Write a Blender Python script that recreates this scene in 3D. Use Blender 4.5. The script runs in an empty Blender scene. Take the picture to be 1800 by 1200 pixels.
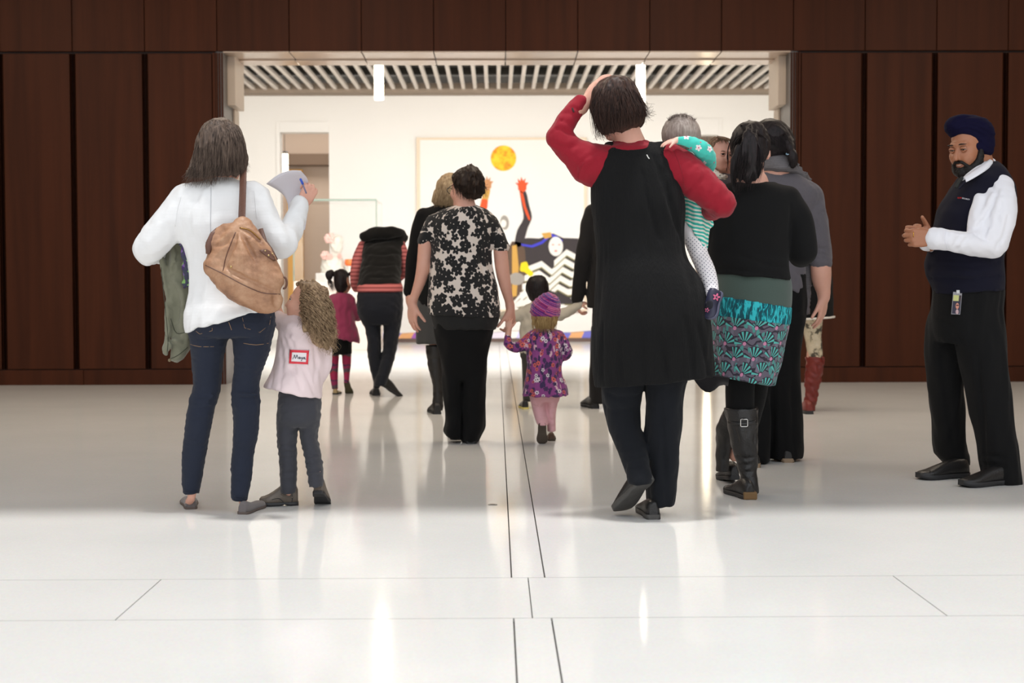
import bpy, bmesh, math, random
import numpy as np
from mathutils import Vector, Matrix
random.seed(7)
rng = np.random.default_rng(7)
S = bpy.context.scene
COL = S.collection

# ------------------------------------------------------------------ camera
F = 2600.0            # focal length in pixels of the 1800 px wide frame
EYE = np.array([0.0, 0.0, 0.95])
def _n(v): v = np.asarray(v, float); return v/np.linalg.norm(v)
_cy = _n([-28/F, 100/F, 1.0])                 # world +Y in (right, up, forward) camera axes
_cx = np.array([1.0, 0.0028, 0.0]); _cx = _n(_cx-_cy*np.dot(_cx, _cy))
_cz = np.cross(_cx, _cy)*-1.0
_B = np.array([_cx, _cy, _cz])                # rows: world axes in camera axes
CR, CU, CF = _B[:, 0], _B[:, 1], _B[:, 2]     # camera right / up / forward in world axes
cam = bpy.data.objects.new('camera', bpy.data.cameras.new('camera')); COL.objects.link(cam)
M = Matrix.Identity(4)
for i in range(3):
    M[i][0], M[i][1], M[i][2], M[i][3] = CR[i], CU[i], -CF[i], EYE[i]
cam.matrix_world = M
cam.data.sensor_width = 36.0; cam.data.lens = F/1800*36; cam.data.clip_end = 200
cam.data.dof.use_dof = True; cam.data.dof.focus_distance = 6.5; cam.data.dof.aperture_fstop = 4.0
S.camera = cam

# ------------------------------------------------------------------ light
S.view_settings.view_transform = 'Standard'; S.view_settings.look = 'None'
S.view_settings.exposure = 0.0; S.view_settings.gamma = 1.0
S.view_settings.use_curve_mapping = False
W = bpy.data.worlds.new('sky'); S.world = W; W.use_nodes = True
W.node_tree.nodes['Background'].inputs[0].default_value = (0.93, 0.96, 1.0, 1)
W.node_tree.nodes['Background'].inputs[1].default_value = 1.25
def lamp(kind, name, loc, rot, energy, color=(1, 1, 1), **kw):
    l = bpy.data.lights.new(name, kind); l.energy = energy; l.color = color
    for k, v in kw.items(): setattr(l, k, v)
    o = bpy.data.objects.new(name, l); COL.objects.link(o); o.location = loc; o.rotation_euler = rot
    return o
lamp('SUN', 'skylight_sun', (0, 0, 9), (math.radians(1.5), 0, 0), 2.7, (1, 0.98, 0.95), angle=math.radians(5))
for gx in (-3.2, 0, 3.2):
    lamp('AREA', 'gallery_light', (gx, 16.9, 4.1), (math.radians(60), 0, 0), 320, (1, 0.955, 0.90), shape='RECTANGLE', size=2.6, size_y=1.6)

for gx in (-5.2, -1.7, 1.7, 5.2):
    lamp('AREA', 'hall_downlight', (gx, 10.4, 4.55), (0, 0, 0), 76, (1, 0.86, 0.70), shape='RECTANGLE', size=1.6, size_y=3.0)

# ------------------------------------------------------------------ helpers: pixels to places
def ray(px, py): return CF + CR*((px-900)/F) + CU*((600-py)/F)
def P(px, py, Y):
    d = ray(px, py); return EYE + d*(Y/d[1])
def G(px, py):
    d = ray(px, py); return EYE + d*(-EYE[2]/d[2])

# ------------------------------------------------------------------ helpers: objects
def tag(o, label=None, cat=None, group=None, kind=None):
    if label: o['label'] = label
    if cat: o['category'] = cat
    if group: o['group'] = group
    if kind: o['kind'] = kind
    return o
def thing(name, label, cat, loc=(0, 0, 0), group=None):
    o = bpy.data.objects.new(name, None); COL.objects.link(o); o.location = tuple(loc); o.empty_display_size = 0.1
    return tag(o, label, cat, group)
def link_mesh(name, me, parent=None, mats=()):
    o = bpy.data.objects.new(name, me); COL.objects.link(o)
    for m in (mats if isinstance(mats, (list, tuple)) else [mats]):
        if m: me.materials.append(m)
    if parent is not None:
        o.parent = parent; o.matrix_parent_inverse = pinv(parent)
    return o
def pinv(p):
    return Matrix.Identity(4) if p.parent else (Matrix.Translation(p.location) @ p.rotation_euler.to_matrix().to_4x4()).inverted()
def np_mesh(name, V, Fq, smooth=True):
    V = np.asarray(V, np.float32); me = bpy.data.meshes.new(name)
    Fq = np.asarray(Fq, np.int32); n = len(Fq); k = Fq.shape[1]
    me.vertices.add(len(V)); me.vertices.foreach_set('co', V.ravel())
    me.loops.add(n*k); me.loops.foreach_set('vertex_index', Fq.ravel())
    me.polygons.add(n); me.polygons.foreach_set('loop_start', np.arange(0, n*k, k, dtype=np.int32))
    me.polygons.foreach_set('loop_total', np.full(n, k, np.int32))
    me.polygons.foreach_set('use_smooth', np.full(n, smooth))
    me.update(calc_edges=True); me.validate()
    return me
class MB:
    """a small collector of boxes, tubes and rings that becomes ONE mesh"""
    def __init__(s): s.bm = bmesh.new()
    def box(s, a, b, bev=0.0, rot=None, c=None):
        a = np.minimum(a, b).astype(float), np.maximum(a, b).astype(float); lo, hi = a
        r = bmesh.ops.create_cube(s.bm, size=1.0); vs = r['verts']
        for v in vs:
            v.co = Vector([lo[i]+(v.co[i]+0.5)*(hi[i]-lo[i]) for i in range(3)])
        if bev > 0:
            es = list({e for v in vs for e in v.link_edges})
            g = bmesh.ops.bevel(s.bm, geom=es, offset=bev, segments=2, profile=0.6, affect='EDGES')
            vs = list({v for f in g['faces'] for v in f.verts} | {v for v in vs if v.is_valid})
        if rot is not None:
            c = Vector((lo+hi)/2) if c is None else Vector(c)
            for v in vs: v.co = rot @ (v.co-c)+c
        return s
    def tube(s, pts, rad, n=8, cap=True, flat=1.0, up=None):
        pts = [Vector(p) for p in pts]; m = len(pts)
        rad = [rad]*m if np.isscalar(rad) else list(rad)
        rings = []; t0 = (pts[1]-pts[0]).normalized()
        nrm = Vector(up) if up is not None else t0.orthogonal()
        nrm = (nrm-t0*nrm.dot(t0)).normalized()
        for i in range(m):
            t = (pts[min(i+1, m-1)]-pts[max(i-1, 0)]).normalized()
            nrm = (nrm-t*nrm.dot(t)).normalized(); b = t.cross(nrm)
            rings.append([s.bm.verts.new(pts[i]+(nrm*math.cos(a)*flat+b*math.sin(a))*rad[i]) for a in [2*math.pi*j/n for j in range(n)]])
        for i in range(m-1):
            for j in range(n):
                f = s.bm.faces.new((rings[i][j], rings[i][(j+1) % n], rings[i+1][(j+1) % n], rings[i+1][j])); f.smooth = True
        if cap:
            s.bm.faces.new(rings[0][::-1]); s.bm.faces.new(rings[-1])
        return s
    def rings(s, rings, cap0=True, cap1=True, smooth=True):
        R = [[s.bm.verts.new(Vector(p)) for p in r] for r in rings]; n = len(R[0])
        for i in range(len(R)-1):
            for j in range(n):
                f = s.bm.faces.new((R[i][j], R[i][(j+1) % n], R[i+1][(j+1) % n], R[i+1][j])); f.smooth = smooth
        if cap0: s.bm.faces.new(R[0][::-1])
        if cap1: s.bm.faces.new(R[-1])
        return s
    def ball(s, c, r, seg=16, rot=None):
        g = bmesh.ops.create_uvsphere(s.bm, u_segments=seg, v_segments=max(6, seg//2), radius=1.0)
        r = (r, r, r) if np.isscalar(r) else r
        for v in g['verts']:
            p = Vector((v.co.x*r[0], v.co.y*r[1], v.co.z*r[2]))
            if rot is not None: p = rot @ p
            v.co = p+Vector(c)
            for f in v.link_faces: f.smooth = True
        return s
    def prism(s, poly, depth_vec):
        """a polygon (world points) pushed along depth_vec"""
        a = [s.bm.verts.new(Vector(p)) for p in poly]; d = Vector(depth_vec)
        b = [s.bm.verts.new(Vector(p)+d) for p in poly]; n = len(a)
        s.bm.faces.new(a); s.bm.faces.new(b[::-1])
        for i in range(n): s.bm.faces.new((a[i], b[i], b[(i+1) % n], a[(i+1) % n]))
        return s
    def build(s, name, mat, parent=None, label=None):
        bmesh.ops.recalc_face_normals(s.bm, faces=s.bm.faces)
        me = bpy.data.meshes.new(name); s.bm.to_mesh(me); s.bm.free()
        o = link_mesh(name, me, parent, mat)
        if label: o['label'] = label
        return o
    def struct(s, name, mat, label=None):
        o = s.build(name, mat); o['kind'] = 'structure'
        if label: o['label'] = label
        return o

# ------------------------------------------------------------------ helpers: materials
class NT:
    def __init__(s, name):
        s.m = bpy.data.materials.new(name); s.m.use_nodes = True
        s.t = s.m.node_tree; s.b = s.t.nodes['Principled BSDF']; s.out = s.t.nodes['Material Output']
    def n(s, kind, ins=(), **kw):
        nd = s.t.nodes.new('ShaderNode'+kind)
        for k, v in kw.items(): setattr(nd, k, v)
        if isinstance(ins, dict):
            for k, v in ins.items(): s.put(nd.inputs[k], v)
        else:
            for i, v in enumerate(ins):
                if v is not None: s.put(nd.inputs[i], v)
        return nd
    def put(s, sock, v):
        if hasattr(v, 'bl_idname') and not hasattr(v, 'is_output'): v = v.outputs[0]
        if hasattr(v, 'is_output'): s.t.links.new(v, sock)
        else:
            if isinstance(v, (tuple, list)) and len(v) == 3 and sock.type == 'RGBA': v = (*v, 1)
            sock.default_value = v
    def m_(s, op, a, b=None, c=None, clamp=False):
        nd = s.n('Math', [a, b, c], operation=op); nd.use_clamp = clamp; return nd
    def mix(s, fac, a, b, blend='MIX'):
        nd = s.n('Mix', data_type='RGBA', blend_type=blend)
        s.put(nd.inputs[0], fac); s.put(nd.inputs[6], a); s.put(nd.inputs[7], b); return nd.outputs[2]
    def ramp(s, fac, stops, interp='LINEAR'):
        nd = s.n('ValToRGB', [fac]); r = nd.color_ramp; r.interpolation = interp
        while len(r.elements) < len(stops): r.elements.new(0.5)
        for e, (p, c) in zip(r.elements, stops):
            e.position = p; e.color = (*c, 1) if not np.isscalar(c) else (c, c, c, 1)
        return nd.outputs[0]
    def obj(s): return s.n('TexCoord').outputs['Object']
    def pat(s): return s.n('Attribute', attribute_name='pat').outputs['Vector']
    def scale(s, v, sc, loc=(0, 0, 0), rot=(0, 0, 0)):
        return s.n('Mapping', {'Vector': v, 'Scale': sc if not np.isscalar(sc) else (sc,)*3, 'Location': loc, 'Rotation': rot}).outputs[0]
    def noise(s, v, sc, det=3, rough=0.55, dist=0.0):
        return s.n('TexNoise', {'Vector': v, 'Scale': sc, 'Detail': det, 'Roughness': rough, 'Distortion': dist}).outputs[0]
    def bump(s, h, strength=0.3, dist=0.01):
        s.put(s.b.inputs['Normal'], s.n('Bump', {'Strength': strength, 'Distance': dist, 'Height': h}).outputs[0]); return s
    def set(s, **kw):
        for k, v in kw.items(): s.put(s.b.inputs[k.replace('_', ' ')], v)
        return s
def lin(r, g, b):
    f = lambda c: (c/255/12.92 if c/255 <= 0.04045 else ((c/255+0.055)/1.055)**2.4)
    return (f(r), f(g), f(b))
_mc = {}
def plain(name, rgb, rough=0.6, metal=0.0, spec=0.5, var=0.06, **kw):
    if name in _mc: return _mc[name]
    t = NT(name); c = t.noise(t.obj(), 14, 3)
    col = t.mix(t.m_('MULTIPLY', c, var*2), rgb, tuple(x*0.75 for x in rgb))
    t.set(Base_Color=col, Roughness=rough, Metallic=metal)
    t.b.inputs['Specular IOR Level'].default_value = spec
    for k, v in kw.items(): t.put(t.b.inputs[k.replace('_', ' ')], v)
    _mc[name] = t.m; return t.m
def fabric(name, rgb, scale=420, rough=0.85, bump=0.25, mottle=0.25, sheen=0.25, rib=None, spec=0.25, crinkle=None):
    """woven or knitted cloth: colour, fine weave relief, a little mottling"""
    if name in _mc: return _mc[name]
    t = NT(name); o = t.obj()
    big = t.noise(o, 9, 4); fine = t.noise(o, scale, 2)
    col = t.mix(t.m_('MULTIPLY', big, mottle), rgb, tuple(x*0.62 for x in rgb))
    col = t.mix(t.m_('MULTIPLY', fine, mottle), col, tuple(min(1, x*1.35+0.004) for x in rgb))
    t.set(Base_Color=col, Roughness=rough, Sheen_Weight=sheen)
    t.b.inputs['Specular IOR Level'].default_value = spec
    h = fine
    if rib:
        w = t.n('TexWave', {'Vector': o, 'Scale': rib, 'Distortion': 0.6, 'Detail': 1.0}, bands_direction='Z').outputs[1]
        h = t.m_('ADD', fine, w).outputs[0]
    if crinkle: h = t.m_('ADD', fine, t.m_('MULTIPLY', t.noise(t.scale(o, (crinkle, crinkle, crinkle*.03)), 1.0, 3, .6), 4.0)).outputs[0]
    t.bump(h, bump, 0.004); _mc[name] = t.m; return t.m
def skin_mat(name, rgb, rough=0.5):
    if name in _mc: return _mc[name]
    t = NT(name); o = t.obj()
    a = t.noise(o, 22, 4); b = t.noise(o, 160, 2)
    col = t.mix(t.m_('MULTIPLY', a, 0.55), rgb, (rgb[0]*0.86, rgb[1]*0.66, rgb[2]*0.6))
    t.set(Base_Color=col, Roughness=rough)
    t.b.inputs['Subsurface Weight'].default_value = 0.12; t.b.inputs['Subsurface Radius'].default_value = (0.02, 0.008, 0.004)
    t.b.inputs['Subsurface Scale'].default_value = 0.4
    t.bump(b, 0.08, 0.002); _mc[name] = t.m; return t.m
def hair_mat(name, dark, light, stretch=(60, 60, 4)):
    if name in _mc: return _mc[name]
    t = NT(name); o = t.obj()
    a = t.noise(t.scale(o, stretch), 2.2, 4, 0.6); b = t.noise(o, 9, 2)
    col = t.ramp(a, [(0.32, dark), (0.68, light)])
    col = t.mix(t.m_('MULTIPLY', b, 0.5), col, dark)
    t.set(Base_Color=col, Roughness=0.5); t.b.inputs['Specular IOR Level'].default_value = 0.28
    t.bump(a, 0.22, 0.004); _mc[name] = t.m; return t.m
def leather(name, rgb, rough=0.4, crease=0.4):
    if name in _mc: return _mc[name]
    t = NT(name); o = t.obj()
    a = t.noise(o, 12, 5, 0.65); v = t.n('TexVoronoi', {'Vector': o, 'Scale': 160.0}, feature='F1').outputs[0]
    col = t.mix(a, tuple(min(1, x*1.25) for x in rgb), tuple(x*0.5 for x in rgb))
    t.set(Base_Color=col, Roughness=t.m_('MULTIPLY_ADD', a, 0.25, rough-0.1))
    t.bump(t.m_('ADD', t.m_('MULTIPLY', v, 0.3), a), crease, 0.006); _mc[name] = t.m; return t.m

# ------------------------------------------------------------------ helpers: smooth solids on a grid
def smin(a, b, k):
    if k <= 0: return np.minimum(a, b)
    h = np.maximum(k-np.abs(a-b), 0)/k
    return np.minimum(a, b)-h*h*k*0.25
def crom(p, m):
    """Catmull-Rom points through rows of p, m steps per span"""
    p = np.asarray(p, float)
    if len(p) < 3 or m <= 1: return p
    q = np.vstack([2*p[0]-p[1], p, 2*p[-1]-p[-2]]); out = []
    for i in range(1, len(q)-2):
        a, b, c, d = q[i-1], q[i], q[i+1], q[i+2]
        for j in range(m):
            t = j/m
            out.append(0.5*((2*b)+(c-a)*t+(2*a-5*b+4*c-d)*t*t+(3*b-a-3*c+d)*t**3))
    out.append(p[-1]); return np.array(out)
class Chain:
    def __init__(s, pts, rad, flat=1.0, sub=3):
        a = np.column_stack([np.asarray(pts, float), np.asarray(rad, float)])
        a = crom(a, sub); s.p, s.r, s.flat = a[:, :3].copy(), np.maximum(a[:, 3], 0.001), flat
        R = s.r[:, None]
        s.lo, s.hi = (s.p-R).min(0), (s.p+R).max(0)
    def ev(s, X, Y, Z):
        f = s.flat; yc = s.p[:, 1].mean(); out = None
        Yf = (Y-yc)/f
        for i in range(max(1, len(s.p)-1)):
            a = s.p[i].copy(); b = s.p[min(i+1, len(s.p)-1)].copy()
            a[1] = (a[1]-yc)/f; b[1] = (b[1]-yc)/f
            ba = b-a; L = float(ba@ba)+1e-12
            x, y, z = X-a[0], Yf-a[1], Z-a[2]
            t = np.clip((x*ba[0]+y*ba[1]+z*ba[2])/L, 0, 1)
            d = np.sqrt((x-t*ba[0])**2+(y-t*ba[1])**2+(z-t*ba[2])**2)-(s.r[i]+t*(s.r[min(i+1, len(s.r)-1)]-s.r[i]))
            out = d if out is None else np.minimum(out, d)
        return out*min(1.0, f) if f < 1 else out
class Loft:
    """stack of ellipses along Z: rows (z, x centre, y centre, half width, half depth)"""
    def __init__(s, rows, n=2.0, cap=True, shear=None):
        r = np.asarray(sorted(rows, key=lambda q: q[0]), float)
        r = crom(r, 6); o = np.argsort(r[:, 0], kind='stable'); s.r = r[o]; s.n = n; s.cap = cap
        s.r[:, 3:] = np.maximum(s.r[:, 3:], 0.004); s.shear = shear
        s.lo = np.array([(s.r[:, 1]-s.r[:, 3]).min(), (s.r[:, 2]-s.r[:, 4]).min(), s.r[0, 0]])
        s.hi = np.array([(s.r[:, 1]+s.r[:, 3]).max(), (s.r[:, 2]+s.r[:, 4]).max(), s.r[-1, 0]])
        if shear: s.lo[2] -= 0.25; s.hi[2] += 0.25
    def at(s, z): return [np.interp(z, s.r[:, 0], s.r[:, i]) for i in range(1, 5)]
    def ev(s, X, Y, Z):
        if s.shear:
            x0, k = s.shear; Z = Z-(X-x0)*k
        cx, cy, a, b = s.at(Z)
        x, y = X-cx, Y-cy
        if s.n == 2.0:
            k0 = np.sqrt((x/a)**2+(y/b)**2)+1e-6; k1 = np.sqrt((x/a**2)**2+(y/b**2)**2)+1e-6
            d = k0*(k0-1)/k1
        else:
            k0 = ((np.abs(x)/a)**s.n+(np.abs(y)/b)**s.n)**(1/s.n); d = (k0-1)*np.minimum(a, b)
        if s.cap:
            d = np.maximum(d, np.maximum(Z-s.r[-1, 0], s.r[0, 0]-Z))
        return d
class Ell:
    def __init__(s, c, r, rot=None):
        s.c, s.r = np.asarray(c, float), np.asarray((r,)*3 if np.isscalar(r) else r, float)
        s.R = np.eye(3) if rot is None else np.asarray(rot, float)
        e = np.sqrt(((s.R*s.r[None, :])**2).sum(1)); s.lo, s.hi = s.c-e, s.c+e
    def ev(s, X, Y, Z):
        x, y, z = X-s.c[0], Y-s.c[1], Z-s.c[2]; R = s.R
        u = x*R[0, 0]+y*R[1, 0]+z*R[2, 0]; v = x*R[0, 1]+y*R[1, 1]+z*R[2, 1]; w = x*R[0, 2]+y*R[1, 2]+z*R[2, 2]
        k0 = np.sqrt((u/s.r[0])**2+(v/s.r[1])**2+(w/s.r[2])**2)+1e-6
        k1 = np.sqrt((u/s.r[0]**2)**2+(v/s.r[1]**2)**2+(w/s.r[2]**2)**2)+1e-6
        return k0*(k0-1)/k1
class Box:
    def __init__(s, c, h, rot=None, rnd=0.01):
        s.c, s.h = np.asarray(c, float), np.asarray(h, float); s.rnd = rnd
        s.R = np.eye(3) if rot is None else np.asarray(rot, float)
        e = (np.abs(s.R)*s.h[None, :]).sum(1); s.lo, s.hi = s.c-e, s.c+e
    def ev(s, X, Y, Z):
        x, y, z = X-s.c[0], Y-s.c[1], Z-s.c[2]; R = s.R; r = s.rnd
        u = np.abs(x*R[0, 0]+y*R[1, 0]+z*R[2, 0])-s.h[0]+r
        v = np.abs(x*R[0, 1]+y*R[1, 1]+z*R[2, 1])-s.h[1]+r
        w = np.abs(x*R[0, 2]+y*R[1, 2]+z*R[2, 2])-s.h[2]+r
        return np.sqrt(np.maximum(u, 0)**2+np.maximum(v, 0)**2+np.maximum(w, 0)**2)+np.minimum(np.maximum(np.maximum(u, v), w), 0)-r
def folds(amp, wl, stretch=(1, 1, 1), seed=0, ridged=False, zr=None):
    """fine relief of cloth or hair: sum of warped waves; wl is the wavelength in metres, stretch > 1 lengthens along that axis"""
    r = np.random.default_rng(seed); ks = []
    for i in range(7):
        v = r.normal(size=3); v /= np.linalg.norm(v)
        ks.append((v*2*math.pi/(wl*r.uniform(0.6, 1.6))/np.asarray(stretch, float), r.uniform(0, 6.28)))
    ws = [(r.normal(size=3)*2.2/wl/np.asarray(stretch, float), r.uniform(0, 6.28)) for _ in range(2)]
    def f(X, Y, Z):
        w = sum(np.sin(X*k[0]+Y*k[1]+Z*k[2]+p) for k, p in ws)*0.7
        a = sum(np.sin(X*k[0]+Y*k[1]+Z*k[2]+p+w) for k, p in ks)/3.0
        if ridged: a = 1-2*np.abs(np.clip(a, -1, 1))
        a = a*amp
        if zr is not None:
            a = a*np.clip((Z-zr[0])/(zr[1]-zr[0]), 0, 1)
        return a
    return f
class Field:
    def __init__(s): s.it = []; s.disp = []; s.fine = [[], [], []]
    def add(s, prim, k=0.02, off=0.0, op='u'):
        s.it.append((prim, k, off, op)); return prim
    def chain(s, pts, rad, k=0.02, flat=1.0, sub=3, op='u', off=0.0): return s.add(Chain(pts, rad, flat, sub), k, off, op)
    def ell(s, c, r, k=0.02, rot=None, op='u'): return s.add(Ell(c, r, rot), k, 0, op)
    def take(s, other, inset, k=0.02):
        for p, kk, off, op in other.it:
            if op == 'u': s.it.append((p, k, off+inset, op))
    def detail(s, lo, hi, h):
        for i in range(3): s.fine[i].append((lo[i], hi[i], h))
    def axis(s, i, lo, hi, h):
        out = [lo]
        while out[-1] < hi:
            st = h
            for a, b, hh in s.fine[i]:
                if a-h < out[-1] < b: st = min(st, hh)
            out.append(out[-1]+st)
        return np.array(out)
    def mesh(s, h=0.008):
        us = [q for q in s.it if q[3] == 'u']
        lo = np.min([q[0].lo-max(0, -q[2]) for q in us], 0)-2.5*h; hi = np.max([q[0].hi+max(0, -q[2]) for q in us], 0)+2.5*h
        ax = [s.axis(i, lo[i], hi[i], h) for i in range(3)]
        D = np.full([len(a) for a in ax], 0.5, np.float32)
        for prim, k, off, op in s.it:
            m = k+3*h+abs(min(off, 0))
            sl = [slice(max(0, np.searchsorted(ax[i], prim.lo[i]-m)-1), np.searchsorted(ax[i], prim.hi[i]+m)+1) for i in range(3)]
            if any(q.stop-q.start < 1 for q in sl): continue
            X, Y, Z = ax[0][sl[0]][:, None, None], ax[1][sl[1]][None, :, None], ax[2][sl[2]][None, None, :]
            d = prim.ev(X, Y, Z)+off; c = D[tuple(sl)]
            if op == 'u': D[tuple(sl)] = smin(c, d, k)
            elif op == 's': D[tuple(sl)] = -smin(-c, d, k)
        for q in s.it:
            if q[3] == 'i':
                X, Y, Z = ax[0][:, None, None], ax[1][None, :, None], ax[2][None, None, :]
                D = np.maximum(D, q[0].ev(X, Y, Z)+q[2]).astype(np.float32)
        if s.disp:
            idx = np.nonzero(np.abs(D) < 4*h)
            x, y, z = ax[0][idx[0]], ax[1][idx[1]], ax[2][idx[2]]
            D[idx] += sum(f(x, y, z) for f in s.disp)
        return nets(D, ax)
def nets(D, ax):
    neg = D < 0; nx, ny, nz = D.shape
    c = np.zeros((nx-1, ny-1, nz-1), np.int8)
    for i in (0, 1):
        for j in (0, 1):
            for k in (0, 1): c += neg[i:nx-1+i, j:ny-1+j, k:nz-1+k]
    act = (c > 0) & (c < 8); ids = np.full(act.shape, -1, np.int32); I = np.nonzero(act); n = len(I[0])
    ids[I] = np.arange(n); acc = np.zeros((n, 3)); cnt = np.zeros(n)
    co = [(i, j, k) for i in (0, 1) for j in (0, 1) for k in (0, 1)]
    val = {q: D[I[0]+q[0], I[1]+q[1], I[2]+q[2]] for q in co}
    for q in co:
        for axn in range(3):
            if q[axn] == 0:
                r = list(q); r[axn] = 1; a, b = val[q], val[tuple(r)]
                m = (a < 0) != (b < 0); t = np.where(m, a/np.where(m, a-b, 1), 0)
                for d in range(3):
                    p0 = ax[d][I[d]+q[d]]; p1 = ax[d][I[d]+r[d]]
                    acc[:, d] += np.where(m, p0+t*(p1-p0), 0)
                cnt += m
    V = acc/cnt[:, None]; Q = []
    for d in range(3):
        e = [slice(0, None)]*3; f = [slice(0, None)]*3; e[d] = slice(0, -1); f[d] = slice(1, None)
        A, B = neg[tuple(e)], neg[tuple(f)]
        u, v = (d+1) % 3, (d+2) % 3
        sl = [slice(None)]*3; sl[u] = slice(1, D.shape[u]-1); sl[v] = slice(1, D.shape[v]-1)
        A, B = A[tuple(sl)], B[tuple(sl)]; E = np.nonzero(A != B)
        g = list(E); g[u] = g[u]+1; g[v] = g[v]+1
        def at(du, dv):
            h = list(g); h[u] = h[u]-du; h[v] = h[v]-dv; return ids[h[0], h[1], h[2]]
        q = np.column_stack([at(1, 1), at(0, 1), at(0, 0), at(1, 0)])
        fl = ~A[E]; q[fl] = q[fl][:, ::-1]; Q.append(q)
    return V, np.vstack(Q)
# ================================================================== THE PLACE
WY = 14.2       # front face of the panelled wall
TH = 0.73       # its thickness
GY = 25.5       # far wall of the gallery
X_ = lambda px, Y: P(px, 500, Y)[0]
Z_ = lambda py, Y, px=900: P(px, py, Y)[2]

# --- materials of the place
def wood_mat(name, tone):
    t = NT(name); o = t.obj()
    oi = t.n('ObjectInfo').outputs['Random']
    v = t.n('VectorMath', [o, t.n('CombineXYZ', [t.m_('MULTIPLY', oi, 37.0), t.m_('MULTIPLY', oi, 11.0), t.m_('MULTIPLY', oi, 53.0)])], operation='ADD').outputs[0]
    band = t.noise(t.scale(v, (9, 9, 0.35)), 1.0, 4, 0.55, 0.4)
    fine = t.noise(t.scale(v, (150, 150, 3.5)), 1.0, 3, 0.6)
    c = t.ramp(band, [(0.28, tuple(x*0.62 for x in tone)), (0.5, tone), (0.75, tuple(x*1.3 for x in tone))])
    c = t.mix(t.m_('MULTIPLY', fine, 0.5), c, tuple(x*0.45 for x in tone))
    c = t.mix(t.m_('MULTIPLY', oi, 0.35), c, tuple(x*0.6 for x in tone))
    t.set(Base_Color=c, Roughness=0.5); t.b.inputs['Specular IOR Level'].default_value = 0.15
    t.bump(fine, 0.12, 0.002); return t.m
wood = wood_mat('dark_walnut', lin(76, 38, 19))
wood_deep = plain('dark_stained_wood', lin(46, 24, 16), 0.55)
def floor_mat():
    t = NT('polished_pale_stone'); o = t.obj()
    a = t.noise(o, 1.3, 5, 0.6); b = t.noise(o, 130, 3, 0.7); sp = t.n('TexVoronoi', {'Vector': o, 'Scale': 170.0}).outputs[1]
    c = t.ramp(a, [(0.3, (0.60, 0.60, 0.585)), (0.7, (0.65, 0.645, 0.63))])
    c = t.mix(t.m_('MULTIPLY', b, 0.2), c, (0.46, 0.45, 0.43)); c = t.mix(0.05, c, sp)
    bm_ = t.n('Bump', {'Strength': 0.02, 'Distance': 0.02, 'Height': t.noise(o, 5, 2)}).outputs[0]
    df = t.n('BsdfDiffuse', {'Color': c, 'Normal': bm_}); gl = t.n('BsdfGlossy', {'Color': (1, 1, 1), 'Roughness': t.m_('MULTIPLY_ADD', a, 0.05, 0.075), 'Normal': bm_})
    lw = t.n('LayerWeight', {'Blend': 0.5}).outputs['Facing']
    fac = t.m_('MULTIPLY_ADD', t.m_('POWER', lw, 4.0), 0.42, 0.045)
    ms = t.n('MixShader', [fac, df, gl]); t.t.links.new(ms.outputs[0], t.out.inputs['Surface']); return t.m
stone = floor_mat()
joint = plain('dark_joint', (0.05, 0.045, 0.04), 0.8)
white_wall = plain('white_wall_paint', (0.86, 0.84, 0.80), 0.9, var=0.02)
hall_wall = plain('hall_wall_paint', (0.34, 0.28, 0.23), 0.9)
dark_void = plain('dark_ceiling_void', (0.05, 0.045, 0.038), 0.95)
slat_white = plain('pale_slat_wood', (0.78, 0.71, 0.64), 0.55)
soffit_m = plain('satin_beige_metal', lin(205, 182, 162), 0.22, 0.35)
grey_metal = plain('grey_frame_metal', lin(120, 116, 114), 0.4, 0.4)
beige_panel = plain('beige_panel', lin(214, 196, 178), 0.45)
glow = NT('tube_lamp_glow'); glow.b.inputs['Emission Color'].default_value = (1, 0.86, 0.62, 1); glow.b.inputs['Emission Strength'].default_value = 8; glow = glow.m

# --- floor: a bed under stone slabs, the joints left open between them
FX = 9.0
fb = MB().box((-FX, -7, -0.30), (FX, GY+0.1, -0.012)).struct('floor', joint)
def slab(a, b): 
    o = MB().box((a[0], a[1], -0.011), (b[0], b[1], 0.0)).build('slab', stone, fb); return o
g = 0.0024
ch0, ch1 = G(899, 1012)[0], G(957, 1011)[0]
sy0, sy1 = G(900, 1086)[1], G(900, 1015)[1]
for xa, xb in ((-FX, ch0), (ch0, ch1), (ch1, FX)):
    slab((xa+g, -7), (xb-g, sy0-g)); slab((xa+g, sy1+g), (xb-g, WY+0.05))
    slab((xa+g, WY+0.056), (xb-g, WY+TH)); slab((xa+g, WY+TH+0.006), (xb-g, GY))
xm = G(932, 1050)[0]; mod = 1.187
for i in range(-7, 7):
    slab((xm+i*mod+g*0.7, sy0+g*0.6), (xm+(i+1)*mod-g*0.7, sy1-g*0.6))
# --- hall shell
MB().box((-FX, 6.05, 4.6), (FX, WY, 4.8)).struct('ceiling', hall_wall)
MB().box((-FX-0.2, -7, 0), (-FX, WY, 4.8)).struct('wall_left', hall_wall)
MB().box((FX, -7, 0), (FX+0.2, WY, 4.8)).struct('wall_right', hall_wall)

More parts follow.
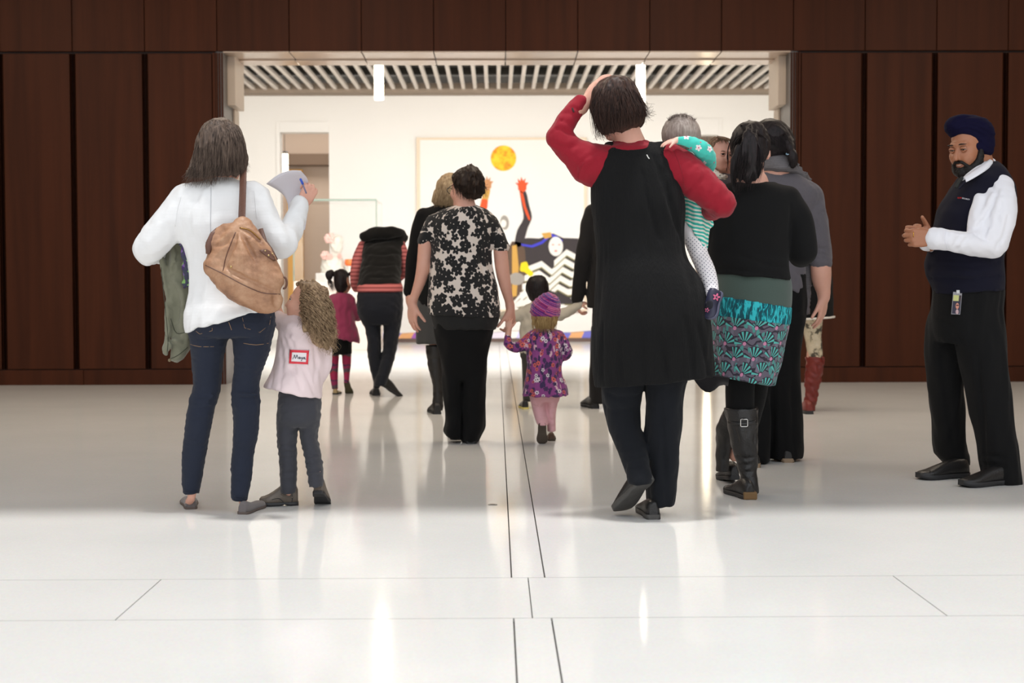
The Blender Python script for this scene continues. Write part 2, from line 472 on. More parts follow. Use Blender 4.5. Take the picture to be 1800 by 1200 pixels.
# --- the panelled wall with its portal
xl, xr = X_(396, WY), X_(1388, WY); zt = Z_(92, WY)
top = 4.6
wb = MB()
wb.box((-FX, WY+0.03, 0), (xl-0.08, WY+TH, top)); wb.box((xr+0.08, WY+0.03, 0), (FX, WY+TH, top))
wb.box((xl-0.08, WY+0.03, zt+0.03), (xr+0.08, WY+TH, top))
wb = wb.struct('wall_front', wood_deep)
PW = 125.7*WY/F
seam0 = X_(386, WY)
zr = Z_(647, WY)
def panel(a, b): return MB().box(a, b, 0.006).build('panel', wood, wb)
for i in range(-8, 18):
    x0 = seam0+i*PW
    panel((x0+0.003, WY-0.015, zt+0.012), (x0+PW-0.003, WY+0.03, top))
ga = 0.028
def lower(x0, x1):
    panel((x0+ga, WY-0.012, zr+0.006), (x1-ga, WY+0.03, zt-0.008))
    for xx in (x0, x1):
        for s in (-1, 1):
            xs = xx+s*0.0135
            MB().box((xs-0.0085, WY-0.006, zr+0.006), (xs+0.0085, WY+0.03, zt-0.008), 0.004).build('batten', wood, wb)
xw = xl-0.10
for i in range(8):
    if i < 7: lower(seam0-(i+1)*PW if i else seam0-PW, (seam0-i*PW) if i else xw+0.02)
xe = X_(1402, WY)
xs_ = [xe]+[X_(1516.5+i*123.5, WY) for i in range(7)]
for a, b in zip(xs_[:-1], xs_[1:]): lower(a, b)
for a, b in ((-FX, xw), (xr+0.09, FX)):
    n = max(1, round((b-a)/ (PW*2)))
    for i in range(n):
        MB().box((a+(b-a)*i/n+0.002, WY-0.014, 0.0), (a+(b-a)*(i+1)/n-0.002, WY+0.03, zr-0.002), 0.004).build('rail', wood, wb)
# stepped wooden jamb strips
for sgn, x0 in ((-1, xl), (1, xr)):
    for k, (off, w, dy) in enumerate(((0.004, 0.018, 0.016), (0.028, 0.018, 0.008), (0.052, 0.018, 0.0), (0.076, 0.022, -0.008))):
        a, b = sorted((x0+sgn*off, x0+sgn*(off+w)))
        MB().box((a, WY+dy, 0), (b, WY+0.04, zt), 0.003).build('jamb_strip', wood, wb)
# portal lining: grey edge, pale reveal panels, boxed guide at the head
for sgn, x0, nm in ((-1, xl, 'trim_1'), (1, xr, 'trim_2')):
    t = MB(); a, b = sorted((x0+sgn*0.0, x0+sgn*0.075))
    t = MB().box((a, WY+0.02, 0), (b, WY+TH-0.002, zt+0.02)).struct(nm, grey_metal)
    i0 = x0
    MB().box((i0-sgn*0.075, WY+0.22, Z_(185, WY+0.25)), (i0+sgn*0.001, WY+TH, zt), 0.004).build('guide_box', beige_panel, t)
    MB().box((i0-sgn*0.02, WY+TH-0.22, 0), (i0+sgn*0.001, WY+TH+0.02, Z_(185, WY+0.25)-0.003), 0.004).build('reveal_panel', beige_panel, t)
# header soffit: two rows of panels
sf = MB().box((xl-0.02, WY+0.012, zt+0.012), (xr+0.02, WY+TH, zt+0.03)).struct('trim_3', wood_deep)
for i in range(-1, 10):
    a = max(xl-0.0, seam0+i*PW+0.005); b = min(xr+0.0, seam0+(i+1)*PW-0.005)
    if b-a < 0.05: continue
    MB().box((a, WY-0.004, zt), (b, WY+0.42, zt+0.014), 0.003).build('soffit_panel', soffit_m, sf)
    MB().box((a, WY+0.428, zt-0.012), (b, WY+TH+0.02, zt+0.004), 0.003).build('soffit_panel', soffit_m, sf)

# --- the gallery beyond
GX = 7.0; gz = Z_(168, GY)
MB().box((-GX-0.15, WY+TH, 0), (-GX, GY, 5.0)).struct('wall_gallery_left', white_wall)
MB().box((GX, WY+TH, 0), (GX+0.15, GY, 5.0)).struct('wall_gallery_right', white_wall)
# far wall with two recessed doorways
dl0, dl1, dlz = X_(495, GY), X_(580, GY), Z_(232, GY)
dr0, dr1, drz = X_(1222, GY), X_(1262, GY), Z_(238, GY)
wall = MB()
for a, b in ((-GX, dl0), (dl1, dr0), (dr1, GX)): wall.box((a, GY, 0), (b, GY+0.25, 5.0))
wall.box((dl0, GY, dlz), (dl1, GY+0.25, 5.0)); wall.box((dr0, GY, drz), (dr1, GY+0.25, 5.0))
wf = wall.struct('wall_gallery_far', white_wall)
def architrave(a, b, z, wl, wr, wt):
    MB().box((a-wl, GY-0.03, 0), (a, GY+0.01, z+wt), 0.006).build('architrave', white_wall, wf)
    if wr: MB().box((b, GY-0.03, 0), (b+wr, GY+0.01, z+wt), 0.006).build('architrave', white_wall, wf)
    MB().box((a, GY-0.03, z), (b, GY+0.01, z+wt), 0.006).build('architrave', white_wall, wf)
architrave(dl0, dl1, dlz, 0.07, 0, 0.18)
architrave(dr0, dr1, drz, 0.06, 0.06, 0.28)
taupe = plain('taupe_wall_paint', lin(188, 170, 155), 0.9, var=0.02)
taupe_d = plain('taupe_dark_beam', lin(110, 92, 78), 0.9)  # beam in one even taupe, darker than the wall
ochre = plain('ochre_door_paint', lin(228, 176, 96), 0.7)
# the room behind the far wall
bk = MB().box((-GX, GY+3.2, 0), (GX, GY+3.3, 5.0)).struct('wall_back_room', taupe)
MB().box((dl0-0.4, GY+2.9, Z_(290, GY+3)), (dl1+0.5, GY+3.2, Z_(270, GY+3)), 0.01).build('beam', taupe_d, bk)
MB().box((X_(505, GY+3), GY+3.1, 0), (X_(532, GY+3), GY+3.2, Z_(296, GY+3)), 0.01).build('door_leaf', ochre, bk)
lamp('AREA', 'back_room_fill', ((dl0+dl1)/2, GY+1.8, 4.3), (0, 0, 0), 60, (1, .93, .84), shape='RECTANGLE', size=2.5, size_y=1.2)  # added fill that brightens the back room, not a fixture of it
MB().box((-GX, GY+0.25, 4.4), (GX, GY+3.3, 4.5)).struct('ceiling_back_room', taupe)
MB().box((-GX, GY+0.1, -0.1), (GX, GY+3.3, -0.002)).struct('floor_back_room', taupe)
# slatted ceiling
gc = MB().box((-GX-0.15, WY+TH, 4.75), (GX+0.15, GY+0.25, 4.95)).struct('ceiling_gallery', dark_void)
MB().box((-GX, GY-0.45, gz-0.0), (GX, GY-0.002, gz+0.16), 0.005).build('edge_beam', plain('taupe_edge_beam', lin(150, 134, 118), 0.8), gc)
sp = 0.196; nS = int(GX/sp)
base = None
for i in range(-nS, nS+1):
    if base is None:
        base = MB().box((-0.03, 18.2, gz+0.05), (0.03, GY-0.4, gz+0.11), 0.004).build('slat', slat_white, gc); o = base
    else:
        o = base.copy(); COL.objects.link(o)
    o.location.x = i*sp+0.05
for y in (19.5, 20.6, 21.7, 22.6, 23.4, 24.3):
    MB().box((-GX, y, gz+0.2), (GX, y+0.14, gz+0.34), 0.004).build('cross_beam', dark_void, gc)
# ================================================================== FIGURES: everything a person is made of
class Cut:
    """a shape kept only on the inner side of some planes"""
    def __init__(s, p, halves, inset): s.p, s.hs, s.inset = p, halves, inset; s.lo, s.hi = p.lo, p.hi
    def ev(s, X, Y, Z):
        d = s.p.ev(X, Y, Z)
        for h in s.hs: d = np.maximum(d, h.ev(X, Y, Z)+s.inset)
        return d
class Fig:
    """one person: an Empty on the floor; 'body' (one continuous skin) and clothes, hair, shoes as its children.
    Traced in photo pixels at the person's own distance D, every point with its own depth offset (metres, + is away)."""
    def __init__(s, label, D, base, cat='person', skin=None, name='person'):
        s.D = D; s.s = D/F; b = P(*base, D); s.root = thing(name, label, cat, (b[0], D, max(0, b[2]) if b[2] > 0.25 else 0.0))
        s.body = Field(); s.skin = skin; s.z = lambda py: P(900, py, D)[2]
    def p(s, x, y, dy=0.0): return P(x, y, s.D+dy)
    def ch(s, f, pts, k=0.02, flat=1.0, sub=3, op='u', off=0.0):
        return f.chain([s.p(q[0], q[1], q[2]) for q in pts], [q[3]*s.s for q in pts], k, flat, sub, op, off)
    def lo(s, f, rows, k=0.02, n=2.0, op='u', ratio=0.6, cap=True, shear=0.0, off=0.0):
        """rows (py, x left, x right[, half depth in m, depth shift])"""
        R = []
        for q in rows:
            c = s.p((q[1]+q[2])/2, q[0], 0); a = abs(q[2]-q[1])/2*s.s
            b = q[3] if len(q) > 3 and q[3] else a*ratio; dy = q[4] if len(q) > 4 else 0.0
            R.append((c[2], c[0], s.D+dy, a, b))
        sh = (np.mean([r[1] for r in R]), shear) if shear else None
        return f.add(Loft(R, n, cap, sh), k, off, op)
    def el(s, f, x, y, dy, rx, rz, ry=None, k=0.02, op='u', rot=None):
        return f.ell(s.p(x, y, dy), (rx*s.s, (ry if ry else rx)*s.s, rz*s.s), k, rot, op)
    def make(s, name, f, mat, h=0.008, pat=None, parent=None, label=None):
        V, Q = f.mesh(h)
        me = np_mesh(name, V, Q)
        if pat is not None:
            cx = s.root.location.x; cy = s.D
            if isinstance(pat, Loft):
                lcx, lcy, la, lb = pat.at(V[:, 2]); R = float(np.mean(pat.r[:, 3]))
                u = np.arctan2((V[:, 0]-lcx)/la, -(V[:, 1]-lcy)/lb)*R*1.15
                kk = np.sqrt(((V[:, 0]-lcx)/la)**2+((V[:, 1]-lcy)/lb)**2); u = np.where(kk > 1.12, V[:, 0]-lcx+0.5*(V[:, 1]-lcy), u)
            else: u = (V[:, 0]-cx)+0.7*np.abs(V[:, 1]-cy)*0
            at = me.attributes.new('pat', 'FLOAT_VECTOR', 'POINT')
            at.data.foreach_set('vector', np.column_stack([u, V[:, 2], V[:, 1]-cy]).astype(np.float32).ravel())
        o = link_mesh(name, me, parent or s.root, mat)
        if label: o['label'] = label
        return o
    def skin_from(s, *fields, inset=0.018, k=0.02):
        for f in fields:
            hs = [q[0] for q in f.it if q[3] == 'i']
            for p, kk, off, op in f.it:
                if op == 'u': s.body.it.append((Cut(p, hs, 0.02) if hs else p, k, off+inset, op))
    def done(s, h=0.011): return s.make('body', s.body, s.skin, h)

def hand(f, W, u, n, side=1, sc=1.0, curl=((0.35, 0.45, 0.3),)*4, spread=0.08, thumb=(0.75, 0.3, 0.25), wrist=None, h=0.0042, rs=1.0):
    """palm, four fingers of unequal length bent about the palm, and a thumb from the side of the palm.
    W wrist point, u along the palm, n the way the palm faces, side picks the thumb side; curl = bends per finger, index first"""
    W = np.asarray(W, float); u = _n(u); n = _n(np.asarray(n, float)-u*np.dot(n, u)); t = np.cross(u, n)*side
    pr = 0.0125*sc*rs
    tips = []
    kn = [(0.092, 0.031), (0.097, 0.0105), (0.092, -0.0105), (0.083, -0.030)]
    ln = [0.070, 0.079, 0.073, 0.057]; rad = [0.0088, 0.0092, 0.0087, 0.0077]
    for (a, b) in kn:
        f.chain([W+u*0.006*sc+t*b*0.55*sc, W+u*a*0.55*sc+t*b*0.85*sc-n*0.002*sc, W+u*a*sc+t*b*sc], [pr*1.05, pr*1.1, pr*0.86], 0.012*sc)
    f.chain([W-u*0.03*sc, W+u*0.012*sc], [0.0235*sc*rs, 0.020*sc*rs], 0.02*sc, sub=1)
    if wrist is not None: f.chain([wrist, (np.asarray(wrist)+W)/2, W-u*0.005*sc], [0.032*sc*rs, 0.027*sc*rs, 0.0225*sc*rs], 0.02*sc)
    f.chain([W+u*0.018*sc+t*0.018*sc+n*0.006*sc, W+u*0.052*sc+t*0.032*sc+n*0.01*sc], [0.0145*sc*rs, 0.0125*sc*rs], 0.014*sc, sub=1)
    for i in range(4):
        a, b = kn[i]; c = curl[i if len(curl) > 1 else 0]; q = W+u*a*sc+t*b*sc
        sp = (1.5-i)*spread; d0 = _n(u+t*sp); ang = 0; pts = [q-d0*0.012*sc, q]
        for j, fr in enumerate((0.46, 0.30, 0.24)):
            ang += c[j]; d = d0*math.cos(ang)+n*math.sin(ang); q = q+d*ln[i]*fr*sc; pts.append(q)
        r = rad[i]*sc*rs
        f.chain(pts, [r*0.95, r*1.06, r*1.0, r*0.93, r*0.76], 0.0045*sc, sub=2); tips.append(q)
    q = W+u*0.024*sc+t*0.026*sc+n*0.006*sc; out, fwd, tw = thumb
    d = _n(u*(1-out*0.35)+t*out+n*fwd); pts = [q]
    for j, L in enumerate((0.040, 0.032, 0.025)):
        q = q+d*L*sc; pts.append(q); d = _n(d+n*tw-t*tw*0.6+u*tw*0.4)
    f.chain(pts, [0.0135*sc*rs, 0.0112*sc*rs, 0.0098*sc*rs, 0.0078*sc*rs], 0.010*sc, sub=2); tips.append(q)
    a = np.array([W-u*0.03*sc]+tips+[W+t*0.04*sc, W-t*0.04*sc]); f.detail(a.min(0)-0.02, a.max(0)+0.02, h)
    return tips

def shoe(fig, heel, toe, L, Wd, Hh, mat, sole_mat, pitch=0.0, sole=0.016, style='shoe', name='shoe', side=None, toe_h=0.42, pivot=None, frame=None):
    """a shoe lofted from heel to toe: upper and sole; heel is the ground point under the heel (world), toe a ground direction,
    pitch > 0 lifts the heel about the ball of the foot"""
    T = _n([toe[0], toe[1], 0]); Sd = np.array([T[1], -T[0], 0]); Uz = np.array([0, 0, 1.0])
    st = [0, .03, .10, .22, .36, .50, .64, .76, .87, .95, 1.0]
    hw = [.40, .56, .68, .72, .72, .78, .93, 1.0, .93, .68, .34]
    if style == 'flat':   tp = [.80, .92, .98, .86, .70, .58, .52, .48, .44, .36, .22]
    elif style == 'boot': tp = [.80, .95, 1.1, 1.2, 1.15, .92, .72, .58, .47, .38, .22]
    else:                 tp = [.80, .96, 1.02, 1.04, .98, .86, .70, .56, .46, .37, .22]
    c, sn = math.cos(pitch), math.sin(pitch); pv = 0.72*L if pivot is None else pivot*L
    heel = np.asarray(heel, float)
    if frame is not None:
        T = _n(frame[0]); Uz = np.asarray(frame[1], float); Uz = _n(Uz-T*np.dot(T, Uz)); Sd = np.cross(T, Uz)
    def W3(x, y, z):
        if frame is not None: return heel+T*x+Sd*y+Uz*z
        dx, dz = x-pv, z
        if pitch:
            xx = dx*c+dz*sn; zz = -dx*sn+dz*c
            if dx > 0 and pivot is None: xx, zz = dx*math.cos(pitch*0.25)+dz*math.sin(pitch*0.25), -dx*math.sin(pitch*0.1)+dz
            dx, dz = xx, zz
        return heel+T*(pv+dx)+Sd*y+Uz*dz
    n = 18; R = []; R2 = []
    for t, w, h in zip(st, hw, tp):
        w = w*Wd/2; x = t*L; lift = 0.012*max(0, (t-0.78)/0.22)**2
        asym = 0.006*math.sin(math.pi*t)*(side or 0)
        top_ = Hh*h
        r = []
        for j in range(n):
            a = 2*math.pi*j/n; cs, s_ = math.cos(a), math.sin(a)
            y = w*np.sign(cs)*abs(cs)**0.6*(1-(0.20 if t < .45 else 0.12)*max(0, s_)); z = sole*0.7+lift+(top_-sole*0.7)*(max(0, s_)**0.6)
            r.append(W3(x, y+asym, z))
        R.append(r)
        r = []
        for j in range(n):
            a = 2*math.pi*j/n; cs, s_ = math.cos(a), math.sin(a)
            arch = 0.0 if style == 'flat' else (0.006 if 0.28 < t < 0.5 else 0)
            r.append(W3(x*1.012-0.002, (w+0.0025)*np.sign(cs)*abs(cs)**0.6+asym, lift+(sole if s_ > 0 else arch)))
        R2.append(r)
    up = MB().rings(R).build(name, mat, fig.root)
    MB().rings(R2).build('sole', sole_mat, up)
    return up, W3

def strands(fig, name, mat, roots_tips, parent=None, r0=0.0016, n=3, seg=9, wave=0.004, curl=0.0, curls=3.0, seed=1, label=None):
    """many tapered hair strands (polyline guides in world space) joined in one mesh; curl > 0 winds them into ringlets"""
    rg = np.random.default_rng(seed); V = []; Q = []
    for g in roots_tips:
        g = crom(np.asarray(g, float), 4); L = np.concatenate([[0], np.cumsum(np.linalg.norm(np.diff(g, axis=0), axis=1))])
        u = np.linspace(0, L[-1], seg); pts = np.column_stack([np.interp(u, L, g[:, i]) for i in range(3)])
        t = np.linspace(0, 1, seg)[:, None]
        ph = rg.uniform(0, 6.28, 3)
        pts = pts+wave*t*np.column_stack([np.sin(ph[i]+t[:, 0]*rg.uniform(3, 9)) for i in range(3)])
        if curl:
            a = t[:, 0]*curls*2*math.pi*rg.uniform(0.7, 1.3)+ph[0]; amp = curl*np.minimum(1, t[:, 0]*2.0)
            pts = pts+np.column_stack([np.cos(a)*amp, np.sin(a)*amp, np.sin(a*0.5)*amp*0.3])
        d = np.gradient(pts, axis=0); d /= np.linalg.norm(d, axis=1)[:, None]+1e-9
        a1 = np.cross(d, [0.3, 0.9, 0.31]); a1 /= np.linalg.norm(a1, axis=1)[:, None]+1e-9; a2 = np.cross(d, a1)
        rr = r0*(1-0.8*t)*rg.uniform(0.7, 1.4); b = len(V)*seg*n
        ring = np.stack([pts+rr*(np.cos(2*math.pi*j/n)*a1+np.sin(2*math.pi*j/n)*a2) for j in range(n)], 1)
        V.append(ring.reshape(-1, 3))
        i = np.arange(seg-1)[:, None]*n; j = np.arange(n)[None, :]; j2 = (j+1) % n
        Q.append(np.stack([b+i+j, b+i+j2, b+i+n+j2, b+i+n+j], -1).reshape(-1, 4))
    me = np_mesh(name, np.vstack(V), np.vstack(Q)); o = link_mesh(name, me, parent or fig.root, mat)
    if label: o['label'] = label
    return o
def hang(loft, z0, z1, count, seed=0, jit=0.006, ext=0.03, flare=0.0, th=(0, 6.28), top=None):
    """guides that run from the crown down a hair loft's surface and hang a little past it"""
    rg = np.random.default_rng(seed); out = []
    for _ in range(count):
        a = rg.uniform(*th); e = z1-rg.uniform(0, ext); zz = np.linspace(z0, e, 8); g = []
        off = rg.uniform(-0.002, jit); da = rg.normal()*0.08
        for k, z in enumerate(zz):
            cx, cy, A, B = loft.at(max(z, loft.r[0, 0])); f = k/7
            A2, B2 = A+off+flare*f*f, B+off+flare*f*f
            g.append((cx+A2*math.sin(a+da*f), cy-B2*math.cos(a+da*f), z))
        out.append(g)
    return out
def on(name): return True

def flowers(t, vec, size, petals=5, rad=0.45, core=0.12, rnd=0.6):
    """scattered flowers on a flat coordinate: returns petal mask, centre mask, a random value per flower"""
    v = t.n('TexVoronoi', {'Vector': vec, 'Scale': 1.0/size, 'Randomness': rnd}, voronoi_dimensions='2D')
    l = t.n('SeparateXYZ', [t.n('VectorMath', [vec, v.outputs['Position']], operation='SUBTRACT').outputs[0]])
    x, y = l.outputs[0], l.outputs[1]
    rv = t.n('SeparateColor', [v.outputs['Color']])
    rr = t.m_('SQRT', t.m_('ADD', t.m_('MULTIPLY', x, x), t.m_('MULTIPLY', y, y)))
    an = t.m_('ADD', t.m_('ARCTAN2', y, x), t.m_('MULTIPLY', rv.outputs[0], 6.28))
    w = t.m_('MULTIPLY_ADD', t.m_('ABSOLUTE', t.m_('COSINE', t.m_('MULTIPLY', an, petals/2))), 0.45, 0.55)
    w = t.m_('MULTIPLY', w, t.m_('MULTIPLY_ADD', rv.outputs[1], 0.5*rad*size, 0.75*rad*size))
    return t.m_('LESS_THAN', rr, w).outputs[0], t.m_('LESS_THAN', rr, core*size).outputs[0], rv.outputs[2], rr
# --- skins, hair and cloth shared by several people
SK = skin_mat('fair_skin', lin(226, 176, 156)); SK_P = skin_mat('pink_fair_skin', lin(232, 190, 172)); SK_B = skin_mat('brown_skin', lin(172, 118, 88), 0.42)
BLK_SOLE = plain('black_rubber', (0.02, 0.02, 0.022), 0.6)
from mathutils.bvhtree import BVHTree
def crease(fig, f, pts, rad, op='s', k=0.010, depth=0.0, h=0.012):
    """folds pressed into (or raised from) whatever surface the camera meets along pixel paths; rad in metres"""
    V, Q = f.mesh(h); T = BVHTree.FromPolygons(V.tolist(), Q.tolist())
    for p, r in zip(pts, rad):
        w = path_on(T, p, -depth)
        if len(w) > 2:
            n = len(w); t = np.linspace(0, 1, n); f.chain(w, r*np.maximum(.25, np.sin(math.pi*t)**.6), k, sub=1, op=op)
class Half:
    """keep only the side of a plane that n points away from (used as an intersection)"""
    def __init__(s, p, n): s.p, s.n = np.asarray(p, float), _n(n); s.lo = s.hi = s.p
    def ev(s, X, Y, Z): return (X-s.p[0])*s.n[0]+(Y-s.p[1])*s.n[1]+(Z-s.p[2])*s.n[2]
def bvh(o):
    m = o.data; n = len(m.vertices); co = np.empty(n*3, np.float32); m.vertices.foreach_get('co', co)
    return BVHTree.FromPolygons(co.reshape(-1, 3).tolist(), [list(p.vertices) for p in m.polygons])
def hit(tree, px, py, out=0.002):
    d = Vector(ray(px, py)).normalized(); r = tree.ray_cast(Vector(EYE), d)
    return None if r[0] is None else np.array(r[0]-d*out)
def path_on(tree, pts, out=0.002, m=4):
    q = crom(np.asarray(pts, float), m) if len(pts) > 2 else np.array([np.asarray(pts[0])+(np.asarray(pts[1])-np.asarray(pts[0]))*t for t in np.linspace(0, 1, 8)])
    r = [hit(tree, a, b, out) for a, b in q]; return [x for x in r if x is not None]
def stitch(tree, name, paths, rad, mat, parent, out=0.0015, n=5, m=4, label=None):
    o = None
    for p in paths:
        r = path_on(tree, p, out, m)
        if len(r) > 1: o = MB().tube(r, rad, n).build(name, mat, parent, label)
    return o
def patch(tree, name, outline, mat, parent, out=0.0025, thick=0.002, m=3, label=None, smooth=True):
    """a thin piece of cloth or leather that lies on a surface: outline in pixels, filled by a fan of rings"""
    q = np.asarray(outline, float); q = crom(np.vstack([q, q[:1]]), m)[:-1] if smooth else np.vstack([np.linspace(q[i], q[(i+1) % len(q)], m, endpoint=False) for i in range(len(q))])
    c = q.mean(0); R = []
    for t in (1.0, 0.75, 0.5, 0.25):
        R.append([hit(tree, *(c+(a-c)*t), out) for a in q])
    cc = hit(tree, *c, out)
    good = [x for r in R for x in r if x is not None]
    if not good: return None
    fb_ = good[0]
    R = [[x if x is not None else fb_ for x in r] for r in R]
    bm = bmesh.new(); vs = [[bm.verts.new(Vector(x)) for x in r] for r in R]; n = len(q)
    for i in range(len(R)-1):
        for j in range(n): bm.faces.new((vs[i][j], vs[i][(j+1) % n], vs[i+1][(j+1) % n], vs[i+1][j])).smooth = True
    cv = bm.verts.new(Vector(cc if cc is not None else fb_))
    for j in range(n): bm.faces.new((vs[-1][j], vs[-1][(j+1) % n], cv)).smooth = True
    sk = [bm.verts.new(v.co+Vector((0, out+thick, 0))) for v in vs[0]]
    for j in range(n): bm.faces.new((vs[0][j], sk[j], sk[(j+1) % n], vs[0][(j+1) % n]))
    bmesh.ops.recalc_face_normals(bm, faces=bm.faces)
    me = bpy.data.meshes.new(name); bm.to_mesh(me); bm.free()
    at = me.attributes.new('pat', 'FLOAT_VECTOR', 'POINT')
    at.data.foreach_set('vector', np.array([v.co[:] for v in me.vertices], np.float32).ravel())
    o = link_mesh(name, me, parent, mat)
    if label: o['label'] = label
    return o
def sheet(name, rows, mat, parent=None, thick=0.0012):
    """a thin sheet from a grid of world points, given thickness"""
    R = np.asarray(rows, float); m, n = R.shape[:2]; V = R.reshape(-1, 3)
    i, j = np.meshgrid(np.arange(m-1), np.arange(n-1), indexing='ij'); a = (i*n+j).ravel()
    me = np_mesh(name, V, np.column_stack([a, a+1, a+n+1, a+n])); o = link_mesh(name, me, parent, mat)
    md = o.modifiers.new('thickness', 'SOLIDIFY'); md.thickness = thick; md.offset = 0
    return o
def head(f, C, face, up=(0, 0, 1), sc=1.0, ears=True, h=None, child=0.0, k=1.0):
    """cranium, jaw, brow, nose, lips, chin and ears; face = way the face looks, child 0..1 rounds it"""
    C = np.asarray(C, float); y = _n(face); z = _n(np.asarray(up, float)-y*np.dot(up, y)); x = np.cross(y, z); R = np.column_stack([x, y, z])
    q = lambda a, b, c: C+(x*a+y*b+z*c)*sc
    f.ell(q(0, -.015, .03), np.array([.074, .094, .088+.004*child])*sc, 0.02*sc, R)
    f.ell(q(0, .026, -.04+.008*child), np.array([.060+.006*child, .068, .076-.012*child])*sc, 0.03*sc, R)
    f.chain([q(-.018, .068, -.098+.02*child), q(.018, .068, -.098+.02*child)], [.020*sc]*2, .03*sc, sub=1)
    for a in (-1, 1): f.ell(q(a*.034, .066, -.032), (.025+.008*child)*sc, .03*sc)
    f.chain([q(-.036, .074, .024), q(0, .084, .022), q(.036, .074, .024)], np.array([.009, .011, .009])*sc*(1-.3*child), .02*sc)
    for a in (-1, 1): f.ell(q(a*.031, .101, .002), .0165*sc, .014*sc, None, 's')
    nl = 1-.35*child
    f.chain([q(0, .086, .006), q(0, .086+.014*nl, -.015), q(0, .088+.022*nl, -.034)], np.array([.0075, .009, .0115])*sc, .010*sc)
    for a in (-1, 1): f.ell(q(a*.012, .093, -.038), .0085*sc, .008*sc)
    f.chain([q(-.023, .083, -.066), q(-.006, .094, -.0625), q(.006, .094, -.0625), q(.023, .083, -.066)], np.array([.004, .0065, .0065, .004])*sc, .006*sc)
    f.chain([q(-.021, .083, -.0695), q(0, .092, -.0755), q(.021, .083, -.0695)], np.array([.004, .0075, .004])*sc, .006*sc)
    if ears:
        for a in (-1, 1):
            f.ell(q(a*.078, -.012, -.008), np.array([.010, .019, .031])*sc, .008*sc, R@np.array(Matrix.Rotation(a*0.45, 3, 'Z')))
            f.ell(q(a*.088, -.006, -.006), np.array([.007, .010, .019])*sc, .006*sc, R, 's')
    if h: f.detail(C-.125*sc, C+.125*sc, h)
    return q, R
EYE_W = plain('eye_white', (0.82, 0.79, 0.76), 0.25); EYE_D = plain('brown_iris', (0.035, 0.018, 0.01), 0.15); LASH = plain('dark_lash', (0.02, 0.014, 0.01), 0.7)
def eyes(fig, q, R, sc, lid, look=(0, 1, 0), wide=0.0):
    for a in (-1, 1):
        c = q(a*.031, .0755, .003); r = .0117*sc
        e = MB().ball(c, r, 16).build('eye', EYE_W, fig.root)
        d = _n(R@np.array(look)); MB().ball(c+d*r*(0.62-wide*18), r*(0.5+wide*45), 12).build('iris', EYE_D, e)
        up = [q(a*.031+t*.0170, .0765+.0142*math.cos(t*1.15), .0035+wide+.0060*math.cos(t*1.4)) for t in np.linspace(-1, 1, 7)]
        lw = [q(a*.031+t*.0170, .0765+.0138*math.cos(t*1.15), .0005-.0068*math.cos(t*1.4)) for t in np.linspace(-1, 1, 7)]
        MB().tube(lw, np.array([.002, .003, .0036, .0038, .0036, .003, .002])*sc, 6).build('eyelid', lid, fig.root)
        MB().tube(up, np.array([.0025, .0045, .0058, .006, .0058, .0045, .0025])*sc, 8).build('eyelid', lid, fig.root)
        up = [p+R[:, 1]*.0040*sc-R[:, 2]*.0048*sc for p in up]
        MB().tube(up, np.array([.0006, .0011, .0013, .0013, .0013, .0011, .0006])*sc, 5).build('eyelashes', LASH, fig.root)
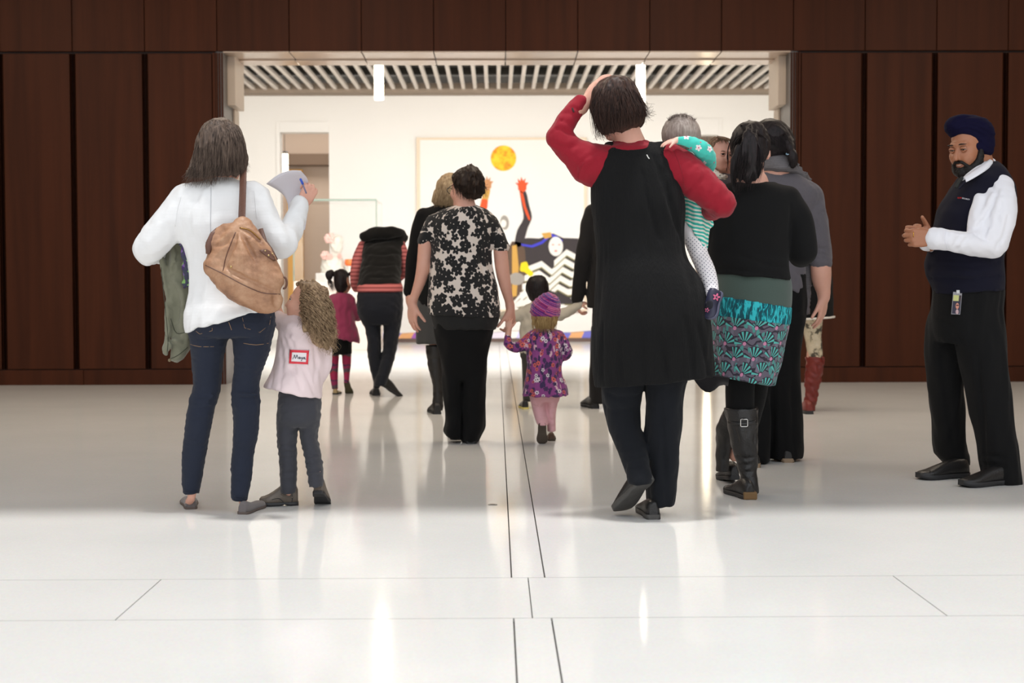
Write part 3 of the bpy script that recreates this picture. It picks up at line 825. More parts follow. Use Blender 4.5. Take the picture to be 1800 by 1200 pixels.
# ================================================================== woman in the white knit, with bag, coat, paper and pen
if on('sweater'):
    w = Fig('woman in white back-zip sweater and dark jeans holding up a paper, shoulder-length brown hair', 6.22, (385, 897), skin=SK)
    white_knit = fabric('white_knit', lin(240, 241, 242), 300, 0.9, 0.3, 0.08, 0.3, rib=110)
    denim = fabric('dark_blue_denim', lin(33, 39, 54), 700, 0.85, 0.35, 0.55, 0.08)
    sw = Field()
    tor = w.lo(sw, [(311, 372, 408, .05, .01), (317, 358, 420, .07, .01), (324, 338, 440, .088, 0), (335, 318, 452, .105, 0), (352, 310, 458, .118, 0), (380, 307, 458, .125, -.005), (405, 312, 457, .125, -.005),
                    (430, 321, 457, .12, 0), (460, 329, 458, .118, 0), (495, 332, 464, .122, -.005), (525, 330, 474, .13, -.01), (550, 327, 485, .145, -.018), (580, 328, 488, .152, -.018), (600, 331, 488, .15, -.015)])
    w.ch(sw, [(330, 352, 0, 29), (300, 388, -.02, 31), (272, 424, -.03, 29), (258, 439, -.01, 23)], 0.05)
    w.ch(sw, [(258, 439, -.01, 23), (274, 444, .08, 21), (300, 446, .22, 17)], 0.025)
    w.ch(sw, [(446, 348, 0, 30), (464, 385, -.02, 27), (484, 418, -.03, 25), (496, 428, -.01, 24)], 0.04)
    w.ch(sw, [(496, 428, -.01, 24), (509, 408, .04, 22), (520, 384, .09, 17.5), (528, 361, .13, 16.5)], 0.02)
    sw.add(Half(w.p(350, 579, 0), (0.30, 0, -1)), op='i')
    sw.add(Half(w.p(529, 359, .13), np.asarray(w.p(534, 345, .16))-np.asarray(w.p(524, 372, .10))), op='i') if False else None
    sw.disp += [folds(.0045, .11, (1, 1, 2.2), 3), folds(.0022, .05, (1, 1, 1.4), 5)]
    jn = Field()
    w.lo(jn, [(525, 335, 470, .10), (550, 332, 483, .118), (568, 331, 485, .125, -.01), (585, 333, 481, .12, -.01), (592, 336, 477, .115)], 0.02, n=2.3)
    w.lo(jn, [(575, 332, 404, .10), (590, 333, 401, .098), (612, 335, 397, .09), (640, 338, 392, .08), (670, 340, 388, .068), (690, 338, 386, .062), (703, 335, 383, .06, -.004), (722, 331, 378, .06, -.01), (760, 325, 371, .058, -.012), (800, 321, 362, .05), (830, 321, 357, .045), (853, 321, 352, .042), (866, 324, 349, .040)], 0.012, off=0)
    w.lo(jn, [(570, 408, 484, .10), (590, 410, 480, .098), (612, 411, 475, .09), (640, 412, 465, .08), (670, 409, 458, .068), (690, 408, 456, .062), (705, 409, 457, .06, -.012), (722, 411, 456, .06, -.018), (760, 412, 455, .058, -.02), (800, 409, 448, .05, -.01), (840, 408, 444, .045, -.03), (868, 410, 440, .042, -.05), (877, 413, 439, .040, -.05)], 0.012)
    for (x, y, dx) in ((336, 694, 26), (333, 702, 24), (336, 711, 22), (334, 730, 18)):
        w.ch(jn, [(x+2, y, -.03, 3), (x+dx/2, y+3, -.063, 3), (x+dx+14, y+1, -.055, 2)], 0.012)
    for (x, y, dx) in ((410, 692, 30), (411, 712, 26), (413, 722, 24)):
        w.ch(jn, [(x+1, y, -.03, 3), (x+dx/2, y+2, -.07, 3), (x+dx+12, y+1, -.055, 2)], 0.012)
    jn.disp += [folds(.0018, .035, (2.5, 1, .6), 8), folds(.003, .12, (1, 1, 1.5), 9)]
    w.skin_from(sw, jn)
    w.ch(w.body, [(388, 292, .02, 22), (388, 330, .0, 25)], .02, sub=1)
    head(w.body, w.p(394, 262, .0), (0.25, 0.95, -0.12), (0.03, .08, 1), 1.0)
    w.ch(w.body, [(338, 840, 0, 8), (337, 872, 0, 7.5), (331, 884, .08, 7)], .02); w.ch(w.body, [(427, 850, -.04, 8), (427, 882, -.05, 7.5), (431, 893, .02, 7)], .02)
    W0 = w.p(531, 357, .14)
    hand(w.body, W0, np.asarray(w.p(545, 334, .17))-np.asarray(W0), (-.55, .8, .1), side=-1, sc=.88, curl=((.7, 1.1, .6), (.8, 1.2, .7), (.9, 1.2, .7), (.95, 1.2, .7)), thumb=(.5, .6, .35), wrist=w.p(521, 383, .09))
    w.done(); swo = w.make('sweater', sw, white_knit, .0075); jno = w.make('jeans', jn, denim, .007)
    T = bvh(swo); TJ = bvh(jno)
    MB().tube(path_on(T, [(371, 322), (370.5, 360), (370, 400), (371, 440), (372, 480)], 0.001), .0017, 6).build('zip', plain('zip_grey', (.60, .61, .64), .5, .2), swo)
    MB().tube([hit(T, 371, 318, .004), hit(T, 371, 328, .004)], .004, 6).build('zip_pull', plain('zip_pull_silver', (.7, .7, .72), .3, .8), swo)
    stitch(T, 'shoulder_seam', [[(447, 335), (449, 360), (452, 385)], [(318, 345), (311, 372), (308, 398)]], .0012, white_knit, swo)
    th = plain('tan_thread', lin(150, 120, 92), .8)
    stitch(TJ, 'stitching', [[(426, 558), (430, 576), (457, 584), (474, 570), (476, 556)], [(336, 575), (351, 587), (373, 581), (373, 576)]], .0011, th, jno, m=1)
    stitch(TJ, 'seam', [[(402, 566), (405, 574), (407, 580)], [(335, 605), (350, 609), (376, 609)], [(428, 603), (450, 606), (472, 603)]], .0013, th, jno, m=2)
    for a, hy in (((324, 864), (350, 864)), ((413, 875), (440, 875))):
        stitch(TJ, 'hem', [[a, ((a[0]+hy[0])/2, a[1]+2), hy], [(a[0]-1, a[1]-3), ((a[0]+hy[0])/2, a[1]-1), (hy[0]+1, hy[1]-3)]], .0018, denim, jno, .001)
    suede = fabric('grey_suede', lin(112, 106, 106), 500, .8, .2); ssole = plain('taupe_sole', lin(96, 84, 78), .7)
    shoe(w, G(336, 895), (-.25, .97), .235, .075, .055, suede, ssole, style='flat', sole=.010)
    shoe(w, G(426, 904), (.16, .98), .235, .075, .055, suede, ssole, style='flat', sole=.010)
    # hair: straight, falling to the shoulders, swept to one side
    hr = Field()
    hl = w.lo(hr, [(208, 384, 396, .02), (211, 372, 404, .06), (219, 360, 414, .088), (234, 350, 424, .105), (252, 345, 430, .113), (270, 341, 433, .113), (286, 337, 434, .105, -.01), (300, 333, 430, .095, -.02), (310, 331, 415, .085, -.02)], .01)
    hr.disp += [folds(.006, .03, (1, 1, 6), 12), folds(.0025, .012, (1, 1, 9), 13)]
    hm = hair_mat('ash_brown_hair', lin(44, 34, 30), lin(138, 118, 104))
    ho = w.make('hair', hr, hm, .0065)
    z = w.z; gs = []
    rg = np.random.default_rng(4)
    for i in range(1100):
        t = rg.uniform(0, 1); x1 = 322+t*116+rg.normal()*3; ye = 322-23*max(0, (t-.35)/.65)+rg.uniform(-16, 7)
        xm = 343+t*90; d0 = -.06-.05*math.sin(math.pi*t)+rg.uniform(-.008, .004)
        gs.append([w.p(384+t*12, 214, -.03), w.p(360+t*60, 228, d0*.85), w.p(xm, 262, d0-.012), w.p(xm-(1-t)*6+1, 290, d0-.016), w.p(x1, ye, d0-.012)])
    strands(w, 'hair_strands', hm, gs, ho, .0013, seg=10, wave=.005, seed=5)
    # paper and pen
    L_ = crom([(499, 398, .16), (506, 372, .19), (503, 350, .21), (489, 335, .19), (468, 323, .13)], 5); R_ = crom([(536, 404, .19), (541, 372, .21), (543, 340, .22), (541, 316, .19), (529, 300, .13)], 5)
    rows = []
    for a, b in zip(L_, R_):
        rows.append([w.p(*(a+(b-a)*t+np.array([0, -10*math.sin(math.pi*t)*(a[1] < 345)*(345-a[1])/24, .0]))) for t in np.linspace(0, 1, 9)])
    pap = sheet('paper', rows, plain('white_paper', lin(226, 224, 232), .8, var=.02)); tag(pap, 'curling white sheet of paper held up by the woman in the white sweater', 'paper')
    pn = MB().tube([w.p(528.5, 316, .10), w.p(532.5, 324, .105)], .0048, 8).tube([w.p(532.5, 324, .105), w.p(538, 338, .115)], .0034, 8)
    pn = thing('pen', 'slim pen with blue cap in the hand holding the white paper', 'pen', w.p(538, 338, .115))
    MB().tube([w.p(532, 323, .103), w.p(538.5, 340, .112)], .0036, 8).build('barrel', plain('pen_grey', (.22, .2, .3), .3), pn)
    MB().tube([w.p(527.8, 313.5, .098), w.p(528.2, 314.5, .0985), w.p(532.3, 323.7, .103)], [.003, .0052, .0052], 8).build('cap', plain('pen_blue', lin(50, 90, 200), .3), pn)
    # handbag
    bag = thing('handbag', 'slouchy tan leather shoulder bag hanging behind the woman in white sweater', 'bag', w.p(430, 555, -.2))
    tan = NT('tan_leather'); o_ = tan.obj(); a_ = tan.noise(o_, 11, 5, .65, .3); v_ = tan.noise(o_, 70, 3, .6)
    tan.set(Base_Color=tan.mix(tan.m_('MULTIPLY', v_, .45), tan.ramp(a_, [(.3, lin(128, 90, 66)), (.5, lin(176, 132, 100)), (.7, lin(200, 160, 128))]), lin(120, 84, 62)), Roughness=.5)
    tan.bump(tan.m_('ADD', tan.m_('MULTIPLY', a_, .4), v_), .3, .006); tan = tan.m
    bdk = leather('dark_brown_leather', lin(104, 70, 56), .5)
    bf = Field(); dB = -.215
    w.ch(bf, [(376, 470, dB, 17), (420, 498, dB, 30), (466, 525, dB, 24)], .02, .8)
    w.ch(bf, [(425, 394, dB+.02, 8), (406, 424, dB, 16), (386, 454, dB, 17), (379, 472, dB, 14)], .03, .8)
    w.ch(bf, [(425, 396, dB+.02, 9), (428, 440, dB, 32), (438, 488, dB, 40)], .03, .8)
    w.ch(bf, [(432, 398, dB+.02, 9), (452, 440, dB+.01, 21), (475, 492, dB, 24)], .03, .8)
    w.ch(bf, [(469, 524, dB, 24), (479, 529, dB, 18)], .02, .8)
    w.ch(bf, [(416, 402, dB, 5), (394, 402, dB+.02, 8), (374, 426, dB+.01, 10), (370, 440, dB+.01, 7)], .010, .8)
    crease(w, bf, [[(418, 402), (409, 425), (399, 450), (393, 474)], [(392, 468), (415, 481), (450, 500), (492, 514)], [(420, 406), (436, 432), (452, 462)], [(423, 402), (440, 410), (460, 428)], [(412, 408), (396, 424), (378, 434)], [(416, 410), (404, 440), (380, 452)], [(478, 512), (484, 530), (488, 540)]], [.019, .014, .014, .017, .015, .011, .012], k=.007)
    crease(w, bf, [[(415, 412), (403, 440), (396, 462)], [(421, 412), (426, 440), (428, 470)], [(420, 404), (438, 418), (456, 440)], [(396, 478), (440, 500), (490, 522)]], [.011, .011, .010, .009], 'u', .012, depth=.004)
    bf.disp += [folds(.0022, .12, (1, 1, 2.0), 21), folds(.0012, .03, (1, 1, 1), 22)]
    V, Q = bf.mesh(.006); bo = link_mesh('pouch', np_mesh('pouch', V, Q), bag, tan); TB = bvh(bo)
    dS = -.13
    MB().tube([w.p(427, 296, .12), w.p(428, 292, .06), w.p(428, 293, .0), w.p(427.5, 302, -.075), w.p(427, 325, -.128), w.p(426, 355, -.15), w.p(425, 385, -.165), w.p(424, 402, dB)], [.018, .019, .020, .0205, .021, .022, .023, .024], 12, flat=.28, up=(0, -1, .3)).build('strap', bdk, bag)
    MB().tube([w.p(458, 402, -.13), w.p(464, 425, -.15), w.p(474, 440, -.17), w.p(484, 458, -.19)], [.010, .013, .014, .012], 8, flat=.3, up=(0, -1, 0)).build('side_strap', bdk, bag)
    stitch(TB, 'seam', [[(361, 466), (392, 481), (425, 499), (460, 514), (492, 517)], [(414, 408), (405, 430), (397, 452), (392, 476)]], .0022, bdk, bo, .0005)
    stitch(TB, 'zip', [[(421, 400), (440, 405), (458, 421)]], .003, plain('brass_zip', lin(150, 112, 60), .35, .7), bo)
    patch(TB, 'side_tab', [(456, 440), (470, 438), (486, 452), (482, 458), (466, 448)], bdk, bo, .004, .005)
    brass = plain('aged_brass', lin(196, 172, 120), .3, .9)
    for x, y, r in ((406, 469, .005), (472, 449, .005), (479, 446, .004), (466, 441, .004)):
        h_ = hit(TB, x, y, .002)
        if h_ is not None: MB().ball(h_, r, 10).build('stud', brass, bo)
    MB().tube([w.p(384, 403, -.2), w.p(374, 412, -.215), w.p(367, 428, -.225), w.p(366, 446, -.235)], [.011, .012, .013, .010], 8, flat=.4, up=(0, -1, 0)).build('side_strap', bdk, bag)
    MB().tube([w.p(499+5*math.cos(a), 497+10*math.sin(a), dB) for a in np.linspace(-1.9, 1.9, 12)], .0045, 8).build('side_loop', bdk, bag)
    # coat over the arm
    coat = thing('coat', 'olive green coat draped over the arm of the woman in white sweater', 'coat', w.p(300, 640, .1))
    ol = fabric('olive_cotton', lin(122, 122, 104), 350, .9, .3, .4)
    cf = Field()
    w.lo(cf, [(410, 300, 316, .04, .12), (425, 290, 326, .06, .12), (445, 280, 332, .075, .12), (470, 278, 336, .08, .11), (500, 280, 338, .075, .10), (530, 284, 336, .07, .10), (560, 287, 334, .06, .10), (590, 289, 333, .055, .10), (615, 288, 326, .045, .10), (632, 287, 312, .04, .10), (638, 290, 300, .03, .10)], .01, n=2.6)
    for a in ([(286, 455, .04, 7), (290, 490, .03, 7), (296, 545, .035, 6), (292, 620, .06, 5)], [(300, 420, .05, 6), (305, 460, .035, 6), (300, 500, .03, 4)], [(310, 500, .025, 6), (322, 530, .03, 6), (318, 580, .045, 5)], [(292, 610, .05, 5), (310, 600, .045, 6), (328, 585, .05, 5)]): w.ch(cf, a, .02)
    crease(w, cf, [[(290, 470), (300, 500), (322, 520)], [(312, 440), (306, 470), (296, 492)], [(286, 520), (304, 540), (330, 546)], [(296, 560), (312, 590), (326, 596)], [(290, 585), (306, 606), (326, 612)], [(304, 500), (312, 530), (310, 560)], [(297, 480), (300, 540), (299, 620)]], [.011, .010, .009, .010, .009, .008, .004], 's', .010)
    cf.disp += [folds(.006, .11, (1, 1, 2.2), 31), folds(.0016, .035, (1, 1, 1), 32)]
    V, Q = cf.mesh(.006); co_ = link_mesh('cloth', np_mesh('cloth', V, Q), coat, ol); TC = bvh(co_)
    stitch(TC, 'placket_seam', [[(283, 470), (289, 530), (295, 590), (294, 618)], [(288, 626), (300, 630), (316, 622), (330, 610)], [(300, 560), (310, 585), (328, 583)]], .0014, plain('dark_olive_thread', lin(70, 72, 60), .9), co_)
    flr = NT('floral_lining'); vo = flr.n('TexVoronoi', {'Vector': flr.obj(), 'Scale': 75.0}); 
    flr.set(Base_Color=flr.ramp(flr.n('SeparateColor', [vo.outputs[1]]).outputs[0], [(0, lin(60, 62, 80)), (.45, lin(70, 44, 100)), (.62, lin(130, 170, 100)), (.75, lin(64, 66, 84)), (.9, lin(120, 90, 150))], 'CONSTANT'), Roughness=.9)
    lf = Field(); w.ch(lf, [(318, 414, .0, 5), (325, 440, -.01, 9), (330, 465, -.01, 9), (329, 490, .0, 8), (325, 505, .02, 4)], .01, .6)
    lf.disp.append(folds(.003, .03, (1, 1, 1.5), 33)); V, Q = lf.mesh(.005); link_mesh('lining', np_mesh('lining', V, Q), coat, flr.m)['label'] = 'dark floral lining'
    MB().ball(w.p(298, 633, .055), (.007, .003, .007), 10).build('button', plain('horn_button', lin(120, 104, 76), .4), coat)
# ================================================================== woman in black tunic over red, one hand on her head
red_knit = fabric('crimson_jersey', lin(146, 22, 40), 260, .85, .2, .25, .12, rib=200)
blk_knit = fabric('black_knit', lin(10, 10, 11), 380, .9, .25, .5, .03, rib=160)
blk_cloth = fabric('black_cloth', lin(8, 8, 9), 420, .9, .3, .5, .03)
navy_cloth = fabric('blue_black_cloth', lin(15, 18, 24), 420, .9, .3, .4, .05)
blk_leather = leather('black_leather', (.016, .015, .015), .36)
dark_sole = leather('worn_dark_sole', (.075, .072, .068), .6, .25)
hair_db = hair_mat('dark_brown_hair', lin(24, 15, 13), lin(84, 58, 48)); hair_bk = hair_mat('black_hair', lin(12, 9, 10), lin(46, 36, 38))
if on('tunic'):
    w = Fig('woman in long black sleeveless tunic over a red top, hand on her bobbed brown hair', 6.05, (1115, 911), skin=SK)
    tu = Field()
    tl = w.lo(tu, [(250, 1068, 1172, .05, 0), (262, 1058, 1176, .085, 0), (276, 1047, 1180, .11, 0), (300, 1042, 1187, .125, 0), (335, 1040, 1199, .135, 0), (365, 1040, 1203, .14, 0), (400, 1042, 1201, .14, 0), (430, 1045, 1202, .14, -.005), (455, 1047, 1208, .145, -.01), (485, 1047, 1226, .16, -.02),
                   (520, 1045, 1240, .175, -.025), (560, 1042, 1247, .185, -.025), (600, 1038, 1250, .185, -.02), (640, 1039, 1254, .18, -.015), (680, 1046, 1258, .18, -.015)], n=2.2)
    w.el(tu, 1109, 247, -.02, 30, 21, 80, .015, 's')
    w.el(tu, 1040, 285, 0, 16, 46, 90, .02, 's') if False else None
    tu.add(Half(w.p(1160, 668, 0), (.09, 0, -1)), op='i')
    crease(w, tu, [[(1128, 300), (1140, 360), (1160, 420)], [(1150, 275), (1172, 340), (1196, 420)], [(1166, 300), (1186, 380), (1210, 455)], [(1090, 600), (1092, 640), (1094, 668)], [(1130, 590), (1132, 630), (1134, 668)], [(1165, 600), (1170, 640), (1172, 664)], [(1205, 560), (1214, 610), (1220, 660)], [(1228, 570), (1238, 620), (1244, 656)], [(1060, 570), (1058, 620), (1060, 668)]], [.004, .006, .005, .006, .007, .006, .008, .006, .006], 's', .02)
    tu.disp += [folds(.003, .10, (1, 1, 3), 41), folds(.0012, .03, (.7, 1, 4), 42)]
    rs = Field()
    w.lo(rs, [(246, 1080, 1138, .06, .01), (254, 1074, 1148, .075, .01), (262, 1062, 1165, .085, 0), (280, 1052, 1178, .10, 0), (310, 1048, 1184, .115, 0), (360, 1048, 1194, .12, 0), (420, 1052, 1190, .12, 0)])
    w.ch(rs, [(1066, 290, 0, 36), (1040, 288, -.01, 36), (1012, 270, -.02, 27), (988, 249, -.03, 22), (982, 242, -.03, 20)], .03)
    w.ch(rs, [(1050, 318, 0, 14), (1030, 300, -.01, 24)], .02)
    w.ch(rs, [(982, 242, -.03, 20), (994, 216, -.03, 19), (1009, 194, -.02, 16), (1020, 180, -.01, 14.5)], .015)
    w.ch(rs, [(1176, 284, 0, 32), (1204, 302, -.02, 33), (1238, 331, -.03, 30), (1266, 354, -.03, 25), (1270, 358, -.02, 23)], .03)
    w.ch(rs, [(1268, 357, -.02, 23), (1256, 366, .06, 20), (1235, 372, .16, 17), (1210, 372, .2, 14)], .015)
    crease(w, rs, [[(970, 252), (990, 258), (1012, 256)], [(1000, 235), (990, 228), (978, 226)], [(1008, 222), (996, 214), (984, 212)], [(1014, 208), (1004, 200), (992, 198)], [(1022, 196), (1012, 190), (1004, 188)], [(1205, 340), (1220, 326), (1236, 314)], [(1010, 300), (1024, 282), (1048, 268)], [(1024, 312), (1034, 296), (1050, 282)]], [.004, .003, .0025, .0025, .0025, .004, .0035, .003], 's', .014)
    rs.disp += [folds(.0025, .05, (1, 1, 1), 43), folds(.001, .02, (1, 1, 1), 44)]
    tr = Field()
    w.lo(tr, [(560, 1062, 1215, .14, -.01), (610, 1058, 1212, .15, -.01), (640, 1057, 1206, .145, -.01), (668, 1057, 1205, .125)], n=2.4)
    w.lo(tr, [(640, 1057, 1134, .11), (675, 1057, 1133, .10), (700, 1059, 1129, .09, .01), (722, 1061, 1126, .085, .02), (745, 1067, 1127, .08, .01), (770, 1075, 1131, .075, -.02), (790, 1083, 1134, .07, -.06), (812, 1092, 1138, .065, -.10), (830, 1096, 1140, .06, -.13), (842, 1099, 1138, .055, -.14)], .02)
    w.lo(tr, [(640, 1132, 1205, .12), (675, 1133, 1204, .115), (700, 1135, 1201, .11), (760, 1134, 1197, .105), (800, 1135, 1194, .105), (840, 1136, 1190, .105), (870, 1137, 1186, .11), (886, 1138, 1183, .11)], .02, n=2.3)
    crease(w, tr, [[(1160, 690), (1166, 780), (1172, 880)], [(1066, 690), (1090, 700), (1120, 695)], [(1090, 800), (1110, 806), (1132, 800)], [(1086, 786), (1105, 790), (1130, 782)], [(1092, 815), (1112, 822), (1136, 815)], [(1062, 715), (1080, 722), (1110, 718)]], [.007, .004, .004, .004, .004, .003], 's', .016)
    tr.disp += [folds(.003, .08, (1, 1, 1.8), 45), folds(.001, .03, (1, 1, 1.5), 46)]
    w.skin_from(tr, rs)
    w.lo(w.body, [(455, 1075, 1170, .11), (520, 1070, 1185, .13), (580, 1072, 1200, .12)], .03)
    w.ch(w.body, [(1098, 215, .0, 23), (1104, 238, .0, 24), (1110, 262, .005, 29)], .02)
    hq, hR = head(w.body, w.p(1086, 190, .0), (-.25, .95, -.12), (-.08, .08, 1), 1.0)
    Wp = w.p(1029, 180, -.005)
    hand(w.body, Wp, np.asarray(w.p(1043, 152, .0))-np.asarray(Wp), (.85, .25, -.1), side=-1, sc=.90, curl=((.35, .35, .25), (.35, .4, .25), (.4, .45, .3), (.45, .5, .35)), spread=.12, thumb=(.55, .55, .3), wrist=w.p(1012, 198, -.02))
    w.done(); tuo = w.make('tunic', tu, fabric('black_crinkle_jersey', lin(11, 11, 12), 380, .9, .45, .5, .02, crinkle=170), .008); rso = w.make('top', rs, red_knit, .0065, label='crimson long-sleeved top'); tro = w.make('trousers', tr, navy_cloth, .008)
    T = bvh(rso); TT = bvh(tuo)
    stitch(T, 'shoulder_seam', [[(1183, 262), (1196, 292), (1204, 330)]], .0013, red_knit, rso); stitch(T, 'sleeve_seam', [[(1026, 285), (1016, 305), (1017, 322)]], .0013, red_knit, rso)
    stitch(T, 'buttonhole', [[(1006, 190), (1007.5, 194), (1009, 197)]], .004, plain('dark_gap', (.05, .02, .02), .9), rso, m=3)
    stitch(TT, 'thread_tag', [[(1137, 272), (1139, 276), (1141.5, 279)]], .0022, plain('white_thread', (.75, .75, .72), .8), tuo, m=3)
    shoe(w, G(1149, 913), (-.05, 1), .255, .088, .075, blk_leather, dark_sole, sole=.02)
    Tt = _n(np.array([-.40, .62, -.60])); hp = w.p(1142, 842, -.16)
    shoe(w, hp, None or (0, 1), .26, .092, .078, blk_leather, dark_sole, sole=.022, frame=(Tt, (-.35, .62, .80)))
    w2 = None
    hr = Field()
    w.lo(hr, [(133, 1078, 1090, .02), (136, 1066, 1102, .06), (142, 1055, 1110, .088), (152, 1045, 1117, .105), (166, 1037, 1124, .115), (184, 1036, 1131, .12), (202, 1041, 1135, .118), (217, 1046, 1130, .11), (227, 1052, 1118, .095), (235, 1058, 1096, .075)], .01)
    hr.disp += [folds(.005, .035, (1, 1, 5), 47), folds(.002, .013, (1, 1, 7), 48)]
    ho = w.make('hair', hr, hair_db, .006)
    rg = np.random.default_rng(11); gs = []
    for i in range(900):
        t = rg.uniform(0, 1); dp = -.075-.05*math.sin(math.pi*t)+rg.uniform(-.008, .004)
        xe = 1050+t*86+rg.normal()*3; ye = 240-30*t+rg.uniform(-12, 6); xm = 1040+t*94
        gs.append([w.p(1078+t*12, 137, -.02), w.p(1056+t*54, 152, dp*.8), w.p(xm, 186, dp-.01), w.p(xm+(xe-xm)*.5+(3 if t > .6 else -1), 186+(ye-186)*.7, dp-.014), w.p(xe+(rg.uniform(0, 9) if t > .8 else 0), ye-(rg.uniform(0, 10) if t > .85 else 0), dp+.01)])
    for i in range(26):
        y0 = rg.uniform(186, 205); gs.append([w.p(1120, 165, -.05), w.p(1132, y0-8, -.04), w.p(1138, y0, -.03), w.p(1146+rg.uniform(-4, 4), y0+rg.uniform(-6, 4), -.03)])
    for i in range(30): x0 = rg.uniform(1050, 1072); gs.append([w.p(1046+rg.uniform(0, 14), 205, -.05), w.p(x0-3, 222, -.05), w.p(x0, 236, -.05), w.p(x0+rg.uniform(-4, 6), 240+rg.uniform(0, 6), -.05)])
    strands(w, 'hair_strands', hair_db, gs, ho, .0014, seg=12, wave=.011, seed=6)

# ================================================================== baby in teal held on her hip
if on('baby'):
    b = Fig('baby in teal dress and dotted white tights on the hip of black-tunic woman', 6.17, (1225, 540), 'baby', skin=SK_P)
    te = NT('teal_jersey_with_flowers'); pv = te.pat(); m1, c1, r1, _ = flowers(te, pv, .042, 5, .28, .07, .8)
    teal = lin(62, 198, 182)
    te.set(Base_Color=te.mix(c1, te.mix(te.m_('MULTIPLY', m1, te.m_('GREATER_THAN', r1, .55)), teal, lin(238, 226, 226)), lin(206, 60, 110)), Roughness=.85, Sheen_Weight=.2); te = te.m
    ts = NT('teal_striped_jersey'); pv = ts.pat(); ps = ts.n('SeparateXYZ', [pv])
    wob = ts.noise(pv, 9, 2); sv = ts.m_('ADD', ts.m_('ADD', ps.outputs[1], ts.m_('MULTIPLY', wob, .035)), ts.m_('MULTIPLY', ps.outputs[0], .28))
    ts.set(Base_Color=ts.mix(ts.m_('GREATER_THAN', ts.m_('SINE', ts.m_('MULTIPLY', sv, 400)), -.05), lin(232, 240, 228), lin(50, 188, 172)), Roughness=.85); ts = ts.m
    tg = NT('dotted_white_tights'); pv = tg.pat(); rt = tg.scale(pv, (88, 88, 88), (0, 0, 0), (0, 0, .785)); fr = tg.n('VectorMath', [rt], operation='FRACTION').outputs[0]
    q = tg.n('SeparateXYZ', [tg.n('VectorMath', [fr, (.5, .5, .5)], operation='SUBTRACT').outputs[0]])
    dd = tg.m_('ADD', tg.m_('MULTIPLY', q.outputs[0], q.outputs[0]), tg.m_('MULTIPLY', q.outputs[1], q.outputs[1]))
    low = tg.m_('LESS_THAN', tg.n('SeparateXYZ', [pv]).outputs[1], P(1220, 418, 6.17)[2])
    tg.set(Base_Color=tg.mix(tg.m_('MULTIPLY', tg.m_('LESS_THAN', dd, .034), low), lin(252, 248, 250), lin(112, 112, 130)), Roughness=.8); tg = tg.m
    sl = Field()
    b.ch(sl, [(1191, 247, -.19, 6.5), (1203, 248, -.195, 8), (1218, 252, -.18, 11), (1234, 263, -.15, 15), (1244, 276, -.10, 14), (1247, 290, -.02, 11), (1243, 302, .03, 10)], .02)
    sl.disp += [folds(.002, .035, seed=51)]
    dr = Field()
    b.lo(dr, [(254, 1188, 1226, .04, .06), (270, 1184, 1246, .07, .06), (300, 1186, 1250, .085, .06), (340, 1190, 1252, .095, .06), (370, 1193, 1252, .10, .06), (400, 1196, 1250, .105, .05), (420, 1199, 1247, .10, .04), (445, 1202, 1242, .09, .04)], n=2.2)
    b.ch(dr, [(1244, 384, .06, 8), (1250, 394, .06, 7)], .012)
    hp_ = Half(b.p(1220, 415, 0), (-1.42, 0, -1)); dr.add(hp_, op='i')
    dr.disp += [folds(.003, .05, (1, 1, 1.2), 52)]
    lg = Field()
    b.ch(lg, [(1206, 385, .04, 20), (1218, 412, .0, 19.5), (1228, 445, -.02, 16), (1241, 474, -.08, 15.5), (1249, 498, -.15, 13), (1252, 516, -.20, 11)], .02)
    b.ch(lg, [(1202, 385, .09, 20), (1188, 420, .12, 19), (1178, 460, .16, 15), (1180, 500, .2, 12)], .02)
    w0 = b.body; b.skin_from(dr, lg, inset=.012); b.skin_from(sl, inset=.009)
    head(b.body, b.p(1197, 244, .05), (-.1, .99, -.1), (0, 0, 1), .77, child=1.0)
    b.ch(b.body, [(1199, 262, .06, 15), (1205, 282, .06, 16)], .02, sub=1)
    hand(b.body, b.p(1189, 246.5, -.195), (-.95, -.1, -.22), (0.1, .35, -.95), side=1, sc=.40, curl=((.15, .25, .2),), thumb=(.7, .1, .2), wrist=b.p(1200, 248, -.19), h=.0028, rs=1.15)
    b.done(.007); b.make('dress', dr, ts, .0055, pat=True, label='teal and white striped dress'); b.make('sleeve', sl, te, .005, pat=True, label='teal sleeve with small flowers'); b.make('tights', lg, tg, .005, pat=True)
    hf = Field(); b.el(hf, 1197, 235, .050, 34.0, 34, 44, .01); hf.add(Half(b.p(1197, 256, 0), (0, .6, -1)), op='i') if False else None
    b.el(hf, 1198, 240, .02, 32.2, 22, 26, .02)
    hf.disp.append(folds(.0016, .012, (1, 1, 4), 53)); bh = hair_mat('fine_fair_hair', lin(140, 124, 116), lin(196, 182, 172)); ho = b.make('hair', hf, bh, .005)
    rg = np.random.default_rng(3); gs = []
    for i in range(150):
        x0 = rg.uniform(1174, 1222); y0 = 231-29*math.sqrt(max(0, 1-((x0-1197)/33)**2)); d_ = rg.uniform(-.05, .03)
        gs.append([b.p(x0, y0+3, d_+.02), b.p(x0+rg.uniform(-2, 3), y0-1, d_), b.p(x0+rg.uniform(-5, 7), y0-rg.uniform(0, 5), d_-.01)])
    strands(b, 'hair_tuft', hair_mat('tuft_hair', lin(96, 86, 84), lin(150, 138, 132)), gs, ho, .0009, seg=6, wave=.003)
    nv = plain('navy_leather', lin(44, 44, 66), .45); gsole = plain('slate_rubber', lin(82, 84, 106), .6); pk = plain('pink_felt', lin(216, 106, 142), .8)
    u, W3 = shoe(b, b.p(1265, 514, -.21), (0, 1), .125, .066, .058, nv, gsole, sole=.014, frame=((-.36, -.22, -.9), (-.62, -.62, .30)))
    Tsh = bvh(u)
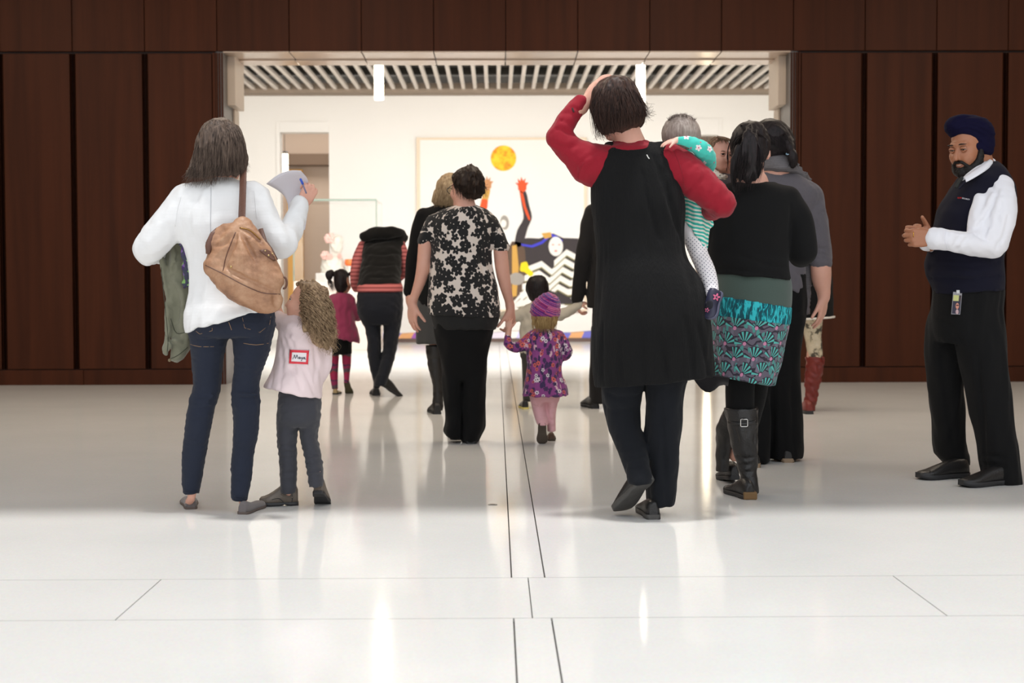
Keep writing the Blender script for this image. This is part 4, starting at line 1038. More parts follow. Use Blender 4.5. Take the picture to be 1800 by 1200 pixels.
    patch(Tsh, 'dark_lining', [(1238, 530), (1252, 528), (1252, 541), (1240, 543)], plain('black_velvet', (.012, .012, .02), .9), u, .0015, .001)
    for x, y, r in ((1259.5, 522, 7), (1243, 545, 4.3)):
        fl = [(x+r*(.72+.28*math.cos(5*a))*math.cos(a), y+r*(.72+.28*math.cos(5*a))*math.sin(a)) for a in np.linspace(0, 2*math.pi, 25)[:-1]]
        f_ = patch(Tsh, 'flower', fl, pk, u, .004, .003, m=2)
        cp = hit(Tsh, x, y, .006)
        if f_ and cp is not None: MB().ball(cp, (.0045, .003, .0045), 8).build('flower_centre', nv, f_) if False else MB().ball(cp, (.0042, .003, .0042), 8).build('flower_centre', nv, u)
# ================================================================== woman with the ponytail, black sweater, printed skirt, tall boots
if on('ponytail'):
    w = Fig('woman with long dark ponytail in black sweater, teal printed skirt and black buckled boots', 6.62, (1312, 877), skin=SK)
    sw = Field()
    w.lo(sw, [(321, 1282, 1362, .055, 0), (326, 1274, 1376, .08, 0), (336, 1264, 1394, .105, 0), (350, 1258, 1402, .125, 0), (380, 1250, 1400, .14, 0), (420, 1245, 1391, .14, 0), (445, 1243, 1386, .14, 0), (462, 1246, 1386, .15, -.005), (480, 1253, 1388, .158, -.012), (500, 1253, 1392, .165, -.016)])
    w.ch(sw, [(1384, 352, 0, 26), (1400, 385, -.01, 27), (1408, 420, -.01, 26.5), (1411, 440, .0, 25), (1410, 446, .03, 23)], .03)
    w.ch(sw, [(1411, 442, .0, 23), (1404, 446, .12, 20), (1385, 436, .24, 17)], .015)
    w.ch(sw, [(1266, 352, 0, 26), (1252, 390, .03, 25), (1248, 425, .06, 22), (1262, 425, .2, 18)], .03)
    sw.add(Half(w.p(1320, 487, 0), (-.085, 0, -1)), op='i')
    crease(w, sw, [[(1390, 360), (1392, 400), (1388, 450)], [(1262, 470), (1310, 476), (1370, 484)], [(1300, 448), (1340, 462), (1380, 470)]], [.006, .004, .004], 's', .015)
    sw.disp += [folds(.003, .09, (1, 1, 1.6), 61)]
    rows = [(478, 1258, 1385, .14, -.01), (500, 1256, 1390, .155, -.015), (525, 1253, 1390, .16, -.02), (545, 1251, 1388, .165, -.02), (570, 1250, 1386, .165, -.015), (600, 1251, 1379, .165, -.01), (640, 1252, 1371, .165, 0), (665, 1250, 1364, .165, 0), (690, 1248, 1358, .165, 0)]
    def band(a, b, grow, dz=None):
        f = Field(); L = w.lo(f, [(q[0], q[1]-grow, q[2]+grow, q[3]+grow*.002, q[4]) for q in rows], n=2.1)
        if a: f.add(Half(w.p(*a[0], 0), (-a[1], 0, 1)), op='i')
        if b: f.add(Half(w.p(*b[0], 0), (b[1], 0, -1)), op='i')
        return f, L
    f1, L1 = band(None, ((1325, 534), -.165), 0); f2, L2 = band(((1325, 530), -.165), ((1320, 563), -.13), 1.2); f3, L3 = band(((1320, 560), -.13), ((1310, 668), -.16), .4)
    f3.disp += [folds(.004, .07, (.8, .8, 3), 63, zr=(w.z(560), w.z(640)))]; 
    w.lo(w.body, [(480, 1262, 1380, .13, -.01), (540, 1258, 1380, .14, -.01), (600, 1262, 1366, .13), (640, 1268, 1352, .11), (660, 1270, 1346, .09)], .03)
    w.ch(w.body, [(1300, 640, .0, 17), (1301, 690, .0, 17), (1304, 740, .0, 16), (1310, 800, 0, 14)], .02); w.ch(w.body, [(1326, 640, .10, 18), (1322, 690, .18, 16), (1310, 740, .3, 14), (1292, 800, .36, 12)], .02)
    tl = Field(); w.lo(tl, [(600, 1272, 1330, .08, 0), (660, 1275, 1327, .075), (690, 1275, 1326, .07), (725, 1276, 1326, .065)], .02); w.ch(tl, [(1330, 640, .10, 25), (1328, 690, .17, 21), (1318, 740, .28, 18)], .01)
    w.skin_from(sw); w.skin_from(tl, inset=.01)
    w.ch(w.body, [(1320, 288, .0, 22), (1321, 312, 0, 22), (1322, 330, .0, 34)], .02, flat=.9)
    head(w.body, w.p(1318, 268, .02), (-.15, .98, -.05), (0, 0, 1), 1.0)
    w.done()
    swo = w.make('sweater', sw, blk_knit, .008)
    moss = fabric('moss_jersey', lin(70, 84, 78), 420, .9, .3, .25, .2)
    tb = NT('teal_brushstroke_print'); pv = tb.pat(); n1 = tb.noise(tb.scale(pv, (60, 16, 1)), 1.0, 3, .6, 1.2)
    tb.set(Base_Color=tb.ramp(n1, [(.42, lin(8, 72, 84)), (.5, lin(0, 120, 130)), (.56, lin(50, 186, 196))]), Roughness=.9); tb = tb.m
    fp = NT('fan_flower_print'); pv = fp.pat(); sp_ = fp.n('SeparateXYZ', [pv]); cw, chh = .104, .068
    def fan(ox, oy, sc):
        vy = fp.m_('DIVIDE', fp.m_('ADD', sp_.outputs[1], oy), chh*sc); row = fp.m_('FLOOR', vy)
        vx = fp.m_('ADD', fp.m_('DIVIDE', fp.m_('ADD', sp_.outputs[0], ox), cw*sc), fp.m_('MULTIPLY', fp.m_('MODULO', row, 2.0), .5))
        rowx = fp.m_('FLOOR', vx)
        x = fp.m_('MULTIPLY', fp.m_('SUBTRACT', fp.m_('FRACT', vx), .5), cw*sc); y = fp.m_('MULTIPLY', fp.m_('SUBTRACT', fp.m_('FRACT', vy), .12), chh*sc)
        r = fp.m_('SQRT', fp.m_('ADD', fp.m_('MULTIPLY', x, x), fp.m_('MULTIPLY', y, y)))
        th = fp.m_('ADD', fp.m_('ARCTAN2', x, y), fp.m_('MULTIPLY', fp.m_('SINE', fp.m_('ADD', fp.m_('MULTIPLY', rowx, 3.1), fp.m_('MULTIPLY', row, 1.7))), .35))
        stripe = fp.m_('GREATER_THAN', fp.m_('SINE', fp.m_('MULTIPLY', th, 15)), .05)
        gap = fp.m_('GREATER_THAN', fp.m_('SINE', fp.m_('MULTIPLY', th, 2.6)), -.75)
        inr = fp.m_('MULTIPLY', fp.m_('LESS_THAN', r, .054*sc), fp.m_('GREATER_THAN', r, .014*sc)); inth = fp.m_('LESS_THAN', fp.m_('ABSOLUTE', th), 1.25)
        reg = fp.m_('MULTIPLY', fp.m_('MULTIPLY', inr, inth), gap)
        edge = fp.m_('MULTIPLY', fp.m_('MULTIPLY', fp.m_('LESS_THAN', r, .057*sc), inth), gap)
        dot = fp.m_('LESS_THAN', r, .0085*sc)
        return reg, stripe, edge, dot
    ground = lin(96, 90, 104); dk = lin(44, 38, 52)
    wv_ = fp.n('TexWave', {'Vector': pv, 'Scale': 9.0, 'Distortion': 9.0, 'Detail': 2.0, 'Detail Scale': 1.6}, wave_type='RINGS').outputs[1]
    c = fp.mix(fp.m_('GREATER_THAN', wv_, .80), ground, dk); l1, _, lr, _ = flowers(fp, fp.scale(pv, (1.7, .9, 1), (.2, .4, 0), (0, 0, .5)), .05, 2, .34, .02, .9)
    c = fp.mix(l1, c, fp.mix(fp.m_('GREATER_THAN', lr, .45), lin(112, 108, 124), lin(74, 140, 136)))
    reg, st, ed, dot = fan(0.0, 0.0, 1.0)
    c = fp.mix(ed, c, dk); c = fp.mix(fp.m_('MULTIPLY', reg, st), c, lin(84, 178, 170)); c = fp.mix(dot, c, lin(196, 128, 160))
    fp.set(Base_Color=c, Roughness=.9, Sheen_Weight=.15); fp = fp.m
    w.make('waistband', f1, moss, .009, label='moss green skirt waistband'); w.make('skirt_band', f2, tb, .009, pat=L2, label='bright teal brushstroke band of skirt'); sk_ = w.make('skirt', f3, fp, .007, pat=L3, label='grey skirt panel printed with teal fan flowers')
    TSk = bvh(sk_)
    lining = fabric('black_lining', lin(22, 20, 24), 500, .7, .15, .3, .1)
    rows_ = []
    for t in np.linspace(0, 1, 9):
        a = np.array([1216, 657, -.10])*(1-t)+np.array([1282, 664, -.14])*t
        bt = np.array([1216, 660, -.10])*(1-t)+np.array([1280, 678, -.05])*t; k = math.sin(math.pi*min(1, t*1.25))
        bt = bt+np.array([0, 22*k*(1 if t < .8 else .4), .02*k]); mid = (a+bt)/2+np.array([0, 0, .03*k])
        rows_.append([w.p(*a), w.p(*mid), w.p(*bt)])
    sheet('lining', rows_, lining, w.root, .003)
    tob = w.make('tights', tl, blk_cloth, .008)
    bt = Field()
    w.lo(bt, [(716, 1272, 1333, .075, -.005), (724, 1274, 1332, .073, -.005), (742, 1278, 1331, .07, -.005), (765, 1282, 1332, .066, 0), (790, 1287, 1333, .06, .01), (805, 1293, 1333, .055, .015), (820, 1297, 1332, .05, .015), (835, 1301, 1331, .045, .01), (850, 1303, 1333, .045, .0), (866, 1305, 1333, .045, .0)], n=2.2)
    crease(w, bt, [[(1292, 800), (1312, 806), (1333, 800)], [(1294, 812), (1312, 818), (1333, 810)], [(1297, 824), (1315, 830), (1332, 822)], [(1292, 752), (1296, 770), (1297, 790)], [(1330, 750), (1326, 775), (1326, 792)], [(1312, 752), (1314, 790), (1316, 840)]], [.006, .006, .005, .006, .005, .0015], 's', .01)
    bt.disp += [folds(.0018, .07, (1, 1, 1.2), 64)]
    bo = w.make('boot', bt, blk_leather, .006); TBo = bvh(bo)
    tan_heel = plain('worn_tan_heel', lin(120, 92, 58), .8)
    u, _ = shoe(w, G(1319, 878), (-.22, 1), .25, .088, .075, blk_leather, BLK_SOLE, style='boot', sole=.02, name='boot_foot')
    hb = G(1319, 878); MB().box((hb[0]-.03, hb[1]-.008, 0), (hb[0]+.03, hb[1]+.05, .034), .006).build('boot_heel', tan_heel, u)
    sp1 = path_on(TBo, [(1277, 742), (1290, 744), (1303, 745), (1318, 744), (1330, 741)], .004)
    MB().tube(sp1, .0085, 8, flat=.35, up=(0, -1, 0)).build('boot_strap', blk_leather, bo)
    cb = hit(TBo, 1308, 743, .010)
    bk = MB(); q_ = [(-.016, .016), (.016, .016), (.016, -.016), (-.016, -.016)]
    bk.tube([cb+np.array([a*.0155*max(1, .0), 0, c*.0165]) for a, c in [(-.8, 1), (.8, 1), (1, .8), (1, -.8), (.8, -1), (-.8, -1), (-1, -.8), (-1, .8), (-.8, 1)]], .0024, 6)
    bk.build('buckle', plain('bright_silver', (.75, .74, .72), .25, .95), bo)
    b2 = Field(); w.lo(b2, [(722, 1290, 1336, .06, .22), (760, 1277, 1320, .06, .3), (790, 1279, 1312, .05, .35), (812, 1279, 1306, .045, .36), (832, 1280, 1304, .042, .36), (846, 1280, 1303, .042, .36)], n=2.2); b2.disp += [folds(.002, .07, (1, 1, 1), 65)]
    w.make('boot', b2, blk_leather, .007)
    g2 = G(1292, 851); shoe(w, g2, (-.1, 1), .24, .085, .075, blk_leather, BLK_SOLE, style='boot', sole=.02, name='boot_foot', pitch=.12)
    # hair
    hr = Field()
    w.lo(hr, [(213, 1312, 1326, .03), (217, 1302, 1337, .07), (226, 1293, 1345, .095), (240, 1286, 1350, .108), (256, 1283, 1353, .112), (272, 1286, 1350, .108, .01), (286, 1294, 1342, .09, .02), (296, 1302, 1336, .07, .03)], .01)
    w.ch(hr, [(1318, 230, -.10, 9), (1318, 240, -.135, 12), (1319, 258, -.15, 16), (1319, 280, -.14, 19), (1318, 300, -.13, 18), (1314, 316, -.125, 8)], .02, .6)
    w.ch(hr, [(1300, 262, -.125, 10), (1293, 290, -.13, 9), (1290, 315, -.13, 6), (1290, 335, -.13, 4)], .015, .6)
    hr.disp += [folds(.003, .03, (1, 1, 6), 66), folds(.0015, .012, (1, 1, 8), 67)]
    ho = w.make('hair', hr, hair_bk, .006); gs = []; rg = np.random.default_rng(8)
    for i in range(260):
        t = rg.uniform(0, 1); xe = 1288+t*46; ye = 336-22*abs(t-.15)+rg.uniform(-24, 12)-(8 if .3 < t < .55 else 0)
        gs.append([w.p(1314+t*8, 233, -.12), w.p(1304+t*30, 250, -.155+rg.uniform(-.006, .006)), w.p(1294+t*50, 282, -.16+rg.uniform(-.01, .008)), w.p(1290+t*48, 308, -.15), w.p(xe, ye, -.14)])
    for i in range(160):
        t = rg.uniform(-1, 1); gs.append([w.p(1318+t*34, 262-14*rg.uniform(0, 1), -.06-.03*(1-abs(t))), w.p(1318+t*24, 240, -.10), w.p(1318+t*6, 232, -.135)])
    for i in range(60):
        t = rg.uniform(0, 1); gs.append([w.p(1318+rg.uniform(-3, 3), 217, .0), w.p(1300+t*36, 220, -.06), w.p(1308+t*20, 228, -.11), w.p(1318, 233, -.13)])
    for i in range(7): gs.append([w.p(1286, 240, .0), w.p(1280, 262, .02), w.p(1278+rg.uniform(-2, 4), 285, .02), w.p(1276+rg.uniform(-2, 6), 300, .03)])
    strands(w, 'hair_strands', hair_bk, gs, ho, .0017, seg=9, wave=.004, seed=9)
    MB().tube([w.p(1318+7*math.cos(a), 233+2*math.sin(a), -.125-.02*math.sin(a)) for a in np.linspace(0, 2*math.pi, 14)], .004, 6).build('hair_tie', plain('dark_elastic', (.02, .015, .02), .8), ho)

# ================================================================== infant looking back over her shoulder
if on('infant'):
    b = Fig('infant with brown hair looking back over the shoulder of the woman with dark ponytail', 6.80, (1275, 330), 'baby', skin=skin_mat('infant_skin', lin(222, 170, 150)))
    fd = _n([.44, -.89, -.04]); C = b.p(1264, 274, 0)
    q, R = head(b.body, C, fd, (.10, 0, 1), .72, child=1.0, h=.0035)
    b.ch(b.body, [(1274, 300, .02, 13), (1272, 330, .04, 15)], .02, sub=1)
    cl = Field(); b.lo(cl, [(305, 1258, 1288, .05, .03), (312, 1250, 1298, .07, .04), (330, 1244, 1304, .08, .05), (380, 1242, 1306, .09, .06), (430, 1246, 1300, .09, .06)]); cl.disp += [folds(.003, .03, seed=71)]
    b.skin_from(cl); b.done(.007); b.make('romper', cl, fabric('grey_marl', lin(120, 116, 122), 300), .007)
    co = Field(); b.ch(co, [(1249, 297, -.01, 5), (1256, 304, -.05, 6), (1266, 310, -.075, 5), (1276, 311, -.07, 4)], .01); co.disp += [folds(.002, .02, seed=72)]
    cm = NT('cream_print'); vv = cm.n('TexVoronoi', {'Vector': cm.obj(), 'Scale': 90.0}).outputs[0]; cm.set(Base_Color=cm.mix(cm.m_('LESS_THAN', vv, .28), lin(226, 216, 200), lin(120, 104, 92)), Roughness=.9)
    b.make('collar', co, cm.m, .004); eyes(b, q, R, .72, b.skin, wide=.004)
    hf = Field(); hf.ell(q(0, -.02, .036), np.array([.079, .096, .088])*.72, .01, R); hf.add(Half(q(0, .030, .062), R@np.array([0, .75, -.55])), op='i')
    hf.disp.append(folds(.0025, .012, (1, 1, 4), 73)); hb_ = hair_mat('infant_brown_hair', lin(74, 52, 38), lin(158, 122, 92)); ho = b.make('hair', hf, hb_, .004)
    gs = []; rg = np.random.default_rng(5)
    for i in range(150):
        a = rg.uniform(-1.5, 1.5); z1 = rg.uniform(.045, .07); gs.append([q(.02*a, .0, .124), q(.05*math.sin(a), .05, .105), q(.076*math.sin(a), .078*math.cos(a*.6), z1+.025)])
    strands(b, 'hair_strands', hb_, gs, ho, .0011, seg=7, wave=.003)
    for a in (-1, 1): MB().tube([q(a*.031+t*.018, .091-.006*abs(t), .021+.003*math.cos(t*1.5)) for t in (-1, -.4, .3, 1)], [.0008, .0016, .0016, .0008], 6).build('eyebrow', hb_, b.root)

# ================================================================== woman in grey with scarf
if on('grey'):
    w = Fig('woman in grey three-quarter sleeve top and striped scarf, dark hair tied low, wide black trousers', 7.95, (1375, 812), skin=SK)
    gk = fabric('charcoal_grey_jersey', lin(96, 92, 98), 320, .9, .35, .4, .2)
    sw = Field()
    w.lo(sw, [(304, 1336, 1404, .06), (310, 1328, 1412, .08), (322, 1318, 1428, .10), (340, 1312, 1440, .125), (370, 1310, 1432, .13), (420, 1314, 1420, .13), (460, 1317, 1416, .13), (500, 1318, 1416, .14), (530, 1318, 1417, .14)])
    w.ch(sw, [(1424, 345, 0, 22), (1432, 385, -.01, 22), (1438, 420, -.01, 21), (1442, 448, 0, 20.5), (1443, 459, 0, 20)], .03)
    w.ch(sw, [(1326, 345, 0, 22), (1316, 390, .05, 21), (1318, 430, .14, 19)], .03)
    sw.add(Half(w.p(1400, 515, 0), (-.35, 0, -1)), op='i'); sw.add(Half(w.p(1443, 464, 0), (0, 0, -1)), op='i') if False else None
    crease(w, sw, [[(1418, 345), (1420, 375), (1418, 410)], [(1424, 440), (1440, 436), (1458, 440)], [(1424, 450), (1442, 446), (1460, 450)], [(1424, 457), (1442, 454), (1461, 457)], [(1422, 380), (1436, 360), (1444, 350)], [(1424, 395), (1436, 380), (1448, 370)]], [.006, .004, .004, .004, .004, .004], 's', .014)
    sw.disp += [folds(.003, .06, (1, 1, 1.1), 81), folds(.0015, .025, seed=82)]
    tr = Field()
    w.lo(tr, [(480, 1318, 1416, .125), (530, 1316, 1418, .13), (570, 1316, 1413, .12)], n=2.3)
    w.lo(tr, [(555, 1358, 1414, .12), (600, 1350, 1409, .12), (650, 1345, 1405, .12), (700, 1343, 1407, .125), (750, 1343, 1411, .13), (785, 1344, 1412, .135), (804, 1346, 1409, .135)], .02, n=2.4)
    w.lo(tr, [(555, 1318, 1362, .12), (640, 1312, 1356, .12), (720, 1308, 1350, .12, -.05), (780, 1308, 1347, .12, -.08), (807, 1310, 1346, .12, -.1)], .02, n=2.4)
    crease(w, tr, [[(1360, 640), (1358, 720), (1356, 800)], [(1392, 620), (1394, 720), (1396, 800)], [(1376, 680), (1376, 740), (1378, 802)]], [.008, .009, .007], 's', .02)
    tr.disp += [folds(.003, .09, (1, 1, 3), 83)]
    w.skin_from(tr, sw)
    w.ch(w.body, [(1442, 440, 0, 15), (1443, 470, 0, 18), (1444, 490, .01, 17), (1447, 510, .02, 12.5), (1448, 522, .02, 10.5)], .015)
    Wp = w.p(1448, 524, .02)
    hand(w.body, Wp, np.asarray(w.p(1444, 560, .03))-np.asarray(Wp), (-.8, .55, 0), side=-1, sc=1.0, curl=((.3, .3, .2), (.25, .3, .2), (.25, .3, .2), (.3, .35, .2)), spread=.07, thumb=(.55, .12, .1), h=.005)
    w.ch(w.body, [(1362, 275, .0, 23), (1366, 300, .0, 25), (1368, 318, 0, 26)], .02)
    head(w.body, w.p(1358, 258, .0), (-.35, .93, -.05), (0, 0, 1), 1.0)
    w.done(.012); swo = w.make('top', sw, gk, .009, label='charcoal grey jersey top'); w.make('trousers', tr, blk_cloth, .011)
    s_m = plain('taupe_shoe_sole', lin(150, 128, 104), .7)
    shoe(w, G(1386, 813), (.05, 1), .25, .095, .07, leather('black_shoe_leather', (.02, .018, .017), .4), s_m, sole=.022); shoe(w, G(1328, 822), (-.05, 1), .25, .09, .07, blk_leather, s_m, sole=.022)
    hr = Field(); w.lo(hr, [(210, 1346, 1360, .03), (214, 1334, 1374, .075), (226, 1324, 1387, .105), (242, 1320, 1395, .118), (258, 1322, 1398, .118), (272, 1328, 1396, .105, .01), (282, 1336, 1390, .085, .02)], .01)
    w.ch(hr, [(1384, 255, -.09, 14), (1390, 266, -.12, 8), (1393, 274, -.13, 9), (1395, 284, -.125, 8), (1393, 292, -.12, 4)], .012)
    w.ch(hr, [(1345, 213, -.02, 4), (1351, 211, -.03, 3)], .008)
    hr.disp += [folds(.003, .03, (2.5, 1, 2.5), 84), folds(.0015, .012, (3, 1, 3), 85)]
    ho = w.make('hair', hr, hair_bk, .007)
    MB().tube([w.p(1390+8*math.cos(a), 268+2.5*math.sin(a)-.3*math.cos(a)*8, -.125-.018*math.sin(a)) for a in np.linspace(0, 2*math.pi, 14)], .0035, 6).build('hair_tie', plain('light_blue_elastic', lin(150, 180, 200), .6), ho)
    rg = np.random.default_rng(2); gs = []
    for i in range(140):
        t = rg.uniform(-1, 1); gs.append([w.p(1345+t*24, 214+abs(t)*9, -.02), w.p(1350+t*34, 236, -.115), w.p(1378+t*12, 256, -.125), w.p(1390+t*4, 267, -.13)])
    for i in range(40): gs.append([w.p(1390, 268, -.135), w.p(1395+rg.uniform(-6, 7), 280, -.14), w.p(1394+rg.uniform(-9, 9), 293+rg.uniform(-4, 4), -.13)])
    strands(w, 'hair_strands', hair_bk, gs, ho, .0017, seg=8, wave=.004)
    sc = NT('striped_scarf_knit'); o_ = sc.obj(); wv = sc.n('TexWave', {'Vector': o_, 'Scale': 38.0, 'Distortion': 1.5, 'Detail': 2.0}, bands_direction='Z').outputs[1]; ws = sc.noise(o_, 300, 2)
    sc.set(Base_Color=sc.mix(sc.m_('MULTIPLY', ws, .4), sc.ramp(wv, [(.4, lin(78, 76, 80)), (.55, lin(146, 142, 144)), (.7, lin(100, 96, 100))]), lin(150, 146, 146)), Roughness=.95); sc.bump(ws, .5, .004)
    sf = Field(); w.lo(sf, [(274, 1342, 1388, .085, .0), (282, 1338, 1394, .105, .0), (292, 1336, 1399, .115, -.005), (299, 1340, 1402, .115, -.005), (304, 1348, 1404, .105, .01)], .01)
    w.ch(sf, [(1392, 294, -.04, 12), (1406, 308, .0, 11), (1416, 322, .08, 10), (1420, 380, .15, 10), (1420, 440, .14, 10)], .015, .5); w.lo(sf, [(440, 1413, 1432, .02, .06), (480, 1414, 1431, .02, .05), (540, 1415, 1428, .02, .05), (553, 1415, 1427, .02, .05)], .01)
    sf.add(Half(w.p(1370, 303, 0), (0, 0, -1)), op='i') if False else None
    sf.disp += [folds(.004, .03, (3, 3, .6), 86)]
    w.make('scarf', sf, sc.m, .008)

# ================================================================== person in dark coat and red boots, mostly hidden
if on('redboots'):
    w = Fig('person in dark coat with pale hem, patterned leggings and tall red boots behind grey-top woman', 11.0, (1425, 727), skin=SK)
    ct = Field(); w.lo(ct, [(392, 1400, 1440, .06), (399, 1388, 1450, .10), (412, 1386, 1458, .12), (450, 1392, 1460, .13), (500, 1392, 1463, .14), (558, 1392, 1466, .15)]); ct.disp += [folds(.004, .08, (1, 1, 2), 91)]
    ct.add(Half(w.p(1430, 558, 0), (-.06*-1, 0, -1)), op='i')
    lg = Field(); w.lo(lg, [(545, 1406, 1448, .09), (570, 1410, 1445, .085), (590, 1414, 1443, .08), (610, 1418, 1445, .075), (634, 1420, 1446, .07)]); w.lo(lg, [(545, 1384, 1420, .09, .05), (600, 1384, 1412, .08, .1), (640, 1384, 1408, .07, .14)], .01); lg.disp += [folds(.002, .05, seed=92)]
    b1 = Field(); w.lo(b1, [(627, 1417, 1449, .08), (645, 1417, 1447, .075), (662, 1415, 1444, .068), (680, 1415, 1440, .055), (692, 1416, 1438, .05), (705, 1413, 1436, .052), (718, 1411, 1433, .05), (722, 1411, 1433, .05)], n=2.2); b1.disp += [folds(.005, .05, (1, 1, .8), 93)]
    w.skin_from(lg, ct); w.ch(w.body, [(1414, 372, 0, 11), (1416, 392, 0, 13)], .02); head(w.body, w.p(1412, 370, 0), (-.2, 1, 0), (0, 0, 1), .92); w.ch(w.body, [(1430, 620, 0, 12), (1424, 715, 0, 8)], .02)
    w.done(.014); w.make('coat', ct, blk_cloth, .013)
    wt = Field(); w.lo(wt, [(554, 1390, 1467.5, .153), (563, 1390, 1467.5, .153)]); wt.add(Half(w.p(1430, 557, 0), (-.06, 0, 1)), op='i'); wt.add(Half(w.p(1430, 560.5, 0), (.06, 0, -1)), op='i'); w.make('hem_trim', wt, plain('white_trim', lin(226, 220, 212), .8), .005, label='pale coat hem trim')
    lm = NT('mottled_leggings'); nn = lm.noise(lm.obj(), 11, 4, .6); n2 = lm.noise(lm.obj(), 60, 2); lm.set(Base_Color=lm.mix(lm.m_('MULTIPLY', n2, .4), lm.ramp(nn, [(.40, lin(40, 42, 42)), (.46, lin(214, 200, 172)), (.7, lin(226, 216, 196))]), lin(150, 136, 110)), Roughness=.9)
    w.make('leggings', lg, lm.m, .010); red_l = leather('oxblood_leather', lin(122, 38, 30), .42)
    w.make('boot', b1, red_l, .009, label='tall red leather boot'); shoe(w, G(1424, 728), (-.1, 1), .26, .092, .085, red_l, BLK_SOLE, style='boot', name='boot_foot', sole=.025)
    b2 = Field(); w.lo(b2, [(630, 1382, 1410, .07, .14), (690, 1384, 1404, .05, .16), (712, 1384, 1404, .05, .16)]); w.make('boot', b2, red_l, .012); shoe(w, G(1394, 720), (0, 1), .26, .09, .08, red_l, BLK_SOLE, style='boot', name='boot_foot', sole=.025)
    hr = Field(); w.lo(hr, [(343, 1406, 1418, .03), (348, 1397, 1427, .08), (362, 1392, 1432, .11), (380, 1392, 1432, .10), (392, 1396, 1428, .08)]); w.make('hair', hr, hair_bk, .012)

# ================================================================== person in a black suit, mostly hidden behind the tunic
if on('suit'):
    w = Fig('person in black suit holding the hand of the dark-haired child in pale sweater', 11.35, (1060, 717), skin=SK)
    jk = Field(); w.lo(jk, [(356, 1056, 1098, .07), (360, 1042, 1112, .095), (370, 1034, 1122, .12), (400, 1036, 1120, .13), (450, 1036, 1120, .13), (500, 1033, 1122, .14), (541, 1032, 1124, .145)], n=2.2)
    w.ch(jk, [(1041, 372, 0, 14), (1033, 405, -.01, 14), (1026, 445, -.02, 14), (1020, 485, -.01, 12), (1016, 518, .02, 10.5), (1015, 525, .02, 10)], .02)
    w.ch(jk, [(1114, 372, 0, 14), (1124, 440, 0, 13), (1128, 520, 0, 11)], .02); jk.add(Half(w.p(1015, 540.5, 0), (0, 0, -1)), op='i'); jk.disp += [folds(.004, .1, (1, 1, 2), 101)]
    tr = Field(); w.lo(tr, [(520, 1040, 1118, .12), (560, 1041, 1118, .13), (590, 1042, 1116, .12)], n=2.3); w.lo(tr, [(575, 1040, 1078, .12), (620, 1037, 1074, .11), (670, 1036, 1070, .105), (708, 1036, 1066, .105)], .015, n=2.3); w.lo(tr, [(575, 1078, 1117, .12), (640, 1078, 1112, .11), (708, 1080, 1110, .105)], .015, n=2.3); tr.disp += [folds(.003, .1, (1, 1, 3), 102)]
    w.skin_from(jk, tr); w.ch(w.body, [(1076, 335, 0, 14), (1077, 362, 0, 16)], .02); head(w.body, w.p(1076, 340, 0), (.05, 1, -.05), (0, 0, 1), 1.0)
    Wp = w.p(1015, 526, .02); hand(w.body, Wp, (.12, .1, -1), (1, -.1, 0), side=-1, sc=.95, curl=((.7, .8, .5),), thumb=(.6, .5, .3), h=.0065)
    w.done(.014); bs = fabric('black_suiting', lin(24, 22, 22), 500, .8, .15, .4, .1); w.make('jacket', jk, bs, .012); w.make('trousers', tr, bs, .012)
    shoe(w, G(1047, 718), (-.22, 1), .29, .105, .10, blk_leather, BLK_SOLE, sole=.028); shoe(w, G(1094, 712), (.1, 1), .29, .10, .09, blk_leather, BLK_SOLE, sole=.028)
    hr = Field(); w.lo(hr, [(316, 1070, 1082, .03), (321, 1060, 1092, .08), (335, 1056, 1096, .1), (350, 1058, 1094, .09), (358, 1062, 1090, .07)]); w.make('hair', hr, hair_db, .012)
